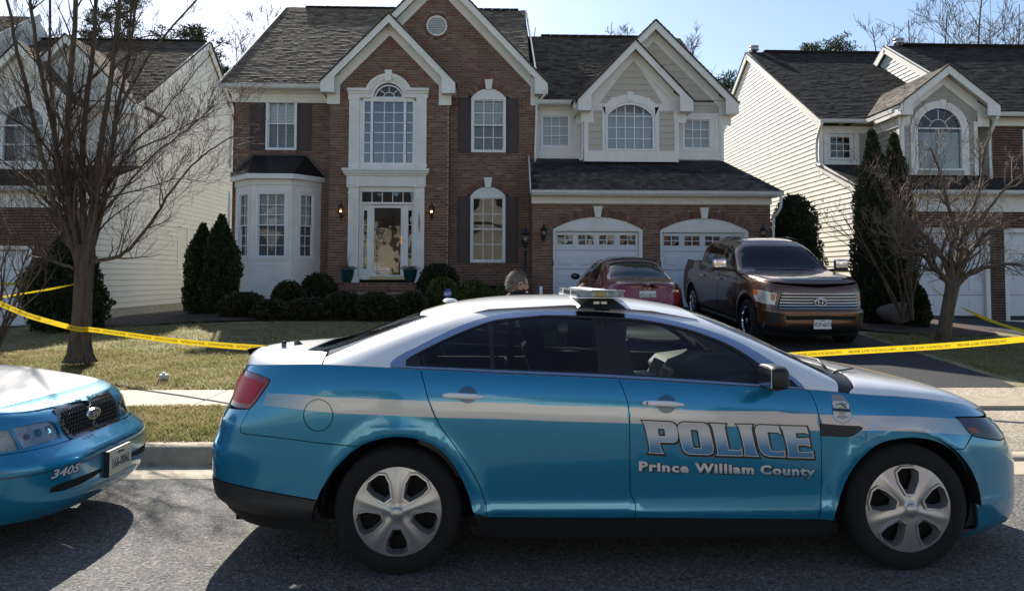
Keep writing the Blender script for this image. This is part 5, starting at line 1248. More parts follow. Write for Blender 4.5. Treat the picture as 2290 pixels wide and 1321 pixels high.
L1 = [([(178, 590), (150, 520), (110, 420), (70, 250), (40, 120), (10, -30)], 11.6, 11.0, .085, .03), ([(182, 595), (170, 500), (140, 380), (100, 200), (75, 60), (60, -60)], 11.6, 11.9, .085, .035),
	  ([(180, 590), (160, 480), (150, 350), (155, 200), (168, 60), (170, -70)], 11.6, 11.3, .10, .05), ([(190, 590), (188, 470), (185, 330), (200, 180), (212, 60), (215, -70)], 11.6, 11.8, .095, .04),
	  ([(185, 590), (205, 480), (222, 350), (245, 200), (262, 60), (272, -70)], 11.65, 11.4, .095, .04), ([(192, 590), (222, 500), (240, 400), (262, 250), (290, 110), (310, -50)], 11.5, 12.0, .08, .03),
	  ([(178, 585), (155, 500), (128, 400), (125, 300), (110, 150), (115, -40)], 11.7, 12.2, .07, .03), ([(195, 570), (215, 470), (232, 380), (270, 250), (330, 130), (440, 0)], 11.4, 10.9, .06, .022),
	  ([(200, 583), (255, 577), (300, 545), (350, 480), (380, 430), (430, 370), (480, 330), (540, 295)], 11.55, 11.0, .055, .012), ([(165, 600), (110, 580), (60, 548), (0, 510), (-70, 470)], 11.5, 10.9, .045, .014),
	  ([(225, 480), (280, 420), (340, 350), (420, 290), (480, 235)], 11.4, 10.8, .035, .008), ([(240, 400), (300, 340), (360, 310), (440, 270), (520, 225)], 11.6, 11.2, .03, .007),
	  ([(140, 480), (80, 420), (20, 370), (-60, 320)], 11.6, 11.9, .04, .012), ([(135, 380), (80, 300), (20, 260), (-60, 200)], 11.5, 11.0, .035, .012),
	  ([(225, 440), (290, 330), (350, 270), (420, 180), (500, 90)], 11.7, 12.4, .035, .008), ([(190, 470), (250, 440), (330, 420), (400, 400), (470, 410)], 11.4, 10.7, .028, .006)]
for (pp, y0, y1, r0, r1) in L1:
	lm = MB(); r0 *= .62; r1 *= .6; limb(lm, tw, pp, y0, y1, r0, r1, 2, 22 if r0 > .045 else 20, 1.0 if r0 > .045 else .8, up=.35); lm.build('limb', m_bark, T1)
tag(tw.build('twigs', m_twig, T1), kind='stuff')
# --- small crooked tree on the right lawn (pruned ornamental)
bx2, bz2 = U(2112, 757, 14.3); random.seed(5)
T2 = empty('bare_tree', (bx2, 14.3, bz2), 'small leafless crooked tree with sunlit twisting branches on the right-hand lawn strip', 'tree')
tk = MB(); tk.tube([U3 for U3 in [Vector((U(a, b, 14.3)[0], 14.3, U(a, b, 14.3)[1])) for a, b in ((2110, 768), (2112, 740), (2120, 690), (2128, 650), (2132, 625))]], [.17, .125, .115, .12, .13], 12); tk.build('trunk', m_bark2, T2)
tw = MB()
L2 = [([(2125, 640), (2095, 600), (2060, 570), (2015, 540), (1965, 520)], 14.3, 13.8), ([(2128, 630), (2110, 580), (2080, 540), (2040, 500), (2000, 430), (1960, 390)], 14.3, 14.7), ([(2132, 630), (2125, 560), (2140, 520), (2120, 460), (2105, 390), (2080, 330)], 14.3, 14.0),
	  ([(2135, 635), (2145, 560), (2160, 500), (2190, 430), (2200, 350), (2215, 300)], 14.3, 14.9), ([(2138, 640), (2170, 610), (2215, 595), (2260, 590), (2330, 600)], 14.3, 13.9), ([(2136, 635), (2165, 570), (2210, 520), (2250, 500), (2310, 480)], 14.3, 14.6),
	  ([(2134, 625), (2150, 570), (2150, 540), (2200, 480), (2250, 420), (2310, 370)], 14.3, 13.7), ([(2130, 640), (2100, 610), (2080, 590), (2070, 560), (2020, 560), (1990, 500)], 14.3, 13.6)]
for (pp, y0, y1) in L2:
	lm = MB(); limb(lm, tw, pp, y0, y1, .062, .016, 3, 19, .62, up=.22, spread=1.05, start=.12); lm.build('limb', m_bark2, T2)
tag(tw.build('twigs', m_twig2, T2), kind='stuff')
# --- multi-stem crape myrtle between it and the truck
bx3, bz3 = U(2030, 715, 15.6); random.seed(9)
T3 = empty('bare_shrub', (bx3, 15.6, bz3), 'leafless multi-stemmed crape myrtle with old seed heads in front of the tall evergreens', 'shrub')
tk = MB(); tw = MB()
for i in range(9):
	a = random.uniform(0, 6.28); s = Vector((bx3+.1*math.cos(a), 15.6+.08*math.sin(a), bz3)); t = random.uniform(-.55, .45)
	d = Vector((t*.9, random.uniform(-.35, .35), 1)).normalized(); grow(tk, s, d, random.uniform(2.2, 3.0), .03, 3, .4, .1, 4, .55, tw)
tk.build('stems', m_bark2, T3)
sh_ = MB()
for i in range(0, len(tw.v), 40):
	p = tw.v[i]
	if p[2] > 2.6 and random.random() < .5:
		for k in range(5): q = Vector(p)+rv()*.03; sh_.ball(q, .012, 5, 4)
tag(tw.build('twigs', m_twig, T3), kind='stuff'); tag(sh_.build('seed_heads', mat('seed_head', (.07, .045, .03), .8), T3), kind='stuff')
# --- small multi-stem tree at the left edge
bx4, bz4 = U(-12, 800, 13.4); random.seed(13)
T4 = empty('bare_shrub', (bx4, 13.4, bz4), 'small leafless multi-stemmed tree at the left edge before the white garage door', 'shrub')
tk = MB(); tw = MB()
for i in range(8):
	s = Vector((bx4+random.uniform(-.08, .08), 13.4, bz4)); d = Vector((random.uniform(-.5, .6), random.uniform(-.3, .3), 1)).normalized(); grow(tk, s, d, random.uniform(1.9, 2.7), .028, 3, .3, .1, 4, .55, tw)
tk.build('stems', m_bark2, T4); tag(tw.build('twigs', m_twig, T4), kind='stuff')
# --- woodland trees behind the houses
def back_tree(px, pytop, Y, w, seed, lb, r=.16, dense=5):
	random.seed(seed); x, z = U(px, pytop, Y); b = empty('bare_tree', (x, Y, .5), lb, 'tree', 'bare trees beyond the roofs'); tk = MB(); tw = MB(); ht = z-.5
	P = [Vector((x+.3*math.sin(i*1.1+seed)*(i/8), Y, .5+ht*i/8)) for i in range(9)]; tk.tube(P, [r*(1-.85*i/8) for i in range(9)], 7, False)
	for j in range(16*dense//4):
		t = random.uniform(.38, .97); i = min(int(t*8), 7); s = P[i].lerp(P[i+1], t*8-i); a = random.random()*6.28
		grow(tk, s, Vector((math.cos(a), math.sin(a), random.uniform(.5, 1.3))), w*(1.25-t)*random.uniform(.8, 1.3), r*(1-.85*t)*.55, 2, .3, .12, 5, .6, tw, .010)
	tk.build('trunk', m_bark2, b); tag(tw.build('twigs', m_twig, b), kind='stuff')
def band(px): return 'between the left house and the brick house' if px < 600 else ''
for a in ((600, 20, 46, 4.5, 1, 'leafless tree with fine branches rising behind the left end of the brick house roof'), (535, 75, 52, 4, 2, 'thin leafless tree in the gap between left house and brick house'),
		  (740, 12, 50, 2, 3, 'tip of a leafless tree just over the brick house ridge'), (1195, 62, 48, 2.2, 4, 'leafless treetop beside the right end of the high ridge'),
		  (1360, 50, 55, 3, 5, 'leafless treetop over the lower ridge, left of the small gable'), (1395, 60, 50, 2.4, 6, 'short leafless treetop next to the gable peak of the upper floor'),
		  (1545, 85, 44, 3.6, 7, 'leafless treetop behind the right slope of the beige gable'), (1325, 78, 58, 2, 18, 'faint leafless treetop over the middle of the lower ridge'),
		  (1960, 60, 46, 4, 8, 'leafless tree left of the flue on the right neighbour roof'), (2040, 45, 50, 4.5, 9, 'leafless tree behind the flue on the right neighbour roof'),
		  (2120, 25, 46, 5.5, 10, 'broad leafless tree behind the tall roof on the right'), (2190, -40, 42, 6.5, 11, 'tallest leafless tree behind the right neighbour, reaching out of view'), (2270, 10, 48, 6, 12, 'leafless tree at the right edge behind the tall roof')):
	back_tree(*a)
# --- evergreens
def leafmat(name, cols):
	m = mat(name, cols[0], .6, attr='tint', cols=cols, spec=.25); return m
m_arb = leafmat('arborvitae_leaf', [(.014, .026, .009), (.04, .058, .017), (.024, .038, .012), (.085, .085, .03)])
m_box = leafmat('boxwood_leaf', [(.018, .022, .009), (.045, .048, .018), (.03, .034, .014), (.085, .07, .035)])
m_holly = leafmat('yellowgreen_leaf', [(.04, .055, .012), (.10, .11, .025), (.06, .075, .018), (.15, .15, .04)])
m_pine = leafmat('pine_needles', [(.02, .035, .016), (.05, .07, .03), (.03, .048, .022), (.07, .085, .04)])
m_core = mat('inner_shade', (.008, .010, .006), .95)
def leaves(name, pts, nrm, size, mt, parent, jit=.6, long_=1.6, upb=.3):
	n = len(pts); pts = np.asarray(pts); nrm = np.asarray(nrm); d = nrm+RNG.normal(0, jit, (n, 3)); d[:, 2] += upb; d /= np.linalg.norm(d, axis=1)[:, None]
	s = np.cross(d, RNG.normal(0, 1, (n, 3))); s /= np.linalg.norm(s, axis=1)[:, None]; L = size*RNG.uniform(.6, 1.3, n)[:, None]; Wd = L/long_*.5
	V = np.stack([pts-d*L*.4, pts+s*Wd, pts+d*L*.6, pts-s*Wd], 1)
	me = bpy.data.meshes.new(name); me.vertices.add(n*4); me.vertices.foreach_set('co', (V-np.array(wloc(parent))).ravel()); me.loops.add(n*4); me.loops.foreach_set('vertex_index', np.arange(n*4))
	me.polygons.add(n); me.polygons.foreach_set('loop_start', np.arange(0, n*4, 4)); me.polygons.foreach_set('loop_total', np.full(n, 4)); me.update()
	cl = .5+.28*np.sin(pts[:, 0]*9+pts[:, 2]*7)*np.sin(pts[:, 1]*8+pts[:, 2]*5)+RNG.normal(0, .18, n)
	at = me.attributes.new('tint', 'FLOAT', 'FACE'); at.data.foreach_set('value', np.clip(cl, 0, 1)); o = link(name, me, mt, parent); o['kind'] = 'stuff'; return o
def evergreen(name, lb, cat, c, prof, n, size, mt, seed=1, lump=.15, group=None, long_=1.8, upb=.6, flat=1.):
	"""prof: (height, radius) list; leaves crowd an uneven envelope round a dark core"""
	rg = np.random.default_rng(seed); x, y, z = c; b = empty(name, c, lb, cat, group)
	hs = np.array([p[0] for p in prof]); rs = np.array([p[1] for p in prof])
	u = rg.uniform(0, 1, n*2); h = hs[0]+(hs[-1]-hs[0])*u; r = np.interp(h, hs, rs); keep = rg.uniform(0, 1, n*2) < (r/rs.max())+.05; h, r = h[keep][:n], r[keep][:n]; k = len(h)
	a = rg.uniform(0, 2*np.pi, k); ph = seed*1.7
	bumpy = 1+lump*(np.sin(a*3+h*4+ph)+.7*np.sin(a*7-h*9+ph)+.6*np.sin(a*13+h*17))
	q = r*bumpy*np.sqrt(rg.uniform(.70, 1.16, k)); P = np.stack([x+q*np.cos(a), y+flat*q*np.sin(a), z+h+rg.normal(0, .02, k)], 1); N_ = np.stack([np.cos(a), np.sin(a), np.full(k, .3)], 1)
	leaves('foliage', P, N_, size, mt, b, upb=upb, long_=long_)
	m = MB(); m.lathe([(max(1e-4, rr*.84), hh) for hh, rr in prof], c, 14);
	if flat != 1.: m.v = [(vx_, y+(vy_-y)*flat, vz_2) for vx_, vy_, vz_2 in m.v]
	m.build('dark_core', m_core, b)  # solid near-black core: the shade inside the foliage, put into its colour
	m = MB(); m.tube([(x, y, z-.1), (x, y, z+prof[0][0]+.15)], .05, 6); m.build('trunk', m_bark2, b); return b
def atpx(px, py, Y): x, z = U(px, py, Y); return (x, Y, z)
def egprof(ht, rmax, tip=.1, base=.75): return [(.05, rmax*base), (ht*.18, rmax*.97), (ht*.4, rmax), (ht*.62, rmax*.84), (ht*.8, rmax*.55), (ht*.92, rmax*.27), (ht, rmax*tip)]
gzz = lambda px, Y: (X(px, 700, Y), Y, gz(X(px, 700, Y), Y))
def eg(name, lb, cat, px, pytop, Y, rpx, n, size, mt, seed, prof=None, **k):
	c = gzz(px, Y); ht = U(px, pytop, Y)[1]-c[2]; r = rpx/1700*Y; return evergreen(name, lb, cat, c, (prof or egprof)(ht, r), n, size, mt, seed, **k)
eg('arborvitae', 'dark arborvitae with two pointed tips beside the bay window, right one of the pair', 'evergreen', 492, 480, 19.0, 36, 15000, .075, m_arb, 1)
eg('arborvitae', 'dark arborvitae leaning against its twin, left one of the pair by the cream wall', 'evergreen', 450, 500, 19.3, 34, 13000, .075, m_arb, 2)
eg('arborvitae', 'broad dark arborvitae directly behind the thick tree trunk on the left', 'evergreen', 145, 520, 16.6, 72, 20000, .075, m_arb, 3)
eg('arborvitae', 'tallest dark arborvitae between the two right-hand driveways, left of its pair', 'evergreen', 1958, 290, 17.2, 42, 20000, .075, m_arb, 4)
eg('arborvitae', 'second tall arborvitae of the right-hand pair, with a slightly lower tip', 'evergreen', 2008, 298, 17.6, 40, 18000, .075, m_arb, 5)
rnd = lambda ht, r: [(.05, r*.75), (ht*.25, r), (ht*.6, r*.98), (ht*.8, r*.85), (ht*.92, r*.6), (ht, r*.2)]
eg('rounded_evergreen', 'rounded dense dark evergreen against the sunlit siding right of the garage', 'evergreen', 1778, 436, 21.2, 52, 18000, .075, m_arb, 6, prof=rnd)
low = lambda ht, r: [(.03, r*.8), (ht*.3, r), (ht*.65, r*.95), (ht*.88, r*.7), (ht, r*.25)]
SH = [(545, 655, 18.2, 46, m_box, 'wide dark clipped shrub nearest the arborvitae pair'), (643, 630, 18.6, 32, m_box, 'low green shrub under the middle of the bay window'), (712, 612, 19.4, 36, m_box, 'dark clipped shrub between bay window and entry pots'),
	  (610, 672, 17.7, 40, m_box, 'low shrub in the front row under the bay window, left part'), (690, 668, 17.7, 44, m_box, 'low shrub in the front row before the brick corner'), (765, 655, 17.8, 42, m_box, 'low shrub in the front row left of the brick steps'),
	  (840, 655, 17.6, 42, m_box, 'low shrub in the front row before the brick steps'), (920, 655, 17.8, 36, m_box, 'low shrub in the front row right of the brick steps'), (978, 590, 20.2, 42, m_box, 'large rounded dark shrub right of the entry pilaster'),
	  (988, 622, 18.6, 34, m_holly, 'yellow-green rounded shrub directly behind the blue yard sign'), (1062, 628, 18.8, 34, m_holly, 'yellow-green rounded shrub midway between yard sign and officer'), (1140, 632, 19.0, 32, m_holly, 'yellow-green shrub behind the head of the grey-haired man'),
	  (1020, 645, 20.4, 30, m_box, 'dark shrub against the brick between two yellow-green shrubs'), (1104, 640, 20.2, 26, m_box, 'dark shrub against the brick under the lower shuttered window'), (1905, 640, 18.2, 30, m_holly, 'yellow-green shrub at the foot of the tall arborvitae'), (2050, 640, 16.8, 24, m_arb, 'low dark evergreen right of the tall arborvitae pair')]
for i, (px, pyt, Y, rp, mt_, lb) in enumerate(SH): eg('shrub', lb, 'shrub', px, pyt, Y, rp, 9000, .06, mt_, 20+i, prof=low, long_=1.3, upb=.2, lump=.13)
def pine(px, pytop, Y, w, n, seed, lb, zlo=.35):
	random.seed(seed); rg = np.random.default_rng(seed); x, z = U(px, pytop, Y); b = empty('pine_tree', (x, Y, .5), lb, 'pine tree', 'pines beyond the roofs'); tk = MB(); ht = z-.5
	tk.tube([(x+.25*math.sin(i), Y, .5+ht*i/6*.98) for i in range(7)], [.22-.028*i for i in range(7)], 7); P = []; N_ = []
	for j in range(n):
		t = zlo+(1-zlo)*(j+random.random())/n; a = random.random()*6.28; L = w*(1.15-t)*random.uniform(.5, 1.2)+.4; s = Vector((x, Y, .5+ht*t)); e = s+Vector((L*math.cos(a), L*math.sin(a), L*random.uniform(.0, .3)))
		tk.tube([s, (s+e)/2+Vector((0, 0, .1)), e], [.05, .035, .015], 4, False)
		for k in range(7):
			c = s.lerp(e, random.uniform(.45, 1.05))+rv()*.28*Vector((1, 1, .5)).length/1.5; q = rg.normal(0, 1, (55, 3)); q /= np.linalg.norm(q, axis=1)[:, None]
			P.append(np.array(c)+q*rg.uniform(.1, .38, (55, 1))*np.array([1.25, 1.25, .5])); N_.append(q)
	leaves('foliage', np.concatenate(P), np.concatenate(N_), .26, m_pine, b, long_=5, upb=.2); tk.build('trunk', m_bark2, b)
pine(300, -20, 40, 4.6, 30, 31, 'large dark pine behind the left house ridge, seen through the bare limbs'); pine(215, 40, 44, 3.8, 24, 32, 'dark pine left of the large one behind the left house')
pine(455, 62, 38, 2.3, 34, 33, 'narrow pine in the gap right of the left house gable', zlo=.2); pine(500, 150, 46, 2.6, 26, 34, 'lower pine beside the brick house eave on its left', zlo=.2)
pine(1815, 98, 44, 3.0, 12, 35, 'flat-topped pine crown over the right neighbour ridge, left of two', zlo=.72); pine(1880, 92, 46, 3.2, 12, 36, 'flat-topped pine crown over the right neighbour ridge, right of two', zlo=.72)
pine(1600, 175, 40, 3.0, 16, 37, 'pine in the gap between beige gable and cream gable wall', zlo=.35); pine(1640, 182, 44, 2.6, 16, 38, 'farther pine in the gap beside the cream gable wall', zlo=.35)
# wood on the skyline
random.seed(3)
wd = MB()
for i in range(260):
	x = random.uniform(-90, 95); y = random.uniform(70, 95); z = random.uniform(3, 7.5); wd.bar((x, y, 0), (x+random.uniform(-.6, .6), y, z), .15, .15)
	for k in range(5): p = Vector((x, y, z*random.uniform(.4, 1))); wd.bar(p, p+Vector((random.uniform(-2, 2), random.uniform(-1, 1), random.uniform(.5, 2.2))), .05, .05)
tag(wd.build('woodland', m_bark2, kind='stuff'), 'bare winter woodland far behind the houses', 'woodland')
# boulder, cleanout cap
rb = MB(); cx_, cz_ = U(2003, 712, 16.2); rb.ball((0, 0, 0), .30, 14, 9, (1.35, .8, .75)); rb.v = [(x*(1+.10*math.sin(z*9+y*5)), y, z*(1+.12*math.sin(x*7))) for x, y, z in rb.v]; rb.v = [(x+cx_, y+16.2, z+cz_+.12) for x, y, z in rb.v]
tag(rb.build('boulder', mat('granite', (.13, .11, .11), .9, var=.4, vscale=9, bump=.8, bscale=25)), 'rough brownish-grey boulder at the foot of the crape myrtle', 'boulder')
cp, cq = G(366, 853, .22); co = empty('cleanout_cap', (cp, cq, .22), 'dirty white round utility cap sticking out of the grass near the sidewalk', 'utility cap')
m = MB(); m.lathe([(.062, -.05), (.062, .06), (.066, .065), (.066, .09), (.05, .10), (1e-4, .10)], (cp, cq, .22), 20); m.build('cap', mat('dirty_white_plastic', (.6, .58, .52), .6, var=.35, vscale=30), co)
m = MB(); m.box(cp-.02, cp+.02, cq-.02, cq+.02, .32, .345); m.build('plug', m_white2, co, bevel=.004)
# ================================================================== body-panel kit
def offset_poly(P, d):
	n = len(P); ar = sum(P[i][0]*P[(i+1) % n][1]-P[(i+1) % n][0]*P[i][1] for i in range(n)); sg = 1 if ar > 0 else -1; out = []
	for i in range(n):
		a, b, c = Vector(P[i-1][:2]), Vector(P[i][:2]), Vector(P[(i+1) % n][:2]); e, f = (b-a), (c-b)
		if e.length < 1e-9: e = f
		if f.length < 1e-9: f = e
		e, f = e.normalized(), f.normalized(); n1 = Vector((e.y, -e.x))*sg; n2 = Vector((f.y, -f.x))*sg; m = n1+n2
		m = m.normalized() if m.length > 1e-6 else n1; k = d/max(.35, m.dot(n1)); out.append((b.x+m.x*k, b.y+m.y*k))
	return out
def densify(P, h):
	out = []
	for i in range(len(P)):
		a, b = P[i], P[(i+1) % len(P)]; L = math.dist(a, b); k = max(1, int(L/h))
		for j in range(k): out.append((lerp(a[0], b[0], j/k), lerp(a[1], b[1], j/k)))
	res = []
	for p in out:
		if not res or math.dist(p, res[-1]) > 1e-4: res.append(p)
	return res
def grad_n(f, a, b, h=.004):
	u = f(a+h, b)-f(a-h, b); v = f(a, b+h)-f(a, b-h); n = u.cross(v)
	return n.normalized() if n.length > 1e-12 else Vector((0, 0, 1))
class Surf:
	"""a smooth surface f(a, b) -> local point; inv() finds the place on it that a measured photo point shows"""
	def __init__(s, f, root, ra, rb, na=46, nb=22, flip=1, Rm=None):
		s.R = Rm or Matrix.Identity(3)
		s.f, s.root, s.ra, s.rb, s.flip = f, root, ra, rb, flip; s.tb = []
		for i in range(na):
			for j in range(nb):
				a, b = lerp(*ra, (i+.5)/na), lerp(*rb, (j+.5)/nb); w_ = root+s.R@f(a, b); n = s.R@s.nrm(a, b)
				if n.dot(Vector((0, 0, CH))-w_) > 0: s.tb.append((a, b, *pix(w_)))
	def nrm(s, a, b): return grad_n(s.f, a, b)*s.flip
	def inv(s, px, py):
		a, b = min(s.tb, key=lambda t: (t[2]-px)**2+(t[3]-py)**2)[:2]; h = .003
		for it in range(8):
			p = pix(s.root+s.R@s.f(a, b)); ex, ey = px-p[0], py-p[1]
			if abs(ex)+abs(ey) < .05: break
			pa = pix(s.root+s.R@s.f(a+h, b)); pb = pix(s.root+s.R@s.f(a, b+h)); A, B, C, D = (pa[0]-p[0])/h, (pb[0]-p[0])/h, (pa[1]-p[1])/h, (pb[1]-p[1])/h; dt = A*D-B*C
			if abs(dt) < 1e-3: break
			da, db = (D*ex-B*ey)/dt, (A*ey-C*ex)/dt; a = clamp(a+clamp(da, -.12, .12), *s.ra); b = clamp(b+clamp(db, -.12, .12), *s.rb)
		return (a, b)
	def path(s, pts, smooth=True, n=4, ox=0, oy=0, sc=1):
		"""measured px points -> domain polyline"""
		q = [(ox+p[0]/sc, oy+p[1]/sc) for p in pts]
		if smooth and len(q) > 2: q = [(v.x, v.y) for v in catmull([(a, b, 0) for a, b in q], n)]
		return [s.inv(*p) for p in q]
def patch(name, S, outline, mt, parent, holes=(), inset=.0025, step=.045, off=0., flange=.012, mirror=False, edge=.05, hinset=None, both=False, kind=None):
	"""a body panel: outline in the surface's domain, shrunk by the shut gap, meshed, lifted onto the surface, edges turned in"""
	o_ = densify(outline, edge); o_ = offset_poly(o_, -inset) if inset else o_
	hs = [offset_poly(densify(h, edge), (hinset if hinset is not None else inset)) if (hinset is not None or inset) else densify(h, edge) for h in holes]
	v, t = cdt(o_, hs, step); f = S.f; twin = mirror and not any(abs(f(*q).y) < .013 for q in v)
	if twin: mirror = False
	sides = (1, -1) if mirror else (1,)
	V = []; F = []; NN = []
	for sd_ in sides:
		k = len(V); pos = []; nr = []
		for a, b in v:
			n = S.nrm(a, b); p = f(a, b)+n*off; pos.append(Vector((p.x, 0 if mirror and abs(p.y) < .013 else p.y*sd_, p.z))); nr.append(Vector((n.x, n.y*sd_, n.z)))
		V += pos; NN += nr
		for tr in t:
			a, b, c = (pos[i] for i in tr); g = (b-a).cross(c-a)
			F.append(tuple(i+k for i in (tr if g.dot(nr[tr[0]]) > 0 else tr[::-1])))
		if flange:
			for lp in [o_]+hs:
				m = len(lp); k = len(V)
				for a, b in lp:
					n = S.nrm(a, b); p = f(a, b)+n*off; q = p-n*flange; p = Vector((p.x, 0, p.z)) if mirror and abs(p.y) < .013 else p; V += [Vector((p.x, p.y*sd_, p.z)), Vector((q.x, q.y*sd_, q.z))]; NN += [None, None]
				F += [(k+2*i, k+2*((i+1) % m), k+2*((i+1) % m)+1, k+2*i+1) for i in range(m)]
	me = bpy.data.meshes.new(name); me.from_pydata([tuple(x) for x in V], [], F); me.update()
	me.polygons.foreach_set('use_smooth', [True]*len(F))
	vn = [tuple(n) if n is not None else None for n in NN]
	ln = []
	for p in me.polygons:
		for li in p.loop_indices:
			q = vn[me.loops[li].vertex_index]; ln.append(q if q is not None else tuple(p.normal))
	me.normals_split_custom_set(ln)
	o = link(name, me, mt, parent)
	if twin: c = o.copy(); COL.objects.link(c); c.scale = (1, -1, 1)
	return o
def superline(n_exp, a, b, N=1600):
	pts = []
	for i in range(N+1):
		th = math.pi/2*i/N; pts.append((math.sin(th)**(2/n_exp), math.cos(th)**(2/n_exp)))
	L = [0]
	for i in range(1, N+1): L.append(L[-1]+math.hypot((pts[i][0]-pts[i-1][0])*a, (pts[i][1]-pts[i-1][1])*b))
	return np.array(L), np.array(pts)
m_blue = mat('paint_blue_metallic', (.016, .235, .41), .20, metal=.45, coat=1., spec=.5)
m_carw = mat('paint_white', (.78, .78, .78), .3, coat=1.)
m_trimb = mat('satin_black_plastic', (.012, .012, .013), .5)
m_gblack = mat('gloss_black', (.008, .008, .009), .12, coat=.5)
m_chrome = mat('chrome', (.72, .74, .78), .12, metal=1)
m_chromeb = mat('bright_trim', (.45, .48, .58), .18, metal=1)
m_tyre = mat('tyre_rubber', (.006, .006, .006), .9, bump=.15, bscale=200)
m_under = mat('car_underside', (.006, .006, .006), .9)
m_hub = mat('silver_hubcap', (.46, .45, .44), .36, metal=.75, var=.03, vscale=20)
m_cargl = glass('car_glass_tinted', (.62, .68, .65), f0=1.5)
m_cargd = glass('car_glass_dark', (.30, .34, .33), f0=1.5)
m_red = mat('red_lens', (.25, .004, .008), .12, coat=1.)
m_clear = glass('clear_lens', (.85, .88, .9), f0=1.5)
m_amber = mat('amber_lens', (.55, .12, .01), .2, coat=1.)
m_refl = mat('lamp_reflector', (.75, .77, .8), .15, metal=1)
m_dash = mat('dash_plastic', (.05, .055, .055), .6); m_silver = mat('silver_plastic', (.5, .52, .5), .35, metal=.5); m_seat = mat('seat_cloth', (.025, .03, .035), .9)

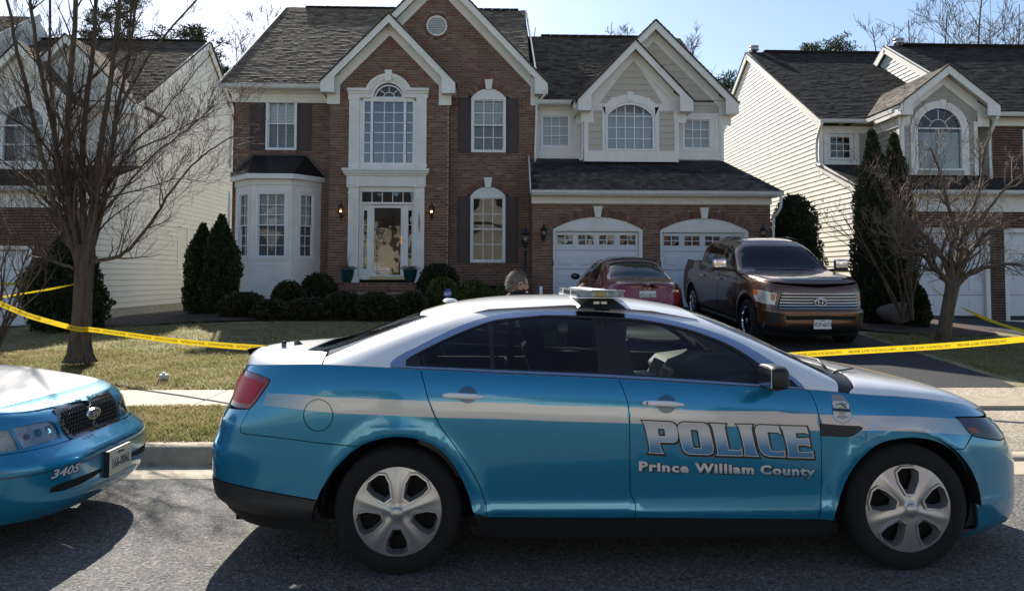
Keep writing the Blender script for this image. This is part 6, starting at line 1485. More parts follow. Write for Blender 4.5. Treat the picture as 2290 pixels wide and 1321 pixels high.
def add_wheel(parent, x, ysign, R_, wd, yc, mt_rim, style='cover', rot=0., name='wheel', rr=.24, tilt=0):
	"""tyre + rim as a part of the car; yc = distance of the outer face from the centre line"""
	o = empty(name, wloc(parent)+Vector((x, ysign*yc, R_)), parent=parent); m = MB()
	prof = [(rr-.01, -wd+.02), (R_-.03, -wd+.01), (R_-.008, -wd+.03), (R_, -wd+.06), (R_+.0, -.055), (R_-.006, -.028), (R_-.022, -.012), (R_-.045, -.003), (rr+.045, .004), (rr+.015, -.002), (rr, -.012), (rr-.01, -.03)]
	cc = wloc(o)
	vs = []; n = 56; sy = ysign
	for r, h in prof:
		for j in range(n): a = 2*math.pi*j/n; vs.append((cc.x+r*math.cos(a), cc.y+sy*h, cc.z+r*math.sin(a)))
	m.s = True; m.add(vs, [(i*n+j, i*n+(j+1) % n, (i+1)*n+(j+1) % n, (i+1)*n+j) for i in range(len(prof)-1) for j in range(n)]); m.s = False
	for rg_ in (rr+.03, rr+.085): pass
	m.build('tyre', m_tyre, o)
	m = MB();
	P3 = lambda r, a, d: (cc.x+r*math.cos(a), cc.y+sy*d, cc.z+r*math.sin(a))
	m.add([P3(rr-.005, 2*math.pi*j/24, -.09) for j in range(24)]+[P3(.0, 0, -.10)], [(j, (j+1) % 24, 24) for j in range(24)])
	m.add([P3(r_, 2*math.pi*j/24, d) for r_, d in ((rr, -.01), (rr-.008, -.09)) for j in range(24)], [(j, (j+1) % 24, (j+1) % 24+24, j+24) for j in range(24)])
	m.build('wheel_well_back', m_under, o)
	if style == 'cover':
		Rc = rr+.014
		def dish(r): return -.012+.028*(1-(r/Rc)**2)*.9+(.006 if r < .04 else 0)
		outer = [(Rc*math.cos(2*math.pi*i/72), Rc*math.sin(2*math.pi*i/72)) for i in range(72)]
		base = [(.088, -.022), (.155, -.056), (.205, -.062), (.226, -.034), (.226, .034), (.205, .062), (.155, .056), (.088, .022)]
		holes = []
		for k in range(5):
			a = rot+k*2*math.pi/5; holes.append([(r*math.cos(a)-t*math.sin(a), r*math.sin(a)+t*math.cos(a)) for r, t in base])
		v, t = cdt(outer, [offset_poly(h, .0) for h in holes], .014)
		def zz(x, y):
			r = math.hypot(x, y); best = 9
			for k in range(5):
				a = rot+(k+.5)*2*math.pi/5; q = abs(-x*math.sin(a)+y*math.cos(a));
				if x*math.cos(a)+y*math.sin(a) > 0: best = min(best, q)
			return dish(r)+.010*math.exp(-(best/.022)**2)*clamp(1-(r/Rc)**3, 0, 1)
		m = MB(); m.s = True; m.add([(cc.x+x, cc.y+sy*zz(x, y), cc.z+y) for x, y in v], t)
		m.add([P3(Rc, 2*math.pi*j/72, d) for d in (-.0115, -.03) for j in range(72)], [(j, (j+1) % 72, (j+1) % 72+72, j+72) for j in range(72)]); m.s = False
		for h in holes:
			n = len(h); hi = offset_poly(h, -.0); ho = offset_poly(h, .013); hd = offset_poly(h, -.012)
			V = [(cc.x+x, cc.y+sy*(zz(x, y)+.000), cc.z+y) for x, y in ho]+[(cc.x+x, cc.y+sy*(zz(x, y)+.011), cc.z+y) for x, y in offset_poly(h, .009)]+[(cc.x+x, cc.y+sy*(zz(x, y)+.011), cc.z+y) for x, y in hi]+[(cc.x+x, cc.y+sy*(zz(x, y)-.045), cc.z+y) for x, y in hd]
			m.add(V, [(q*n+i, q*n+(i+1) % n, (q+1)*n+(i+1) % n, (q+1)*n+i) for q in range(3) for i in range(n)])
		m.build('hubcap', mt_rim, o)
		m = MB(); m.lathe([(.037, -.0), (.037, .026), (.030, .034), (1e-4, .036)], (0, 0, 0), 24, 'y'); m.v = [(cc.x+x, cc.y+sy*abs(y), cc.z+z) for x, y, z in m.v]; m.build('centre_cap', mt_rim, o)
	else:
		m = MB(); n = 10
		for k in range(n):
			a = rot+k*2*math.pi/n; m.bar(P3(.04, a, -.02), P3(rr-.01, a+.04, -.012), .03, .02, up=(0, 1, 0))
		m.add([P3(r_, 2*math.pi*j/40, d) for r_, d in ((rr+.006, -.008), (rr-.012, -.004), (rr-.02, -.03)) for j in range(40)], [(q*40+j, q*40+(j+1) % 40, (q+1)*40+(j+1) % 40, (q+1)*40+j) for q in range(2) for j in range(40)])
		m.build('rim', mt_rim, o); m = MB(); m.lathe([(.05, 0), (.05, .01), (1e-4, .016)], (0, 0, 0), 16, 'y'); m.v = [(cc.x+x, cc.y+sy*(abs(y)-.02), cc.z+z) for x, y, z in m.v]; m.build('centre_cap', mt_rim, o)
	return o
def fade_mat(name, col, base, x0, x1, x2, x3, rough=.35):
	"""vinyl stripe whose colour fades into the paint at both ends (flat print), measured along the car"""
	m = bpy.data.materials.new(name); m.use_nodes = True; n = m.node_tree; b = n.nodes['Principled BSDF']; L = n.links
	b.inputs['Roughness'].default_value = rough; b.inputs['Coat Weight'].default_value = 1; b.inputs['Coat Roughness'].default_value = .04; b.inputs['Metallic'].default_value = .3
	tc = n.nodes.new('ShaderNodeTexCoord'); sp = n.nodes.new('ShaderNodeSeparateXYZ'); L.new(tc.outputs['Object'], sp.inputs[0])
	r = n.nodes.new('ShaderNodeValToRGB'); mr = n.nodes.new('ShaderNodeMapRange'); mr.inputs[1].default_value = x0; mr.inputs[2].default_value = x3; L.new(sp.outputs[0], mr.inputs[0]); L.new(mr.outputs[0], r.inputs[0])
	e = r.color_ramp.elements; e[0].position = 0; e[0].color = (*base, 1); e[1].position = 1; e[1].color = (*base, 1)
	for x in (x1, x2): q = e.new((x-x0)/(x3-x0)); q.color = (*col, 1)
	L.new(r.outputs[0], b.inputs['Base Color']); return m
def zgrad_mat(name, z0, z1, stops, axis=2, rough=.3):
	"""print that changes colour with height (letter fill)"""
	m = bpy.data.materials.new(name); m.use_nodes = True; n = m.node_tree; b = n.nodes['Principled BSDF']; L = n.links; b.inputs['Roughness'].default_value = rough; b.inputs['Coat Weight'].default_value = .6
	tc = n.nodes.new('ShaderNodeTexCoord'); sp = n.nodes.new('ShaderNodeSeparateXYZ'); L.new(tc.outputs['Object'], sp.inputs[0])
	mr = n.nodes.new('ShaderNodeMapRange'); mr.inputs[1].default_value = z0; mr.inputs[2].default_value = z1; L.new(sp.outputs[axis], mr.inputs[0]); r = n.nodes.new('ShaderNodeValToRGB'); L.new(mr.outputs[0], r.inputs[0]); e = r.color_ramp.elements
	e[0].position = stops[0][0]; e[0].color = (*stops[0][1], 1); e[1].position = stops[-1][0]; e[1].color = (*stops[-1][1], 1)
	for p, c in stops[1:-1]: q = e.new(p); q.color = (*c, 1)
	L.new(r.outputs[0], b.inputs['Base Color']); return m
def decal_text(name, S, s, size, p0, p1, off, mt, parent, grow_=0., shear=0., xs=1., spacing=1.):
	"""text printed on a surface between two measured px points (baseline start, end); cap height from size in px"""
	me = text_mesh(s, 1., 0, grow_, shear, 2, spacing); xsn = [v.co.x for v in me.vertices]; ysn = [v.co.y for v in me.vertices]; x0, x1 = min(xsn), max(xsn); y0 = min(ysn)
	capy = (max(ysn)-y0)
	a0 = S.inv(*p0); a1 = S.inv(*p1); up = S.inv(p0[0], p0[1]-size); eu = Vector((a1[0]-a0[0], a1[1]-a0[1])); ev = Vector((up[0]-a0[0], up[1]-a0[1]))
	V = []
	for v in me.vertices:
		u = (v.co.x-x0)/(x1-x0); w_ = (v.co.y-y0)/capy; a = a0[0]+eu.x*u+ev.x*w_; b = a0[1]+eu.y*u+ev.y*w_; n = S.nrm(a, b); V.append(S.f(a, b)+n*off)
	for v, p in zip(me.vertices, V): v.co = p
	me.update(); me.materials.append(mt); o = bpy.data.objects.new(name, me); COL.objects.link(o); o.parent = parent
	# face outwards
	if me.polygons and me.polygons[0].normal.y > 0: me.flip_normals()
	return o

class Kit:
	"""generic car body from tables: side/fascia surface SD and top surface TP"""
	def __init__(k, root, Rm, XM, AF, AR, BT, ZB, ZR, KP, hw, nf=4.5, nr=4.5, wb=.93, WBw=1.9, lf=None, lr=None, arches=(), ar=.40, az=.36):
		k.root = Vector(root); k.XM = XM; LF = lf or max(x for z, x in AF)-XM; LR = lr or XM-min(x for z, x in AR)
		k.lf, pf = superline(nf, LF, hw); k.lr, pr0 = superline(nr, LR, hw); k.hw = hw
		def zbelt_(x): return tab(ZB, x)
		k.zbelt = zbelt_
		def Sf_(s, z):
			L, P = (k.lf, pf) if s >= 0 else (k.lr, pr0); a = min(abs(s), L[-1]); xh = float(np.interp(a, L, P[:, 0])); yh = float(np.interp(a, L, P[:, 1]))
			x = XM+xh*(tab(AF, z)-XM) if s >= 0 else XM-xh*(XM-tab(AR, z)); lat = tab(BT, z)*yh
			for xc in arches: r = math.hypot(x-xc, z-az); lat += .02*math.exp(-((r-ar-.03)/.05)**2)
			return Vector((x, -lat, z))
		def wbelt_(x):
			z = zbelt_(x); xh = (x-XM)/(tab(AF, z)-XM) if x >= XM else (XM-x)/(XM-tab(AR, z)); n = nf if x >= XM else nr
			return tab(BT, z)*max(0., 1-min(abs(xh), 1)**n)**(1/n)
		def Tf_(x, v):
			w_ = wbelt_(x); z0, z1 = zbelt_(x), tab(ZR, x); kk = tab(KP, x); c0, c1, c2 = (1-v)**2, 2*WBw*v*(1-v), v*v; d = c0+c1+c2
			return Vector((x, -w_*(c0+c1*kk)/d, (z0*c0+z1*(c1+c2))/d))
		k.Sf, k.Tf = Sf_, Tf_
		sa, sb = -k.lr[-1]+.006, k.lf[-1]-.006; zmn = BT[0][0]; k.sa, k.sb = sa, sb
		fl = 1 if grad_n(Sf_, 0, .6).y < 0 else -1; ft = 1 if grad_n(Tf_, XM, .5).z > 0 else -1
		k.SD = Surf(Sf_, k.root, (sa, sb), (zmn, max(z for x, z in ZB)+.03), 80, 20, fl, Rm); k.TP = Surf(Tf_, k.root, (ZR[0][0]+.01 if ZR[0][0] < ZR[-1][0] else ZR[-1][0]+.01, max(ZR[0][0], ZR[-1][0])-.01), (0, 1), 60, 20, ft, Rm)
	def sbx(k, x, z):
		lo, hi = k.sa, k.sb
		for _ in range(36):
			mid = (lo+hi)/2
			if k.Sf(mid, z).x < x: lo = mid
			else: hi = mid
		return (lo+hi)/2
	def belt(k, x0, x1, n=14): return [(k.sbx(x, k.zbelt(x)), k.zbelt(x)) for x in [lerp(x0, x1, i/n) for i in range(n+1)]]
	def arc(k, xc, zc, r, a0=0, a1=math.pi, n=16): return [(k.sbx(xc+r*math.cos(lerp(a0, a1, i/n)), .5), zc+r*math.sin(lerp(a0, a1, i/n))) for i in range(n+1)]
# ================================================================== the blue and white police sedan
PC = empty('police_car', (-.49, 5.2, 0), 'blue and white police sedan lettered POLICE with a roof light bar, parked broadside in front', 'car')
prt = Vector((-.49, 5.2, 0)); XM = 1.434
BT = [(.12, .84), (.18, .885), (.25, .915), (.30, .935), (.345, .953), (.40, .944), (.50, .947), (.65, .957), (.80, .966), (.90, .964), (.98, .952), (1.04, .934), (1.08, .915), (1.10, .900), (1.13, .868), (1.16, .82)]
AF = [(.08, 3.60), (.12, 3.70), (.16, 3.78), (.22, 3.82), (.33, 3.815), (.45, 3.815), (.54, 3.81), (.60, 3.79), (.68, 3.755), (.74, 3.715), (.80, 3.665), (.88, 3.59), (1.0, 3.4)]
AR = [(.12, -.94), (.18, -1.02), (.26, -1.11), (.36, -1.17), (.46, -1.19), (.62, -1.195), (.70, -1.17), (.80, -1.14), (.90, -1.09), (1.0, -1.05), (1.10, -1.01), (1.25, -.95)]
ZB = [(-1.35, 1.07), (-1.1, 1.095), (-.84, 1.128), (-.5, 1.148), (-.2, 1.142), (.12, 1.128), (.72, 1.10), (1.23, 1.077), (2.05, 1.027), (2.4, 1.005), (2.65, .98), (2.9, .96), (3.1, .935), (3.3, .90), (3.48, .85), (3.62, .79), (3.80, .70)]
ZR = [(-1.3, 1.08), (-1.12, 1.155), (-1.0, 1.175), (-.8, 1.185), (-.62, 1.195), (-.45, 1.235), (-.2, 1.325), (.08, 1.425), (.3, 1.48), (.55, 1.512), (.83, 1.525), (1.23, 1.522), (1.55, 1.492), (1.85, 1.43), (2.1, 1.33), (2.35, 1.20), (2.56, 1.095), (2.7, 1.075), (2.9, 1.05), (3.26, .985), (3.5, .90), (3.62, .845), (3.72, .775), (3.80, .71)]
KP = [(-1.3, .92), (-.95, .90), (-.62, .84), (-.3, .76), (.08, .71), (.5, .675), (1.3, .675), (1.8, .71), (2.1, .76), (2.4, .84), (2.65, .88), (4, .9)]
lf_, pf_ = superline(4.0, 2.52, .95); lr_, pr2 = superline(4.6, 2.70, .95)
def plan(s):
	L, P = (lf_, pf_) if s >= 0 else (lr_, pr2); a = min(abs(s), L[-1]); x = float(np.interp(a, L, P[:, 0])); y = float(np.interp(a, L, P[:, 1])); return (x if s >= 0 else -x), y
def zbelt(x): return tab(ZB, x)
def Sf(s, z):
	xh, yh = plan(s)
	if xh >= 0: x = XM+xh*(tab(AF, z)-XM)
	else: x = XM+(-xh)*(tab(AR, z)-XM)
	b = tab(BT, z*1.10/zbelt(x)) if z > .45 else tab(BT, z)
	if z > .45: b = lerp(tab(BT, z), b, clamp((z-.45)/.2, 0, 1))
	lat = b*yh
	for xc in (0., 2.868):
		r = math.hypot(x-xc, z-.37); lat += .014*math.exp(-((r-.43)/.045)**2)*(1 if z < .9 else math.exp(-((z-.9)/.05)**2))
	return Vector((x, -lat, z))
def wbelt(x):
	z = zbelt(x); xh = (x-XM)/(tab(AF, z)-XM) if x >= XM else (x-XM)/(tab(AR, z)-XM); n = 4.0 if x >= XM else 4.6
	return .900*max(0., 1-min(abs(xh), 1)**n)**(1/n)
WB = 1.9
def Tf(x, v):
	w_ = wbelt(x); z0, z1 = zbelt(x), tab(ZR, x); k = tab(KP, x); c0, c1, c2 = (1-v)**2, 2*WB*v*(1-v), v*v; d = c0+c1+c2
	return Vector((x, -w_*(c0+c1*k)/d, (z0*c0+z1*(c1+c2))/d))
SD = Surf(Sf, prt, (-lr_[-1]+.006, lf_[-1]-.006), (.12, 1.16), 90, 20, flip=1)
TP = Surf(Tf, prt, (-1.12, 3.9), (.0, 1.0), 90, 26, flip=1)
if SD.nrm(0, .6).y > 0: SD.flip = -1
if TP.nrm(1, .5).z < 0: TP.flip = -1
SD.__init__(Sf, prt, SD.ra, SD.rb, 90, 20, SD.flip); TP.__init__(Tf, prt, TP.ra, TP.rb, 90, 26, TP.flip)
A_ = dict(ox=460, oy=620, sc=1.8838); B_ = dict(ox=1180, oy=620, sc=1.884); C_ = dict(ox=1700, oy=780, sc=2.4424)
def sx(x):                                       # s of a given x near the belt
	lo, hi = SD.ra
	for _ in range(40):
		mid = (lo+hi)/2
		if Sf(mid, .9).x < x: lo = mid
		else: hi = mid
	return (lo+hi)/2
def sbx(x, z):
	lo, hi = SD.ra
	for _ in range(40):
		mid = (lo+hi)/2
		if Sf(mid, z).x < x: lo = mid
		else: hi = mid
	return (lo+hi)/2
def beltpath(x0, x1, n=14): return [(sbx(x, zbelt(x)), zbelt(x)) for x in [lerp(x0, x1, i/n) for i in range(n+1)]]
# inner dark hull that closes the gaps
def hull(f_, s0, s1, b0, b1, ns, nb, inn, S_):
	m = MB(); V = []
	for i in range(ns+1):
		for j in range(nb+1):
			a = lerp(s0, s1, i/ns); b = lerp(b0, zbelt(f_(a, .8).x)-.035, j/nb); p = f_(a, b)-S_.nrm(a, b)*inn; V.append(p)
	F = [(i*(nb+1)+j, (i+1)*(nb+1)+j, (i+1)*(nb+1)+j+1, i*(nb+1)+j+1) for i in range(ns) for j in range(nb)]
	return V, F
arch = lambda x, z: min(math.hypot(x, z-.37), math.hypot(x-2.868, z-.36)) < .40
V, F = hull(Sf, -lr_[-1]+.02, lf_[-1]-.02, .2, 1.12, 90, 14, .016, SD)
F = [f for f in F if not any(arch(V[i].x, V[i].z) for i in f) and not (.0 < V[f[0]].x < 2.3 and V[f[0]].z > 1.02)]
m = MB(); W0 = [p+prt for p in V]; m.add(W0, F); m.add([(p.x, 2*prt.y-p.y, p.z) for p in W0], F)
for xc in (0., 2.868):
	for sy in (-1, 1):
		n = 20; m.add([(prt.x+xc+.42*math.cos(math.pi*i/n), prt.y+sy*y, .36+.42*math.sin(math.pi*i/n)) for y in (.93, .55) for i in range(n+1)], [(i, i+1, i+n+2, i+n+1) for i in range(n)])
		m.add([(prt.x+xc+.42*math.cos(math.pi*i/n), prt.y+sy*.55, .36+.42*math.sin(math.pi*i/n)) for i in range(n+1)], [tuple(range(n+1))])
m.box(prt.x-1.0, prt.x+3.7, prt.y-.55, prt.y+.55, .2, .34); m.box(prt.x+3.27, prt.x+3.42, prt.y-.70, prt.y+.70, .16, .6); m.box(prt.x+.44, prt.x+2.43, prt.y-.8, prt.y+.8, .2, .30)
m.build('inner_body', m_under, PC)
def both_sides(o):                               # the far-side twin of a near-side panel
	c = o.copy(); COL.objects.link(c); c.scale = (1, -1, 1); return c
# ---- shut lines (measured)
L_door_r = SD.path([(905, 385), (940, 520), (985, 620), (1060, 725), (1140, 850), (1178, 950), (1184, 1010)], **A_)
L_door_m = SD.path([(383, 424), (405, 480), (424, 540), (430, 640), (432, 890), (445, 930), (455, 965), (455, 1012)], **B_)
L_door_f = SD.path([(245, 222), (275, 240), (300, 295), (322, 370), (330, 450), (335, 600), (330, 850), (318, 930)], **C_)
L_arch_r = SD.path([(470, 938), (490, 890), (560, 790), (650, 712), (740, 680), (820, 672), (900, 685), (985, 725), (1050, 800), (1100, 900), (1126, 990)], **A_)
L_arch_f = SD.path([(403, 938), (418, 880), (450, 770), (500, 665), (575, 575), (660, 515), (760, 490), (860, 485), (960, 505), (1040, 548), (1100, 620), (1150, 720), (1180, 840), (1190, 962)], **C_)
L_bump_r = SD.path([(650, 712), (620, 710), (480, 697), (350, 680), (250, 668), (165, 658), (148, 648), (150, 620), (187, 553)], **A_)
zr_bot = L_door_r[-1]; zm_bot = L_door_m[-1]; zf_bot = L_door_f[-1]
xof = lambda p: Sf(*p).x
bp = beltpath
# doors
dr_r = bp(xof(L_door_r[0]), xof(L_door_m[0]), 12)+L_door_m[1:]+L_door_r[::-1][:-1]
dr_f = bp(xof(L_door_m[0]), xof(L_door_f[0]), 12)+L_door_f[1:]+L_door_m[::-1][:-1]
o = patch('rear_door', SD, dr_r, m_blue, PC); both_sides(o); RD = o
o = patch('front_door', SD, dr_f, m_blue, PC); both_sides(o); FD = o
# quarter panel
ai = min(range(len(L_arch_r)), key=lambda i: math.dist(L_arch_r[i], L_bump_r[0]))
TLx = SD.path([(187, 553), (215, 520), (250, 470), (268, 440), (262, 425), (200, 403), (160, 388)], smooth=True, n=2, **A_)
s_end = -lr_[-1]+.006
q_top = bp(-1.10, xof(L_door_r[0]), 16)
quarter = q_top+L_door_r[1:]+L_arch_r[::-1][:len(L_arch_r)-ai]+L_bump_r[1:]+TLx[1:]+[(TLx[-1][0]-.03, TLx[-1][1]+.02)]
o = patch('quarter_panel', SD, quarter, m_blue, PC); both_sides(o); QP = o
# tail lamp wraps round the corner
tl_w = [(TLx[-1][0]-.10, TLx[-1][1]-.005), (TLx[-1][0]-.17, TLx[-1][1]-.03), (TLx[0][0]-.26, TLx[0][1]+.05), (TLx[0][0]-.24, TLx[0][1]-.0), (TLx[0][0]-.1, TLx[0][1]-.006)]
o = patch('tail_lamp', SD, TLx+tl_w, m_red, PC, off=.006, inset=.001, step=.03, flange=.02); both_sides(o); TLo = o
tin = offset_poly(densify(TLx+tl_w, .04), -.028); patch('lamp_core', SD, tin, mat('red_lens_deep', (.45, .01, .02), .3, metal=.3), TLo, off=.0085, inset=0, step=.03, flange=0)
# deck-lid face between the lamps
tf = [(TLx[-1][0]-.04, TLx[-1][1]+.015)]+[(tl_w[0][0], tl_w[0][1]+.012), (tl_w[1][0], tl_w[1][1]), (tl_w[2][0], tl_w[2][1]), (tl_w[3][0], tl_w[3][1]-.02), (s_end, tl_w[3][1]-.02), (s_end, zbelt(-1.25)), (sbx(-1.10, zbelt(-1.10)), zbelt(-1.10))]
patch('deck_lid_face', SD, tf, m_blue, PC, mirror=True)
# rear bumper: painted upper, black lower
Lb_low = SD.path([(470, 938), (300, 908), (160, 880), (60, 855)], **A_)
zlow_end = Lb_low[-1][1]
up_ = L_arch_r[:ai+1][::-1]
bump = L_bump_r+[(tl_w[4][0]+.02, tl_w[4][1]-.004), (tl_w[3][0], tl_w[3][1]-.022), (s_end, tl_w[3][1]-.022), (s_end, zlow_end+.0)]+Lb_low[::-1]+up_[::-1][1:]
patch('rear_bumper', SD, bump, m_blue, PC, mirror=True)
Lbb = SD.path([(450, 1033), (240, 1000), (130, 972), (70, 940)], **A_)
low = Lb_low+[(s_end, zlow_end-.001), (s_end, .30), (Lbb[-1][0]-.5, .29), (Lbb[-1][0]-.2, Lbb[-1][1]+.02), (Lbb[-1][0]-.06, Lbb[-1][1]+.008)]+Lbb[::-1]
patch('lower_bumper', SD, low, m_trimb, PC, mirror=True, off=.004)
# sill and the strip behind the front wheel
sill_t = SD.path([(1126, 992), (1260, 996), (1394, 999)], **A_)+SD.path([(0, 999), (230, 1007), (450, 1014), (760, 1016), (1055, 1019)], **B_)[1:]+SD.path([(0, 928), (200, 934), (403, 940)], **C_)[1:]
sill = sill_t+[(sill_t[-1][0]+.01, .19), (sill_t[-1][0]-.1, .17), (sill_t[0][0]+.1, .17), (sill_t[0][0]+.02, .22)]
o = patch('sill', SD, sill, m_trimb, PC, off=-.004); both_sides(o)
# front fender
HL = SD.path([(1070, 378), (1100, 408), (1130, 445), (1155, 468), (1185, 478), (1250, 490), (1310, 496)], n=3, **C_)
HLt = SD.path([(1070, 377), (1150, 375), (1235, 375)], n=2, **C_)
Ls = SD.path([(1155, 475), (1115, 545), (1045, 546)], smooth=False, **C_)
af = min(range(len(L_arch_f)), key=lambda i: math.dist(L_arch_f[i], Ls[-1]))
hi = min(range(len(HL)), key=lambda i: math.dist(HL[i], Ls[0]))
x_nose = xof(HLt[-1])
f_top = bp(xof(L_door_f[0]), 3.56, 18)
sF = sill_t[-1]
fend = f_top+[(HLt[-1][0]+.02, HLt[-1][1]+.012)]+[(p[0], p[1]+.006) for p in HLt[::-1][1:]]+HL[1:hi+1]+Ls[1:]+L_arch_f[:af+1][::-1]+L_door_f[::-1][:-1]
o = patch('front_fender', SD, fend, m_blue, PC); both_sides(o); FF = o
# head lamp
s_f = lf_[-1]-.006
hl = HLt+[(HLt[-1][0]+.10, HLt[-1][1]-.012), (HLt[-1][0]+.22, HLt[-1][1]-.03), (HLt[-1][0]+.3, HLt[-1][1]-.075), (HL[-1][0]+.10, HL[-1][1]+.002)]+HL[::-1][:-1]
o = patch('head_lamp_back', SD, hl, mat('lamp_housing', (.10, .11, .13), .35, metal=.4), PC, off=-.013, inset=0, flange=0); both_sides(o)
HLo = patch('head_lamp', SD, hl, m_clear, PC, off=.004, inset=.001, step=.03, flange=.02); both_sides(HLo)
am = SD.path([(1135, 425), (1190, 430), (1205, 462), (1175, 455), (1150, 445)], smooth=False, **C_); patch('turn_signal', SD, am, m_amber, HLo, off=-.007, inset=0)
rf = SD.path([(1200, 410), (1262, 412), (1290, 440), (1295, 470), (1240, 470), (1218, 455)], smooth=False, **C_); patch('reflector', SD, rf, m_refl, HLo, off=-.005, inset=0)
rf = SD.path([(1090, 388), (1225, 390), (1240, 402), (1110, 402)], smooth=False, **C_); patch('reflector', SD, rf, mat('dim_blue_reflector', (.2, .22, .45), .3, metal=.8), HLo, off=-.006, inset=0)
# front bumper with grille opening
ztop_n = HLt[-1][1]+.01
fbump = [Ls[0], Ls[1], Ls[2]]+L_arch_f[af+1:]+[(L_arch_f[-1][0]+.05, .115), (s_f-.4, .13), (s_f, .14), (s_f, .84)]+[(HLt[-1][0]+.34, .82), (HL[-1][0]+.14, HL[-1][1]-.004)]+[(p[0], p[1]-.003) for p in HL[::-1][:-(hi)]]
gr = [(s_f-.001, .40), (s_f-.36, .42), (s_f-.40, .56), (s_f-.34, .70), (s_f-.001, .71)]
patch('front_bumper', SD, fbump, m_blue, PC, mirror=True)
patch('grille', SD, gr, m_gblack, PC, mirror=True, off=.006, inset=0)
patch('lower_grille', SD, [(s_f-.001, .2), (s_f-.45, .21), (s_f-.42, .32), (s_f-.001, .33)], m_trimb, PC, mirror=True, off=.005, inset=0)
# ---- top of the body: roof frame with glass openings
DLo_t = TP.path([(780, 376), (783, 356), (830, 322), (885, 296), (970, 252), (1080, 202), (1200, 165), (1300, 150), (1394, 143)], **A_)+TP.path([(60, 144), (180, 143), (318, 148), (450, 158), (560, 174), (700, 206), (850, 256), (960, 312), (1040, 364)], **B_)+TP.path([(50, 60), (110, 105), (175, 150), (222, 190), (248, 222)], **C_)
DLo_t = [(a, max(b, .0)) for a, b in DLo_t]
x0c, x1c = DLo_t[0][0], DLo_t[-1][0]
dlo = [(x0c, .0)]+[p for p in DLo_t if p[1] > .004]+[(x1c, .0)]
DLi_t = TP.path([(845, 348), (885, 323), (980, 275), (1090, 226), (1210, 184), (1320, 170), (1394, 164)], **A_)+TP.path([(60, 161), (180, 162), (318, 168), (450, 176), (560, 193), (690, 224), (830, 276), (930, 333), (1000, 385), (1045, 418)], **B_)+TP.path([(60, 92), (110, 128), (170, 172), (205, 205)], **C_)
dli = [(DLi_t[0][0], .009)]+[(a, max(b, .012)) for a, b in DLi_t]+[(DLi_t[-1][0]+.01, .009)]
blx = TP.path([(955, 164), (880, 190), (790, 222), (700, 255), (620, 288), (505, 336)], **A_)
wsx = [(1.74, 1.0), (1.76, .72), (1.84, .56), (2.0, .475), (2.2, .41), (2.40, .32), (2.50, .22), (2.52, .12), (2.50, .0)]
wsx = [(v.x, v.y) for v in catmull([(a, b, 0) for a, b in wsx], 4)]
roof = [(blx[-1][0], .0)]+[(a, b) for a, b in blx[::-1]]+[(.07, .72), (.05, 1.0)]+wsx
ROOF = patch('roof', TP, roof, m_carw, PC, holes=[dlo], mirror=True, inset=.0012, hinset=.001, flange=.01)
ch_ = patch('window_trim', TP, dlo, m_chromeb, PC, holes=[offset_poly(densify(dli, .05), 0)], inset=.001, hinset=0, off=.004, flange=.01); both_sides(ch_)
gA1 = TP.path([(907, 383), (895, 326), (985, 278), (1090, 231), (1188, 194), (1200, 394)], smooth=False, **A_)
gA2 = TP.path([(1216, 395), (1208, 190), (1320, 174), (1394, 168)], smooth=False, **A_)+TP.path([(100, 165), (270, 172), (300, 410), (0, 398)], smooth=False, **B_)
gA3 = TP.path([(452, 422), (382, 176), (450, 181), (560, 198), (690, 230), (825, 282), (925, 340), (968, 395), (978, 452)], smooth=False, **B_)
fixb = lambda P: [(a, max(b, .016)) for a, b in P]
gA1, gA2, gA3 = fixb(gA1), fixb(gA2), fixb(gA3)
o = patch('pillar_trim', TP, dli, m_trimb, PC, holes=[gA1, gA2, gA3], inset=0, hinset=0, off=-.002, flange=.01); both_sides(o)
for g_, mt_ in ((gA1, m_cargd), (gA2, m_cargd), (gA3, m_cargl)): o = patch('side_window', TP, g_, mt_, PC, inset=-.002, off=-.006, flange=0); both_sides(o)
BL = [(a+.01, b) for a, b in blx]+[(blx[-1][0]+.0, blx[-1][1]+.2), (-.60, .7), (-.60, 1.0), (.04, 1.0), (.06, .72)]
patch('backlight', TP, BL, m_cargd, PC, mirror=True, inset=.001, off=-.002, flange=0)
wsg = wsx[:-6]+[(2.50, .6), (2.54, 1.0)]
patch('windscreen', TP, wsg, m_cargl, PC, mirror=True, inset=-.002, off=-.003, flange=0)
# deck lid, hood, cowl
deck = [(-1.10, .0)]+[(x, .0) for x in (-.95, -.8, -.65)]+[(blx[-1][0]-.005, .0), (blx[-1][0]-.005, blx[-1][1]+.15), (-.62, .7), (-.615, 1.0), (-1.13, 1.0), (-1.12, .6), (-1.115, .3)]
patch('deck_lid', TP, deck, m_carw, PC, mirror=True, flange=.01)
hood = [(2.56, .0), (2.62, .12), (2.66, .5), (2.68, 1.0), (3.69, 1.0), (3.66, .6), (3.60, .28), (3.52, .08), (3.46, .0), (3.2, .0), (2.9, .0)]
patch('hood', TP, hood, m_carw, PC, mirror=True, flange=.015)
nosec = [(3.694, 1.0), (3.664, .6), (3.604, .28), (3.524, .08), (3.47, .0), (3.6, .0), (3.69, .0), (3.73, .3), (3.76, .7), (3.77, 1.0)]
patch('nose_panel', TP, nosec, m_blue, PC, mirror=True, inset=.001)
cowl = [(2.505, .0), (2.53, .12), (2.51, .25), (2.50, .6), (2.53, 1.0), (2.675, 1.0), (2.655, .5), (2.61, .12), (2.55, .0)]
patch('cowl', TP, cowl, m_trimb, PC, mirror=True, off=-.006, inset=0)
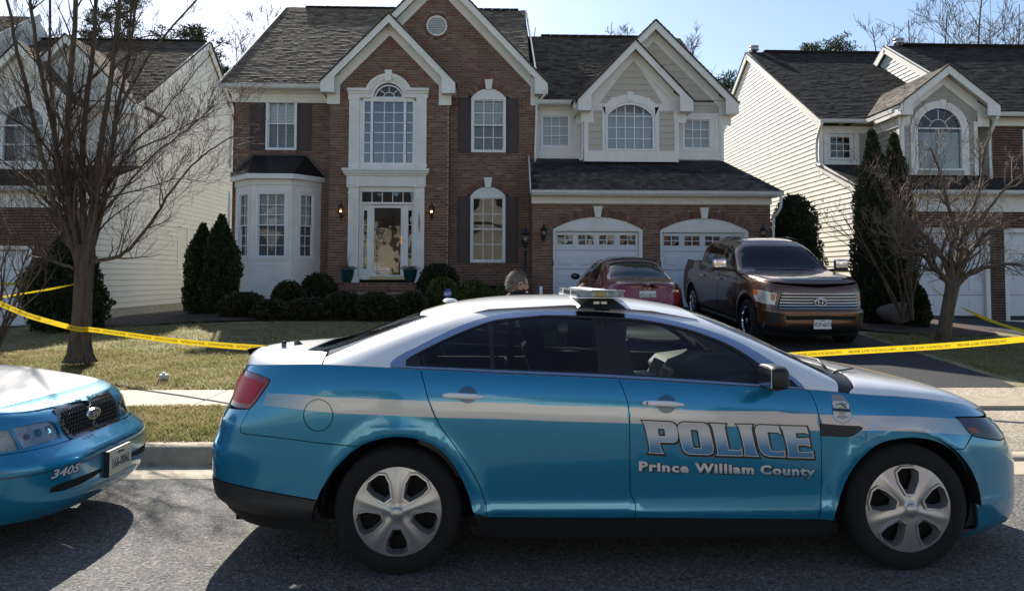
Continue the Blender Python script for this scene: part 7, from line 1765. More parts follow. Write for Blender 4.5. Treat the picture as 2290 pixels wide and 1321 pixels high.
# sealed headliner so that the cabin is dark above
m = MB(); cab = [(.1, 1.36), (.5, 1.45), (1.0, 1.475), (1.5, 1.44), (1.78, 1.39)]
m.add([(prt.x+x, prt.y+y, z) for x, z in cab for y in (-.56, .56)], [(2*i, 2*i+1, 2*i+3, 2*i+2) for i in range(4)]); m.build('headliner', mat('headliner', (.12, .12, .11), .9), PC)
# decals: stripe, fuel door, vent
stripe_m = fade_mat('stripe_print', (.50, .50, .49), (.012, .20, .33), -.95, -.45, 2.95, 3.45)
st_u = SD.path([(255, 487), (400, 493), (540, 505), (800, 514), (940, 520), (1200, 527), (1394, 533)], **A_)+SD.path([(60, 538), (420, 546), (700, 560), (1055, 563)], **B_)+SD.path([(30, 348), (310, 355), (330, 358), (560, 362), (750, 366), (960, 374), (1085, 384)], **C_)
st_l = SD.path([(255, 540), (400, 556), (540, 570), (800, 582), (980, 590), (1200, 595), (1394, 601)], **A_)+SD.path([(60, 603), (430, 614), (700, 622), (1055, 633)], **B_)+SD.path([(30, 437), (325, 446), (560, 446), (720, 446), (960, 458), (1110, 470)], **C_)
def near(P, pts): return [p for p in pts]
def cutx(lo, hi, P): return [p for p in P if lo <= p[0] <= hi]
sA, sB, sC, sD_ = st_u[0][0], None, None, None
def line_at(P, z):                                 # s on a shut line at height z
	for a, b in zip(P, P[1:]):
		if (a[1]-z)*(b[1]-z) <= 0 and abs(a[1]-b[1]) > 1e-6: return lerp(a[0], b[0], (z-a[1])/(b[1]-a[1]))
	return P[0][0]
def zat(P, s):
	return float(np.interp(s, [p[0] for p in P], [p[1] for p in P]))
segs = [(st_u[0][0], L_door_r, QP), (L_door_r, L_door_m, RD), (L_door_m, L_door_f, FD), (L_door_f, st_u[-1][0], FF)]
for a, b, par in segs:
	up_l = line_at(a, zat(st_u, -.0+(a[3][0]))) if isinstance(a, list) else a; up_r = line_at(b, zat(st_u, b[3][0])) if isinstance(b, list) else b
	dn_l = line_at(a, zat(st_l, a[6][0])) if isinstance(a, list) else a; dn_r = line_at(b, zat(st_l, b[6][0])) if isinstance(b, list) else b
	g = .006; n = 14
	top = [(lerp(up_l+g, up_r-g, i/n),) for i in range(n+1)]; bot = [(lerp(dn_l+g, dn_r-g, i/n),) for i in range(n+1)]
	pl = [(t[0], zat(st_u, t[0])) for t in top]+[(t[0], zat(st_l, t[0])) for t in bot[::-1]]
	patch('stripe', SD, pl, stripe_m, par, inset=0, off=.0012, flange=0)
def circ_dom(cx, cy, rx, ry, n=40, **k): return SD.path([(cx+rx*math.cos(2*math.pi*i/n), cy+ry*math.sin(2*math.pi*i/n)) for i in range(n)], smooth=False, **k)
c1, c2 = circ_dom(474, 580, 63, 68, **A_), circ_dom(474, 580, 60, 65, **A_)
patch('fuel_door_gap', SD, c1, m_under, QP, holes=[c2], inset=0, off=.0018, flange=0, step=None)
vent = SD.path([(327, 404), (420, 412), (540, 418), (562, 428), (560, 440), (510, 474), (480, 482), (328, 476)], smooth=False, **C_)
patch('side_vent', SD, vent, m_trimb, FF, inset=.002, off=.004)
# swage highlight: moulded step near the bottom of the doors
# lettering
R1 = lambda P: [(1420+x/8.805, 925+y/8.805) for x, y in P]; R2 = lambda P: [(1620+x/8.805, 925+y/8.805) for x, y in P]
LET = {'P': (R1([(135, 133), (690, 160), (760, 185), (810, 240), (838, 340), (845, 470), (825, 530), (760, 565), (490, 555), (510, 660), (535, 725), (575, 783), (255, 765), (285, 720), (285, 680), (245, 480), (200, 270), (180, 200)]), R1([(445, 283), (555, 285), (575, 300), (600, 435), (470, 432)])),
	   'O': (R1([(845, 230), (880, 185), (950, 163), (1340, 180), (1410, 205), (1460, 270), (1500, 420), (1545, 640), (1545, 720), (1520, 775), (1450, 805), (1060, 790), (980, 750), (930, 680), (900, 560), (860, 380), (840, 290)]), R1([(1090, 305), (1215, 310), (1240, 340), (1300, 670), (1160, 665), (1135, 600)])),
	   'L': (R1([(1468, 185), (1780, 200), (1765, 245), (1770, 300), (1848, 700), (2050, 712), (2104, 655), (2116, 828), (1600, 815), (1625, 750), (1610, 660), (1560, 440), (1525, 280), (1500, 225)]), None),
	   'I': (R2([(235, 205), (550, 212), (530, 260), (535, 330), (610, 690), (635, 770), (680, 840), (375, 822), (395, 770), (390, 700), (300, 330), (270, 250)]), None),
	   'C': (R2([(600, 300), (620, 240), (690, 215), (1060, 232), (1085, 320), (1120, 405), (1045, 362), (840, 355), (900, 660), (925, 715), (1060, 735), (1130, 725), (1190, 700), (1200, 850), (880, 835), (790, 810), (720, 740), (675, 660), (640, 500), (600, 340)]), None),
	   'E': (R2([(1085, 235), (1610, 248), (1655, 395), (1580, 372), (1395, 372), (1415, 478), (1600, 475), (1655, 465), (1690, 640), (1590, 610), (1445, 612), (1470, 745), (1680, 748), (1745, 725), (1755, 870), (1230, 855), (1250, 800), (1245, 700), (1165, 400), (1130, 300)]), None)}
zA = SD.inv(1640, 945)[1]; zBm = SD.inv(1640, 1022)[1]
m_let = zgrad_mat('letter_fill', zBm, zA, [(0, (.02, .16, .34)), (.3, (.08, .24, .42)), (.52, (.35, .45, .55)), (.7, (.62, .60, .58)), (1, (.50, .48, .45))])
m_ledge = mat('letter_edge', (.66, .63, .60), .3); m_lsh = mat('letter_shadow', (.035, .025, .015), .3)
dk = MB()
for i, (nm, (po, ho)) in enumerate(LET.items()):
	dom = lambda P: [SD.inv(*p) for p in P]
	big = offset_poly(po, 2.9); big = [(a+(1.6 if a > po[0][0]+20 else 0), b+(2.2 if b > 985 else 0)) for a, b in big]
	L0 = patch('letter', SD, dom(big), m_lsh, FD, inset=0, off=.0016+i*.0001, flange=0, step=.06, holes=[dom(offset_poly(ho, -3.6))] if ho else ())
	patch('letter_edge', SD, dom(po), m_ledge, FD, inset=0, off=.0026, flange=0, step=.06, holes=[dom(ho)] if ho else ())
	patch('letter_fill', SD, dom(offset_poly(po, -1.5)), m_let, FD, inset=0, off=.0032, flange=0, step=.04, holes=[dom(offset_poly(ho, 1.5))] if ho else ())
za, zb2 = SD.inv(1600, 1045)[1], SD.inv(1600, 1066)[1]
m_let2 = zgrad_mat('small_letter_fill', zb2+.002, za-.002, [(0, (.06, .2, .42)), (.45, (.3, .4, .5)), (.8, (.62, .6, .6)), (1, (.62, .6, .6))])
for wd_, a, b, z0, z1 in (('Prince', 1427, 1542, 1053, 1058), ('William', 1552, 1688, 1057, 1061), ('County', 1698, 1824, 1067, 1072)):
	hh = 25 if wd_ != 'County' else 31
	decal_text('lettering_shadow', SD, wd_, hh, (a+1, z0+1.5), (b+1.5, z1+1.5), .0014, m_lsh, FD, grow_=.115, spacing=1.10)
	decal_text('lettering', SD, wd_, hh-3, (a+1.5, z0-1), (b-1.5, z1-1), .0024, m_let2, FD, grow_=.045, spacing=1.14)
# badge on the fender
BG = lambda P: [SD.inv(1840+x/14.68, 870+y/14.68) for x, y in P]
m_bs = mat('badge_silver', (.42, .42, .42), .4); m_bw = mat('badge_light', (.58, .58, .6), .35)
bd = patch('badge_wings', SD, BG([(290, 200), (320, 165), (400, 180), (460, 165), (520, 185), (600, 190), (700, 260), (780, 360), (840, 430), (290, 400), (270, 330)]), mat('badge_grey', (.25, .26, .27), .5), FF, inset=0, off=.0015, flange=0, step=None)
patch('badge_outline', SD, BG([(280, 440), (340, 360), (550, 375), (730, 360), (862, 465), (880, 640), (950, 800), (940, 950), (880, 1030), (670, 1130), (430, 1040), (330, 900), (325, 700), (335, 580)]), m_lsh, FF, inset=0, off=.0018, flange=0, step=None)
patch('badge', SD, BG([(296, 440), (345, 372), (550, 390), (725, 372), (848, 465), (868, 640), (936, 800), (928, 945), (870, 1015), (670, 1110), (440, 1025), (342, 895), (338, 700), (347, 580)]), m_bw, FF, inset=0, off=.0022, flange=0, step=None)
for r, c in ((118, (.45, .38, .02)), (80, (.3, .35, .55))): patch('seal', SD, BG([(625+r*math.cos(i*.314), 690+r*1.25*math.sin(i*.314)) for i in range(20)]), mat('seal_%d' % r, c, .4), FF, inset=0, off=.0026 if r > 100 else .003, flange=0, step=None)
patch('mourning_band', SD, BG([(320, 612), (885, 650), (920, 750), (320, 715)]), m_gblack, FF, inset=0, off=.0035, flange=0, step=None)
for P in ([(385, 470), (420, 495), (590, 440), (770, 480), (765, 505), (590, 462), (410, 520)], [(430, 560), (480, 500), (580, 485), (680, 500), (750, 565), (755, 580), (680, 515), (580, 500), (485, 515), (440, 575)], [(440, 900), (640, 955), (840, 890), (835, 910), (640, 972), (450, 915)]): patch('badge_line', SD, BG(P), m_lsh, FF, inset=0, off=.0027, flange=0, step=None)
decal_text('badge_text', SD, 'POLICE', 4.0, (1840+500/14.68, 870+915/14.68), (1840+775/14.68, 870+915/14.68), .003, m_lsh, FF, grow_=.01)
# door handles with bowls
def handle(px0, py0, px1, py1, bx_, by_, rx, ry, par):
	bowl = circ_dom(bx_, by_, rx, ry, n=28, ox=0, oy=0, sc=1); patch('handle_bowl', SD, bowl, mat('paint_blue_hollow_shade', (.004, .07, .13), .35, metal=.3, coat=1.), par, inset=0, off=.0022, flange=0)  # flat disc; shade of the hollow put into a darker blue
	a, b = SD.inv(px0, py0), SD.inv(px1, py1); m = MB(); P = []; R_ = []
	for i in range(9):
		t = i/8; p = Sf(lerp(a[0], b[0], t), lerp(a[1], b[1], t))+SD.nrm(lerp(a[0], b[0], t), lerp(a[1], b[1], t))*(.008+.022*math.sin(math.pi*clamp(t*1.15+.0, 0, 1))**.5); P.append(p+prt); R_.append(.0165 if 0 < i < 7 else (.012 if i in (0, 7) else .007))
	m.tube(P, R_, 12); o = m.build('door_handle', m_carw, par); return o
handle(991, 884, 1084, 888, 1045.5, 882.5, 21, 19, RD); hh_ = handle(1436, 901, 1529, 905, 1490.5, 903, 22.5, 20.5, FD)
lk = circ_dom(1446, 902, 3.6, 3.6, n=14, ox=0, oy=0, sc=1); patch('lock', SD, lk, m_trimb, FD, inset=0, off=.036, flange=.004, step=None)
# door seams across the window trim, window-trim joint
for (p, q) in (((318, 147), (331, 200)),):
	a, b = TP.inv(1180+p[0]/1.884, 620+p[1]/1.884), TP.inv(1180+331/1.884, 620+205/1.884); m = MB(); m.bar(prt+Tf(*a)+TP.nrm(*a)*.004, prt+Tf(*b)+TP.nrm(*b)*.004, .006, .006, up=TP.nrm(*a)); m.build('seam', m_under, ch_)
# mirror
mp = prt+Vector((2.06, -1.08, 1.03)); a = U(1731, 842, mp.y)
mx_, mz_ = a; m = MB(); hw, hh = .066, .062
secs = [(-.072, .80, -.01), (-.066, .97, 0), (-.03, 1.0, 0), (.02, 1.0, 0), (.055, .92, 0), (.078, .70, 0), (.088, .35, 0)]
vs = []; n = 24
for dx, k, _ in secs:
	for j in range(n): t = 2*math.pi*j/n; c, s_ = math.cos(t), math.sin(t); vs.append((mx_+dx*.68, mp.y+.115*k*math.copysign(abs(c)**.5, c), mz_+.066*k*math.copysign(abs(s_)**.5, s_)))
m.s = True; m.add(vs, [(i*n+j, i*n+(j+1) % n, (i+1)*n+(j+1) % n, (i+1)*n+j) for i in range(len(secs)-1) for j in range(n)]+[tuple(range(n-1, -1, -1)), tuple((len(secs)-1)*n+j for j in range(n))]); m.s = False
mo = m.build('wing_mirror', m_trimb, PC)
m = MB(); m.bar((mx_+.03, mp.y+.08, mz_-.045), (mx_+.07, mp.y+.26, mz_-.05), .05, .09); m.build('mirror_arm', m_trimb, mo, bevel=.01, seg=2)
m = MB(); m.box(mx_-.053, mx_-.049, mp.y-.10, mp.y+.10, mz_-.05, mz_+.05); m.build('mirror_glass', m_chrome, mo)
c_ = mo.copy(); COL.objects.link(c_); c_.scale = (1, -1, 1)
# wheels
add_wheel(PC, 0, -1, .352, .24, .935, m_hub, rot=-math.pi/2+.0); add_wheel(PC, 2.868, -1, .352, .24, .935, m_hub, rot=math.pi/2+.03)
add_wheel(PC, 0, 1, .352, .24, .935, m_hub, rot=.3); add_wheel(PC, 2.868, 1, .352, .24, .935, m_hub, rot=.9)
# interior
m = MB()
for sy in (-1, 1):
	y = prt.y+sy*.37
	m.box(prt.x+.98, prt.x+1.5, y-.25, y+.25, .45, .62); m.bar((prt.x+1.02, y, .55), (prt.x+.80, y, 1.17), .48, .13, up=(1, 0, 0)); m.bar((prt.x+.80, y, 1.20), (prt.x+.765, y, 1.37), .27, .10, up=(1, 0, 0))
m.build('front_seats', m_seat, PC, bevel=.03, seg=2)
m = MB(); m.bar((prt.x+.16, prt.y, .6), (prt.x-.06, prt.y, 1.14), 1.25, .14, up=(1, 0, 0)); m.box(prt.x+.1, prt.x+.6, prt.y-.62, prt.y+.62, .45, .62); m.build('rear_seat', m_seat, PC, bevel=.03, seg=2)
m = MB(); m.box(prt.x+.62, prt.x+.66, prt.y-.6, prt.y+.6, .9, 1.04)
for y in np.linspace(-.55, .55, 9): m.tube([(prt.x+.64, prt.y+y, 1.0), (prt.x+.66, prt.y+y*.95, 1.40)], .006, 5)
m.tube([(prt.x+.66, prt.y-.54, 1.40), (prt.x+.66, prt.y+.54, 1.40)], .012, 6); m.build('prisoner_partition', m_trimb, PC)
m = MB(); pr3 = [(1.75, .90), (1.72, 1.00), (1.80, 1.055), (2.05, 1.09), (2.50, 1.06), (2.5, .8), (1.95, .6)]; m.prism(pr3, lambda a, b, d: (prt.x+a, prt.y+d, b), -.74, .74); dsh = m.build('dashboard', m_dash, PC, bevel=.02, seg=2)
m = MB(); m.box(prt.x+1.70, prt.x+1.74, prt.y-.12, prt.y+.14, .84, 1.03); m.bar((prt.x+1.60, prt.y+.02, .93), (prt.x+1.68, prt.y+.02, 1.08), .30, .02, up=(1, 0, 0)); m.bar((prt.x+1.42, prt.y-.02, .97), (prt.x+1.60, prt.y-.02, .99), .28, .02); m.build('console_screen', m_silver, dsh, bevel=.006)
m = MB()
for q in (-.55, -.25, .05): m.box(prt.x+1.735, prt.x+1.76, prt.y+q+.4, prt.y+q+.5, .93, 1.01)
m.build('air_vent', m_silver, dsh, bevel=.01)
m = MB(); cx_, cy_, cz_ = prt.x+1.42, prt.y+.37, 1.02; ax = Vector((.42, 0, -.28)).normalized(); e1 = Vector((0, 1, 0)); e2 = ax.cross(e1)
m.tube([Vector((cx_, cy_, cz_))+(e1*math.cos(t)+e2*math.sin(t))*.19 for t in np.linspace(0, 2*math.pi, 29)], .015, 8); st_ = m.build('steering_wheel', m_trimb, PC)
m = MB(); C3 = Vector((cx_, cy_, cz_)); m.tube([C3-ax*.01, C3+ax*.03], [.075, .085], 14); m.bar(C3-e1*.17, C3+e1*.17, .03, .05, up=ax); m.bar(C3, C3-e2*.17*(1 if e2.z > 0 else -1), .04, .03, up=ax); m.tube([C3, C3+ax*.4], .035, 8); m.build('airbag_hub', m_silver, st_)
m = MB(); m.box(prt.x+.1, prt.x+2.3, prt.y+.70, prt.y+.78, .5, 1.03); m.box(prt.x+.1, prt.x+2.3, prt.y-.78, prt.y-.70, .5, .98); m.tube([(prt.x+1.0, prt.y+.74, 1.05), (prt.x+2.2, prt.y+.74, 1.03)], .03, 6); m.build('door_cards', mat('door_card', (.06, .065, .06), .6), PC)
m = MB(); m.box(prt.x-.5, prt.x-.02, prt.y-.6, prt.y+.6, 1.10, 1.125); m.build('parcel_shelf', mat('parcel_shelf', (.2, .22, .2), .8), PC)
# light bar
lbx, lbz = U(1341, 657, 4.62); lx0 = lbx-prt.x; LB = empty('light_bar', (lbx, 5.2, lbz), parent=PC)
hz = .019
def bar_outline(k): return [(lbx-.14*k, 4.64), (lbx-.06*k, 4.58), (lbx+.06*k, 4.56), (lbx+.155*k, 4.66), (lbx+.155*k, 4.95), (lbx+.11*k, 5.2), (lbx+.155*k, 5.45), (lbx+.155*k, 5.74), (lbx+.06*k, 5.82), (lbx-.06*k, 5.82), (lbx-.14*k, 5.76), (lbx-.14*k, 4.64)][:-1]
m = MB(); m.prism(bar_outline(1), lambda a, b, d: (a, b, d), lbz-hz, lbz+hz); m.build('lens', glass('lightbar_lens', (.80, .82, .82), f0=1.5, rough=.15), LB, bevel=.006)
m = MB(); m.prism([(lbx+(a-lbx)*.8, 5.2+(b-5.2)*.965) for a, b in bar_outline(1)], lambda a, b, d: (a, b, d), lbz-.020, lbz+.016); m.build('reflector_bank', mat('ribbed_reflector', (.5, .52, .52), .4, metal=.3, var=.35, vscale=90), LB)
m = MB(); m.box(lbx-.028, lbx+.032, 4.575, 4.62, lbz-.015, lbz+.012); m.build('amber_module', mat('amber_led', (.55, .45, .08), .4), LB)
m = MB()
for y in (4.95, 5.45): m.box(lbx-.143, lbx+.157, y-.006, y+.006, lbz-hz-.002, lbz+hz+.002)
m.box(lbx-.14, lbx+.15, 4.60, 5.80, lbz-hz-.008, lbz-hz-.001); m.box(lbx-.05, lbx+.05, 4.60, 5.80, lbz+hz+.001, lbz+hz+.006); m.build('frame', m_white2, LB)
rz = Tf(lx0, .45).z
m = MB();
for y0, y1 in ((4.62, 4.80), (5.60, 5.78)):
	m.add([(lbx-.14, y0-.04, lbz-.085), (lbx+.16, y0-.04, lbz-.092), (lbx+.16, y1, lbz-.06), (lbx-.14, y1, lbz-.055), (lbx-.06, y0+.02, lbz-hz-.008), (lbx+.08, y0+.02, lbz-hz-.008), (lbx+.08, y1, lbz-hz-.008), (lbx-.06, y1, lbz-hz-.008)], [(0, 3, 2, 1), (4, 5, 6, 7), (0, 1, 5, 4), (1, 2, 6, 5), (2, 3, 7, 6), (3, 0, 4, 7)])
m.build('mounting_foot', m_trimb, LB)
for dx in (-.025, .02): m = MB(); m.box(lbx+dx-.017, lbx+dx+.017, 4.575, 4.60, lbz-.060, lbz-.045); m.build('alley_light', mat('warm_lens', (.6, .55, .4), .3), LB)
sp_ = [TP.inv(1180+a/1.884, 620+b/1.884) for a, b in ((281, 108), (343, 110), (346, 143), (284, 141))]; patch('mount_strap', TP, sp_, mat('blue_grey_metal', (.12, .17, .26), .3, metal=.6), LB if False else PC, inset=0, off=.003, flange=0)
# antennas
ax_, az_ = U(668, 766, 5.2); m = MB(); m.add([(ax_-.03, 5.19, az_-.03), (ax_+.05, 5.19, az_-.03), (ax_+.05, 5.21, az_-.03), (ax_-.03, 5.21, az_-.03), (ax_-.03, 5.195, az_+.02), (ax_-.005, 5.2, az_+.02)], [(0, 1, 2, 3), (0, 4, 5, 1), (3, 2, 5, 4), (1, 5, 2), (0, 3, 4)]); m.tube([(ax_-.022, 5.2, az_-.02), (ax_-.025, 5.2, az_+.05)], .003, 5); m.build('shark_antenna', m_gblack, PC)
ax_, az_ = U(635, 779, 5.0); m = MB(); m.lathe([(.016, 0), (.016, .022)], (ax_, 5.0, az_-.008), 14); m.build('antenna_base', m_chrome, PC); m = MB(); m.lathe([(.0165, .022), (.0165, .055), (1e-4, .056)], (ax_, 5.0, az_-.008), 14); m.build('antenna_cap', m_gblack, PC)
ax_, az_ = U(1006, 672, 5.25); m = MB(); m.ball((ax_, 5.25, az_-.0), .05, 14, 8, (1.0, .8, .32)); m.build('gps_dome', m_carw, PC)
m = MB(); m.tube([(prt.x+2.60, 4.7, 1.085), (prt.x+2.66, 4.95, 1.11), (prt.x+2.60, 5.4, 1.11)], .008, 5); m.tube([(prt.x+2.56, 4.55, 1.06), (prt.x+2.62, 4.62, 1.075), (prt.x+2.78, 4.72, 1.08)], .007, 5); m.build('wiper', m_trimb, PC)
# ================================================================== second police car, nose in the picture on the left
CV = empty('police_car', (-2.50, 5.25, 0), 'blue and white police sedan numbered 3405, only its nose in view at the left edge', 'car'); r0 = Vector((-2.50, 5.25, 0))
K1 = Kit(r0, None, -2.2, [(.16, -.16), (.24, -.05), (.33, .0), (.50, .0), (.555, -.02), (.60, -.10), (.66, -.14), (.74, -.165), (.80, -.20), (.85, -.28), (1.1, -.5)],
		 [(.16, -5.2), (.5, -5.3), (.9, -5.2), (1.1, -5.1)], [(.16, .86), (.25, .92), (.40, .965), (.56, .975), (.75, .965), (.88, .94), (1.0, .90), (1.06, .87)],
		 [(-5.35, .95), (-4.4, 1.0), (-1.9, .97), (-1.2, .93), (-.7, .865), (-.35, .83), (-.15, .80), (.0, .78)],
		 [(-5.35, 1.0), (-5.0, 1.07), (-4.5, 1.1), (-3.9, 1.38), (-3.3, 1.46), (-2.7, 1.46), (-2.3, 1.38), (-1.75, 1.07), (-1.5, 1.0), (-1.0, .94), (-.6, .895), (-.38, .862), (-.25, .832), (-.19, .808), (.0, .79)],
		 [(-5.3, .9), (-4.5, .86), (-3.6, .68), (-2.7, .68), (-1.8, .86), (-1.4, .93), (0, .93)], .975, nf=4.2, arches=(-.98,), lf=2.2, ar=.40)
S1, T1_ = K1.SD, K1.TP; Q = dict(ox=0, oy=780, sc=2.4424); se = K1.sb
m = MB()
hl_f = [((a), b) for a, b in [(0, 0)]]
def simple_hull(K, parent, inn=.02, zt=-.03, cut=None, sy=(1, -1)):
	m = MB(); ns, nb = 60, 8; V = []
	for i in range(ns+1):
		a = lerp(K.sa, K.sb, i/ns)
		for j in range(nb+1): b = lerp(.22, K.zbelt(K.Sf(a, .7).x)+zt, j/nb); p = K.Sf(a, b)-K.SD.nrm(a, b)*inn; V.append(p)
	F = [(i*(nb+1)+j, (i+1)*(nb+1)+j, (i+1)*(nb+1)+j+1, i*(nb+1)+j+1) for i in range(ns) for j in range(nb)]
	if cut: F = [f for f in F if not any(cut(V[i]) for i in f)]
	for s_ in sy: m.add([(K.root.x+p.x, K.root.y+p.y*s_, K.root.z+p.z) for p in V], F)
	x0, x1 = min(p.x for p in V)+.4, max(p.x for p in V)-.4; m.box(K.root.x+x0, K.root.x+x1, K.root.y-.6, K.root.y+.6, K.root.z+.2, K.root.z+.32)
	return m.build('inner_body', m_under, parent)
simple_hull(K1, CV, cut=lambda p: math.hypot(p.x+.98, p.z-.35) < .39)
lampN = S1.path([(62, 432), (170, 408), (265, 390), (300, 408), (320, 445), (335, 485), (230, 515), (128, 546)], smooth=False, **Q)
mark = S1.path([(-10, 448), (45, 436), (80, 490), (110, 550), (50, 562), (-10, 572)], smooth=False, **Q)
gril = S1.path([(305, 342), (350, 322), (420, 298), (500, 272)], smooth=False, **Q)+[(se, 0)]
ztg = gril[3][1]+.006; gril[-1] = (se, ztg+.004)
glow = S1.path([(500, 455), (400, 488), (372, 474), (340, 420)], smooth=False, **Q); gril += [(se, glow[0][1]-.004)]+glow
zb_t = lampN[-1][1]-.012
aa = K1.arc(-.98, .35, .40, math.pi, 0, 18)
zsp = .60
# fender with lamp openings, blue nose strip, bumper
sfar = K1.sbx(-1.75, .9)
fen = K1.belt(-1.75, -.22, 12)+[(se, .812), (se, .615)]+[(K1.sbx(-.30, .6), .615), (K1.sbx(-.56, .6), .60)]+K1.arc(-.98, .35, .40, .61, math.pi*.99, 12)[0:]+[(K1.sbx(-1.40, .35), .26), (K1.sbx(-1.75, .5), .26)]
o = patch('front_fender', S1, fen, m_blue, CV, mirror=True, holes=[lampN, mark], inset=.0015, hinset=-.002)
lowb = [(K1.sbx(-.56, .6), .597), (K1.sbx(-.30, .6), .611), (se, .611), (se, .22), (K1.sbx(-.25, .4), .22), (K1.sbx(-.56, .4), .24)]+[p for p in K1.arc(-.98, .35, .40, 0, .60, 5)]
o = patch('front_bumper', S1, lowb, m_blue, CV, mirror=True, off=.012)
for nm, P_, mt_, of in (('head_lamp', lampN, m_clear, .004), ('marker_lamp', mark, m_clear, .004)):
	L_ = patch(nm, S1, P_, mt_, CV, mirror=True, inset=0, off=of, step=.03, flange=.03)
	patch('lamp_bowl', S1, P_, mat('lamp_bright', (.62, .64, .67), .35, metal=.25, var=.35, vscale=14) if nm == 'head_lamp' else mat('ribbed_lens', (.5, .46, .38), .35, metal=.5, var=.4, vscale=70), L_, mirror=True, inset=0, off=-.014, step=.03, flange=0)
for q in ((215, 455, 22), (150, 480, 17), (270, 430, 14)):
	c = S1.path([(q[0]+q[2]*math.cos(i*.45), q[1]+q[2]*math.sin(i*.45)) for i in range(14)], smooth=False, **Q); patch('bulb_cup', S1, c, mat('lamp_grey', (.25, .27, .3), .2, metal=.9), CV, mirror=True, inset=0, off=-.008, flange=.02)
patch('grille_surround', S1, gril, m_gblack, CV, mirror=True, inset=-.012, off=.006, flange=.02)
gi = offset_poly(densify(gril, .03), -.022); G_ = patch('grille_back', S1, gi, m_under, CV, mirror=True, inset=0, off=.007, flange=0)
# honeycomb mesh
m = MB(); s0, s1 = min(p[0] for p in gi), se; z0, z1 = min(p[1] for p in gi), max(p[1] for p in gi); h = .032; row = 0; z = z0
def onS(S, a, b, d, root): return root+S.f(a, b)+S.nrm(a, b)*d
while z < z1:
	s = s0+(h*.5 if row % 2 else 0)
	while s < se+.0:
		if inpoly((s, z), gi) and s < se-.01:
			hexp = [(s+h*.52*math.cos(math.pi/6+i*math.pi/3), z+h*.5*math.sin(math.pi/6+i*math.pi/3)) for i in range(6)]
			for i in range(0, 6, 1):
				a, b = hexp[i], hexp[(i+1) % 6]
				if i % 2 == 0:
					p, q = onS(S1, *a, .012, Vector((0, 0, 0))), onS(S1, *b, .012, Vector((0, 0, 0)))
					m.bar(r0+p, r0+q, .004, .006, up=(1, 0, 0)); m.bar(r0+Vector((p.x, -p.y, p.z)), r0+Vector((q.x, -q.y, q.z)), .004, .006, up=(1, 0, 0))
		s += h
	z += h*.75; row += 1
m.build('grille_mesh', mat('grille_plastic', (.03, .03, .032), .35), CV, kind='stuff')
cz = (z0+z1)/2
def oval(nm, rx, rz, x, mt_, z=cz, par=CV, K=K1):
	m = MB(); R0 = K.root; m.add([(R0.x+x, R0.y+rx*math.cos(i*math.pi/14), R0.z+z+rz*math.sin(i*math.pi/14)) for i in range(28)]+[(R0.x+x-.012, R0.y+rx*1.08*math.cos(i*math.pi/14), R0.z+z+rz*1.08*math.sin(i*math.pi/14)) for i in range(28)], [tuple(range(28))]+[(i, (i+1) % 28, (i+1) % 28+28, i+28) for i in range(28)]); return m.build(nm, mt_, par)
xg = K1.Sf(se, cz).x
oval('maker_oval', .082, .036, xg+.022, m_chrome); oval('oval_field', .072, .029, xg+.0235, mat('oval_navy', (.01, .02, .07), .2, coat=1));
me = text_mesh('Ford', .040, .0005, .0, .35); o = link('oval_script', me, m_bw, CV); o.rotation_euler = (R(90), 0, R(90)); o.location = Vector((xg+.026, 0, cz))
# bumper trim: step line, openings, plate, number
st = [(K1.sbx(-.75, .5), .50), (se, .50), (se, .488), (K1.sbx(-.75, .5), .488)]; patch('bumper_step', S1, st, mat('paint_blue_crease_shade', (.004, .07, .13), .35, coat=1.), CV, mirror=True, inset=0, off=.013, flange=0)  # flat strip; shade of the crease put into a darker blue
it = S1.path([(262, 782), (275, 752), (330, 728), (430, 694), (545, 648), (548, 665), (430, 735), (330, 772)], smooth=False, **Q)
it = [(min(a, se-.06), b) for a, b in it]; patch('lower_intake', S1, it, m_under, CV, mirror=True, inset=0, off=.014, flange=0)
zp = .415; xp = K1.Sf(se, zp).x+.045; m = MB(); pyo = 0.0
m.box(r0.x+xp-.05, r0.x+xp-.004, r0.y-.16, r0.y+.16, zp-.082, zp+.085); m.build('plate_bracket', m_trimb, CV, bevel=.003)
pl_ = mat('plate_cream', (.62, .58, .42), .4); m = MB(); m.box(r0.x+xp-.003, r0.x+xp, r0.y-.152, r0.y+.152, zp-.076, zp+.076); po = m.build('licence_plate', pl_, CV, bevel=.002)
def flat_text(nm, s, size, loc, rot, mt_, par, ext=.0008, bold=.0, shear=0, sx_=1): me = text_mesh(s, size, ext, bold, shear); o = link(nm, me, mt_, par); o.location = Vector(loc)-(wloc(par)); o.rotation_euler = rot; o.scale = (sx_, 1, 1); return o
fx = (R(90), 0, R(90)); navy = mat('plate_ink', (.03, .04, .08), .5)
flat_text('plate_number', '166-006L', .085, (r0.x+xp+.001, r0.y, zp-.008), fx, navy, po, bold=.001, sx_=.78); flat_text('plate_state', 'VIRGINIA', .022, (r0.x+xp+.001, r0.y, zp+.058), fx, navy, po)
decal_text('unit_number', S1, '3405', 24, (0+264/2.4424, 780+716/2.4424), (432/2.4424, 780+668/2.4424), .0135, m_lsh, CV, grow_=.06, shear=.3); decal_text('unit_number', S1, '3405', 19, (0+270/2.4424, 780+708/2.4424), (427/2.4424, 780+663/2.4424), .0145, m_bw, CV, grow_=.02, shear=.3)
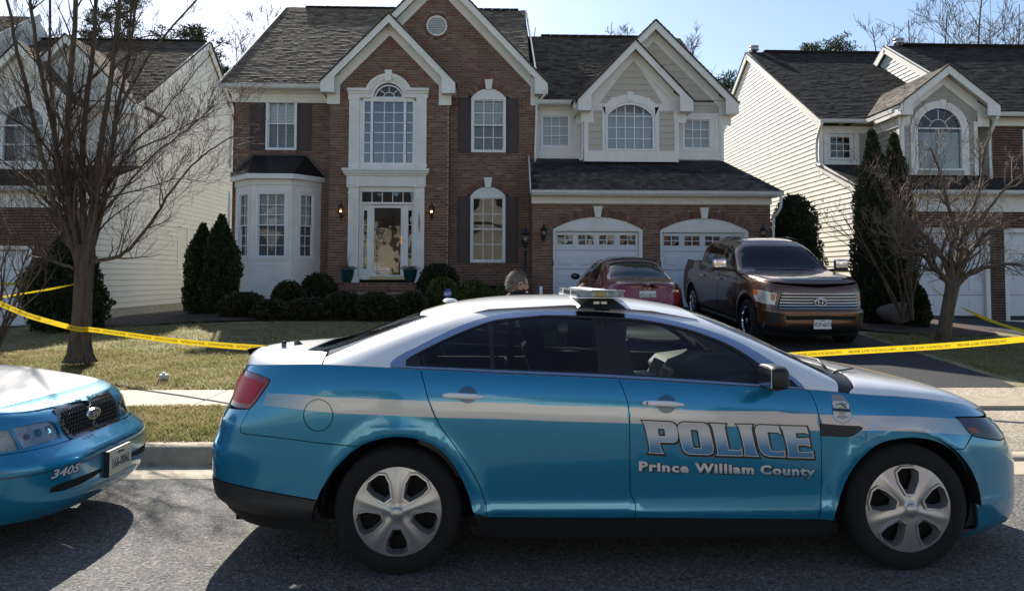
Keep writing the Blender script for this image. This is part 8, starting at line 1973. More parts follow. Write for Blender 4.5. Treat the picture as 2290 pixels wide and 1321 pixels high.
# hood: white panel inside a blue border
hoodw = [(-1.65, .12), (-1.2, .10), (-.8, .10), (-.56, .14), (-.46, .25), (-.40, .5), (-.38, 1.0), (-1.66, 1.0), (-1.64, .5)]
patch('hood', T1_, hoodw, m_carw, CV, mirror=True, inset=.0)
hoodb = [(-1.75, .0), (-.9, .0), (-.4, .0), (-.225, .0), (-.185, .5), (-.18, 1.0), (-.38, 1.0), (-.40, .5), (-.46, .25), (-.56, .14), (-.8, .10), (-1.2, .10), (-1.65, .12), (-1.75, .13)]
patch('hood_border', T1_, hoodb, m_blue, CV, mirror=True, inset=.0)
cab1 = [(-5.2, .0), (-4.5, .0), (-1.72, .0), (-1.72, 1.0), (-5.2, 1.0)]
gw = [(-3.3, .07), (-2.1, .07), (-2.45, .42), (-3.3, .42)]; gw2 = [(-4.2, .07), (-3.38, .07), (-3.38, .42), (-3.75, .42)]; gs = [(-1.78, .5), (-1.74, .98), (-2.3, .98), (-2.32, .6)]
patch('cabin', T1_, cab1, m_carw, CV, mirror=True, holes=[gw, gw2], inset=0); patch('side_window', T1_, gw, m_cargd, CV, mirror=True, inset=-.002, off=-.004, flange=0); patch('side_window', T1_, gw2, m_cargd, CV, mirror=True, inset=-.002, off=-.004, flange=0)
patch('windscreen', T1_, [(-1.76, .35), (-1.74, 1.0), (-2.3, 1.0), (-2.32, .62)], m_cargd, CV, mirror=True, inset=0, off=.004, flange=0)
body = [(K1.sbx(-1.757, .5), .24), (K1.sbx(-1.757, .5), .5)]+K1.belt(-1.757, -5.1, 12)+[(K1.sa, .9), (K1.sa, .3)]+K1.arc(-3.9, .35, .40, math.pi, 0, 14)
patch('side_body', S1, body, m_blue, CV, mirror=True)
for x in (-.98, -3.9):
	for sy in (-1, 1): add_wheel(CV, x, sy, .34, .22, .95, m_hub, rot=.4)

# ================================================================== dark red sedan backed... nose to the garage
def rotm(az, pitch): return (Matrix.Rotation(az, 3, 'Z') @ Matrix.Rotation(-pitch, 3, 'Y'))
dz = lambda y: lerp(.2, .815, (y-9.9)/10.6)+.012
Rm2 = rotm(R(90), math.atan(.058)); rx = (2.97, 14.0, dz(14.0)+.0)
MX = empty('parked_car', rx, 'dark red sedan seen from behind on the driveway, nose towards the left garage door', 'car'); MX.rotation_euler = Rm2.to_euler()
K2 = Kit(rx, Rm2, 2.45, [(.2, 4.75), (.4, 4.9), (.6, 4.88), (.8, 4.7), (1.1, 4.4)], [(.2, .12), (.3, .03), (.45, .0), (.62, .01), (.78, .06), (.95, .10), (1.1, .13)],
		 [(.2, .82), (.35, .88), (.6, .905), (.8, .90), (.92, .87), (1.0, .82), (1.08, .76)],
		 [(0, .97), (.3, 1.0), (.8, 1.01), (1.5, .98), (2.5, .94), (3.4, .92), (4.2, .82), (4.9, .62)],
		 [(.05, 1.03), (.15, 1.075), (.4, 1.11), (.78, 1.13), (1.1, 1.27), (1.5, 1.41), (1.9, 1.475), (2.4, 1.49), (2.9, 1.45), (3.3, 1.28), (3.75, 1.04), (4.3, .95), (4.7, .80), (4.95, .62)],
		 [(0, .9), (.7, .86), (1.1, .76), (1.6, .70), (2.6, .70), (3.3, .78), (3.8, .9), (5, .9)], .905, nr=3.6, lf=2.45, lr=2.45)
m_mar = mat('paint_dark_red', (.19, .008, .010), .22, metal=.35, coat=1.); S2, T2_ = K2.SD, K2.TP
simple_hull(K2, MX)
sb_ = K2.belt(.14, 4.4, 18)+[(K2.sb, .55), (K2.sb, .25)]+K2.arc(3.87, .34, .38, 0, math.pi, 12)+K2.arc(1.02, .34, .38, 0, math.pi, 12)+[(K2.sbx(.3, .3), .24), (K2.sa, .24), (K2.sa, .80)]
lamp = [(K2.sbx(.62, .85), .93), (K2.sbx(.28, .85), .955), (K2.sbx(.14, .85), .93), (K2.sbx(.105, .85), .86), (K2.sbx(.10, .8), .76), (K2.sbx(.2, .75), .73), (K2.sbx(.40, .8), .79)]
patch('side_body', S2, sb_, m_mar, MX, mirror=True, holes=[lamp], inset=0, hinset=0)
tl = patch('tail_lamp', S2, lamp, m_red, MX, mirror=True, off=.008, inset=.001, flange=.02)
cc2 = S2.inv(1519, 678); patch('reversing_lamp', S2, [(cc2[0]+.038*math.cos(i*.4), cc2[1]+.038*math.sin(i*.4)) for i in range(16)], m_refl, tl, mirror=True, inset=0, off=.011, flange=0)
rp = [(K2.sa, .802), (K2.sa, 1.02), (K2.sbx(.14, .97), K2.zbelt(.14))]
patch('deck_lid_face', S2, [(K2.sa, .60), (K2.sa, 1.0)]+K2.belt(.06, .14, 3)+[(K2.sbx(.09, .85), .86), (K2.sbx(.085, .75), .74), (K2.sbx(.05, .62), .62)], m_mar, MX, mirror=True, inset=.002, off=.004)
patch('deck_lid', T2_, [(.07, .0), (.5, .0), (.78, .3), (.76, 1.0), (.07, 1.0)], m_mar, MX, mirror=True)
roofp = [(.5, .0), (4.3, .0), (4.8, .3), (4.9, 1.0), (.775, 1.0), (.79, .32)]
bl2 = [(.83, .40), (.81, 1.0), (1.62, 1.0), (1.60, .62)]; ws2 = [(3.66, .40), (3.70, 1.0), (3.05, 1.0), (3.02, .6)]
sw1 = [(1.35, .06), (2.25, .06), (2.28, .42), (1.85, .42)]; sw2 = [(2.33, .06), (3.3, .06), (2.95, .42), (2.36, .42)]
patch('roof', T2_, roofp, m_mar, MX, mirror=True, holes=[bl2, ws2, sw1, sw2], inset=0, hinset=0)
for g_, nm in ((bl2, 'backlight'), (ws2, 'windscreen'), (sw1, 'side_window'), (sw2, 'side_window')): patch(nm, T2_, g_, m_cargd, MX, mirror=True, inset=-.003, off=-.003, flange=0)
bl_in = patch('dark_backing', T2_, bl2, m_under, MX, mirror=True, inset=0, off=-.06, flange=0)  # black sheet inside the rear glass stands in for the dark cabin
patch('chrome_edge', T2_, [(.80, .30), (.83, .27), (1.62, .52), (1.60, .56)], m_chromeb, MX, mirror=True, inset=0, off=.006, flange=.003)
patch('sunroof', T2_, [(1.9, .78), (1.9, 1.0), (2.6, 1.0), (2.6, .78)], m_gblack, MX, mirror=True, inset=0, off=.006)
rr = Vector(rx); m = MB(); m.tube([rr+Vector((1.60, y, 1.475-.04*abs(y)**2*4)) for y in np.linspace(-.5, .5, 9)], .016, 6); m.build('spoiler_deflector', m_gblack, MX)
for sy in (-1, 1):
	m = MB(); m.ball(rr+Vector((3.05, sy*1.0, 1.03)), .1, 10, 7, (.6, 1.1, .75)); m.build('wing_mirror', m_gblack, MX)
	for x in (1.02, 3.87): add_wheel(MX, x, sy, .335, .22, .89, m_hub, style='spokes', rr=.22)
lx = lambda z: K2.Sf(K2.sa, z).x
def rear_text(s, size, y, z, mt_, par, bold=.001): me = text_mesh(s, size, .001, bold); o = link('badge_letters', me, mt_, par); o.rotation_euler = (R(90), 0, R(-90)); o.location = (lx(z)-.008, y, z); return o
m = MB(); m.box(rr.x+lx(.85)-.012, rr.x+lx(.85)-.006, rr.y-.155, rr.y+.155, rr.z+.775, rr.z+.93); p2 = m.build('licence_plate', mat('plate_white', (.7, .72, .72), .4), MX, bevel=.002)
me = text_mesh('XDU-8251', .095, .001, .0004); o = link('plate_number', me, navy, p2); o.rotation_euler = (R(90), 0, R(-90)); o.location = (lx(.85)-.0135, 0, .85); o.scale = (.74, 1, 1)
m = MB(); zz_ = .985; m.tube([rr+Vector((lx(zz_)-.012, .052*math.cos(t), zz_+.04*math.sin(t))) for t in np.linspace(0, 2*math.pi, 20)], .005, 5); m.box(rr.x+lx(zz_)-.018, rr.x+lx(zz_)-.008, rr.y-.065, rr.y+.065, rr.z+zz_-.009, rr.z+zz_+.009); m.build('maker_emblem', m_chrome, MX)
rear_text('MAXIMA', .055, .52, .93, m_chrome, MX); rear_text('3.5 SE', .05, -.52, .93, m_chrome, MX)

# ================================================================== brown pickup facing the street
Rm3 = rotm(R(-90), -math.atan(.058)); tx = (5.80, 13.1, dz(13.1)-.02)
TK = empty('pickup_truck', tx, 'metallic brown crew-cab pickup with chrome grille parked facing the street on the driveway', 'truck'); TK.rotation_euler = Rm3.to_euler()
K3 = Kit(tx, Rm3, -2.9, [(.25, -.20), (.34, -.06), (.45, .0), (.66, .0), (.72, -.04), (.80, -.07), (1.02, -.10), (1.10, -.13), (1.16, -.18), (1.22, -.30), (1.4, -.4)], [(.3, -5.75), (.5, -5.8), (1.4, -5.78)],
		 [(.28, .90), (.36, .96), (.55, .985), (.8, 1.0), (1.0, .995), (1.15, .975), (1.25, .94), (1.33, .915), (1.42, .89)],
		 [(-5.8, 1.38), (-4.3, 1.37), (-4.1, 1.31), (-2.5, 1.29), (-1.6, 1.26), (-1.0, 1.22), (-.5, 1.18), (-.25, 1.14), (-.1, 1.09), (0, 1.05)],
		 [(-5.8, 1.385), (-4.33, 1.385), (-4.27, 1.50), (-4.2, 1.80), (-4.08, 1.89), (-3.4, 1.93), (-2.8, 1.93), (-2.45, 1.87), (-2.2, 1.76), (-1.62, 1.34), (-1.4, 1.31), (-.9, 1.28), (-.5, 1.245), (-.3, 1.21), (-.2, 1.16), (-.12, 1.10), (0, 1.05)],
		 [(-5.8, .97), (-4.2, .9), (-3.9, .87), (-2.6, .86), (-2.2, .88), (-1.6, .95), (-1.2, .95), (0, .95)], 1.0, nf=5.5, nr=14, lf=2.9, lr=2.9, arches=(-.98, -4.68), ar=.46, az=.42, WBw=2.2)
m_brn = mat('paint_metallic_brown', (.125, .052, .026), .27, metal=.55, coat=1.); S3, T3_ = K3.SD, K3.TP; s3 = K3.sb; RT = Vector(tx)
simple_hull(K3, TK, cut=lambda p: min(math.hypot(p.x+.98, p.z-.42), math.hypot(p.x+4.68, p.z-.42)) < .44)
E3 = dict(ox=1450, oy=360, sc=3.0019)
hl3 = S3.path([(706, 862), (760, 866), (862, 888), (856, 925), (850, 966), (780, 957), (722, 940), (708, 900)], smooth=False, **E3)
hl3 = hl3[:]
a0_ = K3.arc(-.98, .42, .46, 0, math.pi, 16); a1_ = K3.arc(-4.68, .42, .46, 0, math.pi, 16)
zg0 = S3.inv(1450+880/3, 360+998/3)[1]; zg1 = S3.inv(1450+890/3, 360+888/3)[1]
fend3 = K3.belt(-1.62, -.26, 10)+[(s3, zg1+.10), (s3, zg0-.035), (K3.sbx(-.3, .6), .70), (K3.sbx(-.50, .6), .69)]+[p for p in a0_ if p[1] > .60 or p[0] < K3.sbx(-.98, .5)]+[(K3.sbx(-1.44, .4), .36), (K3.sbx(-1.62, .4), .36)]
patch('front_fender', S3, fend3, m_brn, TK, mirror=True, holes=[hl3], hinset=-.002)
h3 = patch('head_lamp', S3, hl3, mat('truck_lamp', (.62, .62, .6), .25, metal=.35, var=.5, vscale=20, coat=1), TK, mirror=True, off=.006, inset=0, flange=.03); patch('lamp_bowl', S3, hl3, mat('lamp_mix', (.75, .74, .72), .45, metal=.3, var=.5, vscale=22), h3, mirror=True, off=-.025, inset=0, flange=0)
for P in ([(706, 862), (735, 866), (728, 895), (708, 892)], [(825, 888), (858, 893), (848, 940), (822, 932)]): patch('amber_reflector', S3, S3.path(P, smooth=False, **E3), m_amber, h3, mirror=True, inset=0, off=.009, flange=0)
xg3 = K3.Sf(s3, (zg0+zg1)/2).x
gout = [(K3.sbx(K3.Sf(s3, zg0).x-.055, zg0), zg0-.02), (s3, zg0-.02), (s3, zg1+.02)]+[S3.inv(1450+(x)/3.0019, 360+y/3.0019) for x, y in ((890, 888), (872, 940), (876, 992))]
gout = [(s3, zg0-.015), (s3, zg1+.02)]+[S3.inv(1450+(x)/3.0019, 360+y/3.0019) for x, y in ((892, 886), (884, 910), (872, 950), (874, 992))]
patch('grille_back', S3, gout, m_under, TK, mirror=True, inset=0, off=.004, flange=0)
sL = lambda z: np.interp(z, [zg0, zg1], [gout[-1][0], gout[2][0]])
for i in range(6):
	z = lerp(zg0+.02, zg1-.005, i/5); hh = (zg1-zg0)/5*.20; a = float(sL(z))+.01
	patch('grille_bar', S3, [(a, z-hh), (s3, z-hh), (s3, z+hh), (a, z+hh)], mat('satin_chrome', (.42, .42, .42), .38, metal=1), TK, mirror=True, inset=0, off=.022, flange=.02)
cz3 = (zg0+zg1)/2; m = MB(); xe = xg3+.045
for rx_, rz_, th in ((.105, .070, .011), (.040, .062, .008), (.085, .026, .008)): m.tube([RT+Vector((xe, rx_*math.cos(t), cz3+(.02 if rx_ == .085 else 0)+rz_*math.sin(t))) for t in np.linspace(0, 2*math.pi, 25)], th, 6)
m.build('maker_emblem', m_chrome, TK); m = MB(); m.add([RT+Vector((xe-.008, .1*math.cos(t), cz3+.065*math.sin(t))) for t in np.linspace(0, 2*math.pi, 21)[:-1]], [tuple(range(20))]); m.build('emblem_field', m_gblack, TK)
bmp = [(K3.sbx(-.50, .6), .675), (K3.sbx(-.28, .6), .69), (s3, .695), (s3, .44), (K3.sbx(-.30, .4), .42), (K3.sbx(-.51, .4), .42)]
patch('front_bumper', S3, bmp, m_brn, TK, mirror=True, off=.03, flange=.05)
patch('bumper_skirt', S3, [(K3.sbx(-.51, .4), .41), (s3, .43), (s3, .27), (K3.sbx(-.35, .3), .29)], m_trimb, TK, mirror=True, off=.005, inset=0)
patch('bumper_recess', S3, [(s3-.62, .60), (s3, .61), (s3, .54), (s3-.60, .53)], m_under, TK, mirror=True, off=.033, inset=0, flange=0)
patch('side_intake', S3, [(s3-.98, .65), (s3-.70, .655), (s3-.72, .46), (s3-.92, .46)], m_trimb, TK, mirror=True, off=.033, inset=0, flange=0)
fg = S3.inv(1450+780/3.0019, 360+1096/3.0019); fo = patch('fog_lamp', S3, [(fg[0]+.05*math.cos(i*.4), fg[1]+.05*math.sin(i*.4)) for i in range(16)], m_refl, TK, mirror=True, off=.038, inset=0)
plz = .46; xpl = K3.Sf(s3, plz).x+.05; m = MB(); m.box(RT.x+xpl, RT.x+xpl+.006, RT.y-.155, RT.y+.155, RT.z+plz-.08, RT.z+plz+.08); p3 = m.build('licence_plate', MATS['plate_white'], TK, bevel=.002)
for s_, sz, zz_, bo in (('VDP-6013', .098, -.006, .0005), ('VIRGINIA', .026, .062, 0)): me = text_mesh(s_, sz, .001, bo); o = link('plate_text', me, navy, p3); o.rotation_euler = (R(90), 0, R(90)); o.location = (xpl+.008, 0, plz+zz_); o.scale = (.76, 1, 1)
# hood, cab, doors, bed
patch('hood', T3_, [(-1.60, .03), (-1.2, .02), (-.7, .02), (-.30, .05), (-.20, .4), (-.17, 1.0), (-1.55, 1.0), (-1.60, .5)], m_brn, TK, mirror=True, off=.004)
patch('hood_scoop', T3_, [(-.42, .62), (-.40, 1.0), (-.26, 1.0), (-.28, .60)], m_gblack, TK, mirror=True, inset=0, off=.010)
cabp = [(-1.62, .0), (-1.615, 1.0), (-4.25, 1.0), (-4.25, .0)]
w_f = [(-1.82, .05), (-2.62, .05), (-2.66, .40), (-2.36, .42), (-2.22, .36)]; w_r = [(-2.78, .05), (-3.8, .05), (-3.98, .40), (-2.76, .40)]
wsh = [(-1.69, .36), (-1.66, .6), (-1.655, 1.0), (-2.20, 1.0), (-2.26, .66), (-2.12, .50)]
patch('cab', T3_, cabp, m_brn, TK, mirror=True, holes=[w_f, w_r, wsh], inset=0, hinset=0)
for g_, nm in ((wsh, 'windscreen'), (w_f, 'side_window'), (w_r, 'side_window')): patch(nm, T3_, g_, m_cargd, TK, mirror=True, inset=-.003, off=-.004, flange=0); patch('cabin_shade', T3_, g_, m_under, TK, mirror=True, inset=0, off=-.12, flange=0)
patch('roof_panel', T3_, [(-2.45, .74), (-2.42, 1.0), (-3.9, 1.0), (-3.9, .72)], m_brn, TK, mirror=True, inset=0, off=.008)
for P, nm in (([(-1.64, 0), (-2.70, 0)], 'front_door'), ([(-2.72, 0), (-3.98, 0)], 'rear_door')):
	a, b = P[0][0], P[1][0]; pl = K3.belt(a, b, 8)+[(K3.sbx(b, .5), .40), (K3.sbx(a, .5), .40)]
	if nm == 'rear_door': pl = K3.belt(a, b, 8)+[(K3.sbx(b-.0, .7), .9), (K3.sbx(b+.13, .5), .44), (K3.sbx(b+.2, .4), .40), (K3.sbx(a, .5), .40)]
	d_ = patch(nm, S3, pl, m_brn, TK, mirror=True); xh = b+.16; m = MB()
	for sy in (-1, 1): m.bar(RT+Vector((xh-.09, sy*1.025, 1.10)), RT+Vector((xh+.09, sy*1.025, 1.10)), .03, .045)
	m.build('door_handle', m_chrome, d_, bevel=.008)
patch('bed_side', S3, K3.belt(-4.0, -5.75, 8)+[(K3.sa, 1.25), (K3.sa, .45)]+a1_[::-1]+[(K3.sbx(-4.2, .5), .40), (K3.sbx(-3.86, .5), .41), (K3.sbx(-3.9, .5), .5)], m_brn, TK, mirror=True)
m = MB(); m.box(RT.x-5.7, RT.x-4.3, RT.y-.82, RT.y+.82, RT.z+1.18, RT.z+1.22); m.build('bed_cover', m_trimb, TK)
m = MB()
for sy in (-1, 1): m.tube([RT+Vector((-1.5, sy*.98, .33)), RT+Vector((-3.9, sy*.98, .33))], .04, 8)
m.build('side_step', m_trimb, TK)
for sy in (-1, 1):
	m = MB(); m.box(RT.x-1.93, RT.x-1.80, RT.y+sy*1.22-.13, RT.y+sy*1.22+.13, RT.z+1.33, RT.z+1.52); mo3 = m.build('wing_mirror', m_chrome, TK, bevel=.035, seg=3)
	m = MB(); m.box(RT.x-1.92, RT.x-1.80, RT.y+sy*1.2-.15, RT.y+sy*1.2+.13, RT.z+1.29, RT.z+1.335); m.bar(RT+Vector((-1.86, sy*1.1, 1.31)), RT+Vector((-1.84, sy*.93, 1.30)), .06, .05); m.build('mirror_arm', m_trimb, mo3)
	for x in (-.98, -4.68): add_wheel(TK, x, sy, .405, .27, .985, m_chrome, style='spokes', rr=.262, rot=.2)
m = MB()
for y in (-.62, .62): m.tube([RT+Vector((-2.5, y*.96, 1.90)), RT+Vector((-3.2, y, 1.945)), RT+Vector((-3.9, y*.96, 1.90))], .014, 5)
m.build('roof_rail', m_gblack, TK)
m = MB(); m.tube([RT+Vector((-1.62, -.6, 1.335)), RT+Vector((-1.66, .02, 1.36)), RT+Vector((-1.60, .1, 1.33))], .01, 4); m.tube([RT+Vector((-1.62, .1, 1.335)), RT+Vector((-1.66, .6, 1.36))], .01, 4); m.build('wiper', m_trimb, TK)
m = MB(); m.box(RT.x-1.75, RT.x-1.6, RT.y-.8, RT.y+.8, RT.z+.4, RT.z+1.2); m.box(RT.x-1.5, RT.x-.2, RT.y-.7, RT.y+.7, RT.z+.35, RT.z+1.0); m.build('engine_bay', m_under, TK)
# ================================================================== people behind the front car
m_skin = mat('skin', (.42, .24, .17), .55, var=.08, vscale=30); m_hairg = mat('hair_grey', (.15, .118, .095), .6, var=.6, vscale=60, bump=.6, bscale=250); m_hairb = mat('hair_brown', (.16, .07, .035), .5, var=.4, vscale=60, bump=.6, bscale=250); m_navyc = mat('navy_cloth', (.012, .013, .018), .85, bump=.4, bscale=60)
def skin_body(name, joints, edges, mt, parent, sub=2):
	me = bpy.data.meshes.new(name); me.from_pydata([tuple(Vector(j[0])-wloc(parent)) for j in joints], edges, []); o = link(name, me, None, parent)
	o.modifiers.new('s', 'SKIN'); me.skin_vertices[0].data[0].use_root = True
	for i, j in enumerate(joints): me.skin_vertices[0].data[i].radius = j[1] if isinstance(j[1], tuple) else (j[1], j[1])
	md = o.modifiers.new('u', 'SUBSURF'); md.levels = md.render_levels = sub
	dg = bpy.context.evaluated_depsgraph_get(); nm = bpy.data.meshes.new_from_object(o.evaluated_get(dg)); o.modifiers.clear(); o.data = nm; bpy.data.meshes.remove(me); nm.name = name
	nm.materials.clear(); nm.materials.append(mt); nm.polygons.foreach_set('use_smooth', [True]*len(nm.polygons)); return o
def head_mesh(parent, c, yaw, r=.098, mt=None, hair=None, tilt=0., short=True, glasses=False):
	"""face, ears and hair; local x = forward"""
	Rz = Matrix.Rotation(yaw, 3, 'Z') @ Matrix.Rotation(tilt, 3, 'Y'); c = Vector(c); n, k = 28, 22; V = []; H = []
	for i in range(k+1):
		ph = math.pi*i/k
		for j in range(n):
			a = 2*math.pi*j/n; x, y, z = math.sin(ph)*math.cos(a), math.sin(ph)*math.sin(a), math.cos(ph)
			px_, py_, pz_ = x*.098, y*.078, z*.118
			if z < 0: s = 1+.35*z*(1 if x > 0 else .75); py_ *= max(.45, s); px_ = px_*max(.55, 1+.22*z) if x > 0 else px_*(1+.42*z)
			f = math.exp(-((a if a < math.pi else a-2*math.pi)/.22)**2)
			if x > 0: px_ += f*(.026*math.exp(-((z+.18)/.16)**2)+.008*math.exp(-((z+.62)/.14)**2)-.006*math.exp(-((z-.02)/.09)**2)); px_ -= .010*math.exp(-((z-.0)/.12)**2)*math.exp(-((abs(a if a < math.pi else a-2*math.pi)-.42)/.18)**2)
			V.append((px_, py_, pz_))
	F = [(i*n+j, i*n+(j+1) % n, (i+1)*n+(j+1) % n, (i+1)*n+j) for i in range(k) for j in range(n)]
	W_ = lambda P: [c+Rz@Vector(p) for p in P]
	m = MB(); m.s = True; m.add(W_(V), F); m.s = False
	for sy in (-1, 1):
		E = [(x*.9-.008, sy*(.072+.012*abs(y)+.006), z) for x, y, z in [(.022*math.cos(t), math.cos(t*.5), -.008+.033*math.sin(t)) for t in np.linspace(0, 6.28, 13)]]; m.tube(W_(E), .0075, 6, False); m.ball(tuple(c+Rz@Vector((-.006, sy*.074, -.008))), .02, 8, 6, (1, .5, 1.3))
	h = m.build('head', mt or m_skin, parent)
	m = MB(); HV = []; idx = {}
	for i in range(k+1):
		for j in range(n):
			x, y, z = V[i*n+j]; a = 2*math.pi*j/n; a = a if a < math.pi else a-2*math.pi; hl_ = .055 if abs(a) < .9 else (.012 if abs(a) < 1.75 else (-.04 if short else -.11)); g = 1.05 if z > .06 else 1.04
			HV.append((x*g-.002, y*g, z*g+.002)); idx[(i, j)] = z > hl_
	Fh = [(i*n+j, i*n+(j+1) % n, (i+1)*n+(j+1) % n, (i+1)*n+j) for i in range(k) for j in range(n) if idx[(i, j)] and idx[(i, (j+1) % n)]]
	m.s = True; m.add(W_(HV), Fh); m.s = False
	rg = random.Random(4)
	for q in range(1300):
		f = rg.choice(Fh); p = Vector(HV[f[0]]).lerp(Vector(HV[f[2]]), rg.random()); nn = p.normalized(); t = Vector((-.6, 0, -.5 if p.x < .0 else .2)); d = (nn*.35+t+Vector((rg.gauss(0, .2), rg.gauss(0, .2), rg.gauss(0, .2)))).normalized(); L_ = .022
		w2 = nn.cross(d).normalized()*.0022; m.add(W_([p-w2, p+w2, p+d*L_+nn*.003]), [(0, 1, 2)])
	m.build('hair', hair, parent)
	m = MB()
	for sy in (-1, 1): m.ball(tuple(c+Rz@Vector((.080, sy*.031, .0))), .012, 8, 6)
	m.build('eye', mat('eye_white', (.7, .68, .65), .2), h)
	m = MB(); m.tube(W_([(.095, -.022, -.068), (.102, 0, -.066), (.095, .022, -.068)]), .004, 5); m.build('lips', mat('lips', (.35, .12, .1), .5), h)
	if glasses:
		m = MB()
		for sy in (-1, 1): m.tube(W_([(.102+.0*t, sy*(.033+.023*math.cos(t)), -.002+.017*math.sin(t)) for t in np.linspace(0, 6.28, 15)]), .0016, 5, False); m.tube(W_([(.100, sy*.056, .003), (.05, sy*.079, .004), (-.012, sy*.083, .004), (-.03, sy*.082, -.012)]), .002, 5)
		m.tube(W_([(.105, -.01, .003), (.105, .01, .003)]), .0016, 4); m.build('glasses', m_gblack, parent)
	return h
def person(px, py, Y, zg, lb, yaw, hair, top_mt, glasses=False, head_h=.118):
	"""standing figure whose head top shows at the measured point; feet on the ground at height zg"""
	x, z = U(px, py, Y); ht = z-zg; s = ht/1.75; s *= 1.035; P = empty('person', (x, Y, zg), lb, 'person'); hc = Vector((x, Y, z-head_h*s-.008))
	f = Vector((math.cos(yaw), math.sin(yaw), 0)); l = Vector((-f.y, f.x, 0)); b = Vector((x, Y, zg)); L = lambda fo, le, h: b+f*fo*s+l*le*s+Vector((0, 0, h*s))
	J = [(L(0, 0, .93), (.16*s, .12*s)), (L(-.01, 0, 1.10), (.155*s, .11*s)), (L(-.01, 0, 1.30), (.18*s, .12*s)), (L(-.01, 0, 1.42), (.13*s, .09*s)), (L(0, 0, 1.49), .062*s), (L(.005, 0, 1.56), .058*s)]
	E = [(0, 1), (1, 2), (2, 3), (3, 4), (4, 5)]
	for sy in (-1, 1):
		k = len(J); J += [(L(-.01, sy*.19, 1.39), .068*s), (L(-.03, sy*.235, 1.12), .05*s), (L(.12, sy*.20, .95), .038*s), (L(.2, sy*.16, .93), .03*s)]; E += [(3, k), (k, k+1), (k+1, k+2), (k+2, k+3)]
		k = len(J); J += [(L(0, sy*.10, .86), .095*s), (L(.02, sy*.11, .48), .062*s), (L(-.01, sy*.12, .10), .045*s), (L(.13, sy*.13, .035), .038*s)]; E += [(0, k), (k, k+1), (k+1, k+2), (k+2, k+3)]
	skin_body('body', J, E, top_mt, P)
	head_mesh(P, hc, yaw, mt=m_skin, hair=hair, glasses=glasses)
	m = MB(); m.tube([L(0, 0, 1.43), L(0.004, 0, 1.50), L(.008, 0, 1.545)], [.085*s, .072*s, .066*s], 16, False); m.build('collar', top_mt, P)
	m = MB(); m.tube([L(0, 0, 1.47), L(.01, 0, 1.58)], [.056*s, .052*s], 14); m.build('neck', m_skin, P)
	for sy in (-1, 1):
		m = MB(); c = L(.21, sy*.155, .93); m.ball(tuple(c+f*.04), .036, 8, 6, (1.1, .9, .5))
		for q in range(4): a = c+f*.07+l*(q-1.5)*.018; m.tube([a, a+f*.035+Vector((0, 0, -.008)), a+f*(.055-.006*abs(q-1.4))+Vector((0, 0, -.028))], [.009, .008, .007], 6)
		a = c+f*.03+l*sy*-.03; m.tube([a, a+f*.03+l*sy*-.018, a+f*.055+l*sy*-.014+Vector((0, 0, -.012))], [.011, .009, .008], 6); m.build('hand', m_skin, P)
	return P
person(1157, 604, 6.62, .0, 'grey-haired man with glasses in a dark jacket, seen from behind over the car roof', R(24), m_hairg, m_navyc, glasses=True)
person(1308, 633, 6.55, .0, 'brown-haired person almost hidden behind the light bar, only the top of the head showing', R(80), m_hairb, mat('grey_cloth', (.06, .06, .065), .9))
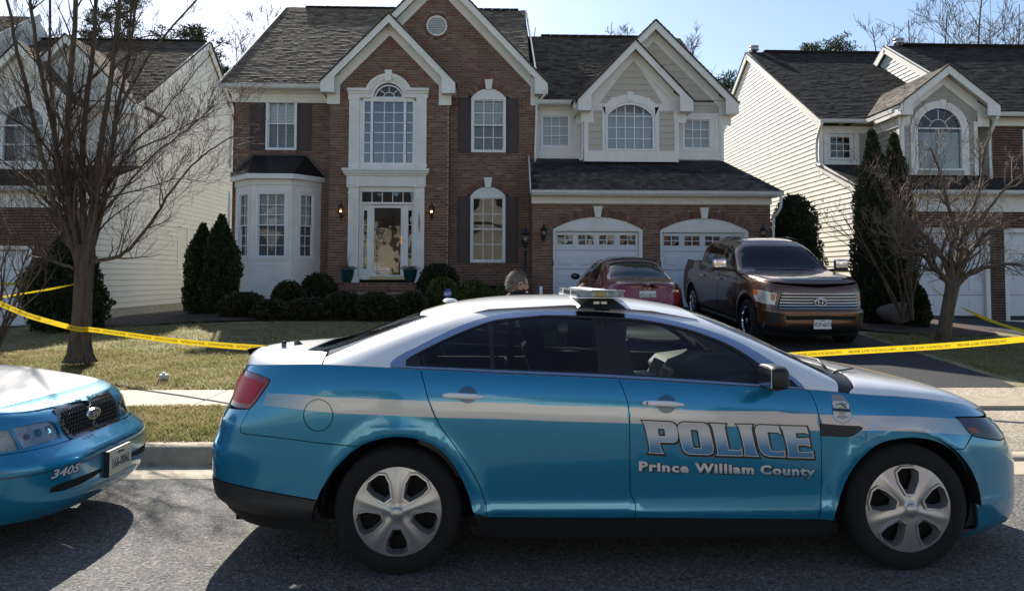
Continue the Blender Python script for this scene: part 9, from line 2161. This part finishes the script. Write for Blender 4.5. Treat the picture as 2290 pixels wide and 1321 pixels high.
# ================================================================== caution tape
m_tape = mat('tape_yellow', (.85, .62, .02), .4, spec=.4); _n = m_tape.node_tree; _t = _n.nodes.new('ShaderNodeBsdfTranslucent'); _t.inputs[0].default_value = (.85, .6, .02, 1); _a = _n.nodes.new('ShaderNodeMixShader'); _a.inputs[0].default_value = .4; _o = _n.nodes['Material Output']
_n.links.new(_n.nodes['Principled BSDF'].outputs[0], _a.inputs[1]); _n.links.new(_t.outputs[0], _a.inputs[2]); _n.links.new(_a.outputs[0], _o.inputs[0])
m_ink = mat('tape_ink', (.01, .01, .01), .5)
def tape(pts, wd, lb, words=True, flipd=False, twist=None, lean=.25, wscale=1.):
	"""ribbon through 3-D points; twist = list of edge directions (angle from vertical) at the points"""
	P = [Vector(p) for p in catmull(pts, 10)]; n = len(P); root = P[0]; T = empty('caution_tape', root, lb, 'barrier tape', 'caution tapes around the scene')
	tw_ = twist or [0]*len(pts); ang = [tab([(i*10, a) for i, a in enumerate(tw_)], j) if len(tw_) > 1 else tw_[0] for j in range(n)]
	def fr(i):
		d = (P[min(i+1, n-1)]-P[max(i-1, 0)]).normalized(); side = Vector((0, 0, 1)); side = (side-d*side.dot(d)).normalized(); nn = d.cross(side); a = ang[i]; e = side*math.cos(a)+nn*math.sin(a); return d, e, e.cross(d)
	m = MB(); V = []
	for i in range(n):
		d, e, nn = fr(i); V += [P[i]-e*wd/2, P[i]+nn*.0012*math.sin(i*1.7), P[i]+e*wd/2]
	m.s = True; m.add(V, [(3*i+k, 3*i+3+k, 3*i+4+k, 3*i+1+k) for i in range(n-1) for k in (0, 1)]); m.s = False
	t_ = m.build('ribbon', m_tape, T)
	if words:
		cum = [0]
		for i in range(1, n): cum.append(cum[-1]+(P[i]-P[i-1]).length)
		me0 = text_mesh('CAUTION DO NOT ENTER', wd*.62*wscale, 0, .0007, 0, 1); xs_ = [v.co.x for v in me0.vertices]; Lw = max(xs_)-min(xs_); x0 = min(xs_); gap = wd*1.0; s = wd*.4; V = []; F = []
		while s+Lw < cum[-1]:
			k = len(V)
			for v in me0.vertices:
				q = s+(v.co.x-x0) if not flipd else s+Lw-(v.co.x-x0); yy = v.co.y if not flipd else -v.co.y
				i = min(max(j for j in range(n) if cum[j] <= q), n-2); t = (q-cum[i])/(cum[i+1]-cum[i]); d, e, nn = fr(i); d2, e2, n2 = fr(i+1); c = P[i].lerp(P[i+1], t); e = e.lerp(e2, t); nn = nn.lerp(n2, t)
				sg = -1 if nn.y > 0 else 1; V.append(c+e*yy+nn*sg*.0022)
			F += [tuple(j+k for j in p.vertices) for p in me0.polygons]; s += Lw+gap
		m = MB(); m.add(V, F); m.build('print', m_ink, T)
	return T
def at(px, py, Y): x, z = U(px, py, Y); return (x, Y, z)
tape([at(-40, 664, 11.9), at(0, 679, 11.75), at(60, 704, 11.6), at(110, 719, 11.45), at(155, 731, 11.38)], .075, 'yellow caution tape sloping down to the thick tree trunk from the left edge', twist=[-.5, -.4, -.25, -.1, 0])
tape([at(150, 730, 11.42), at(178, 736, 11.40), at(206, 737, 11.42), at(300, 750, 10.9), at(400, 763, 10.3), at(500, 772, 9.7), at(585, 778, 9.2), at(700, 786, 8.6)], .072, 'yellow caution tape from the thick tree trunk to behind the police car rear deck', twist=[0, 0, .1, .15, .2, .1, .1, .1])
tape([at(1660, 802, 9.6), at(1730, 797, 9.5), at(1830, 790, 9.35), at(1950, 783, 9.2), at(2070, 776, 9.05), at(2180, 768, 8.95), at(2300, 757, 8.8)], .072, 'yellow caution tape with upside-down lettering across the driveway in front of the pickup', flipd=True, twist=[.0, .05, 0, .1, 0, .05, 0])
tape([at(2068, 630, 16.5), at(2100, 655, 15.4), at(2140, 682, 14.2), at(2190, 706, 13.0), at(2245, 727, 12.0), at(2330, 752, 10.8)], .075, 'twisted yellow tape descending behind the crooked tree to the right edge', words=False, twist=[.9, .6, 1.0, .4, .7, .5])
tape([at(-20, 668, 13.5), at(60, 655, 14.2), at(120, 645, 14.8), at(165, 636, 15.4)], .05, 'thin sagging yellow tape from the left edge to the broad arborvitae behind the trunk', words=False, twist=[.7, .8, .6, .9])
tape([at(-20, 636, 15.5), at(30, 634, 16), at(78, 629, 16.4)], .055, 'short yellow tape in front of the white garage door at the left edge', words=False, twist=[.3, .5, .3])
tape([at(1885, 604, 19.2), at(1905, 607, 19), at(1925, 603, 18.8)], .05, 'tiny piece of yellow tape at the foot of the cream siding beside the tall evergreen', words=False, twist=[.2, .2, .2])
# ================================================================== security yard sign
sx_, sz_ = U(1001, 656, 17.4); sg = empty('yard_sign', (sx_, 17.4, mul_z(sx_, 17.4)), 'blue octagonal ADT security yard sign in front of the shrubs', 'yard sign')
m = MB(); r = .118; m.xz([(sx_+r*math.cos(math.pi/8+i*math.pi/4)*.86, sz_+r*math.sin(math.pi/8+i*math.pi/4)) for i in range(8)], 17.39, 17.41); m.build('sign_plate', mat('sign_blue', (.015, .03, .22), .4), sg, bevel=.003)
m = MB(); m.xz([(sx_+r*.8*math.cos(math.pi/8+i*math.pi/4)*.86, sz_+r*.8*math.sin(math.pi/8+i*math.pi/4)) for i in range(8)], 17.386, 17.389); m.build('sign_panel', mat('sign_blue2', (.03, .06, .38), .4), sg)
me = text_mesh('ADT', .10, .001, .003, .15); o = link('sign_text', me, m_white2, sg); o.rotation_euler = (R(90), 0, 0); o.location = Vector((sx_, 17.383, sz_-.012))-wloc(sg); o.scale = (.78, 1, 1)
m = MB(); m.tube([(sx_, 17.42, mul_z(sx_, 17.4)-.1), (sx_, 17.42, sz_)], .012, 6); m.build('stake', m_white2, sg)
sx2, sz2 = U(1210, 652, 17.0); m = MB(); m.tube([(sx2, 17.0, gz(sx2, 17)), (sx2, 17.0, sz2+.12)], .035, 8); tag(m.build('marker_post', m_white2), 'short white pipe stub by the brick corner left of the left garage door', 'pipe')
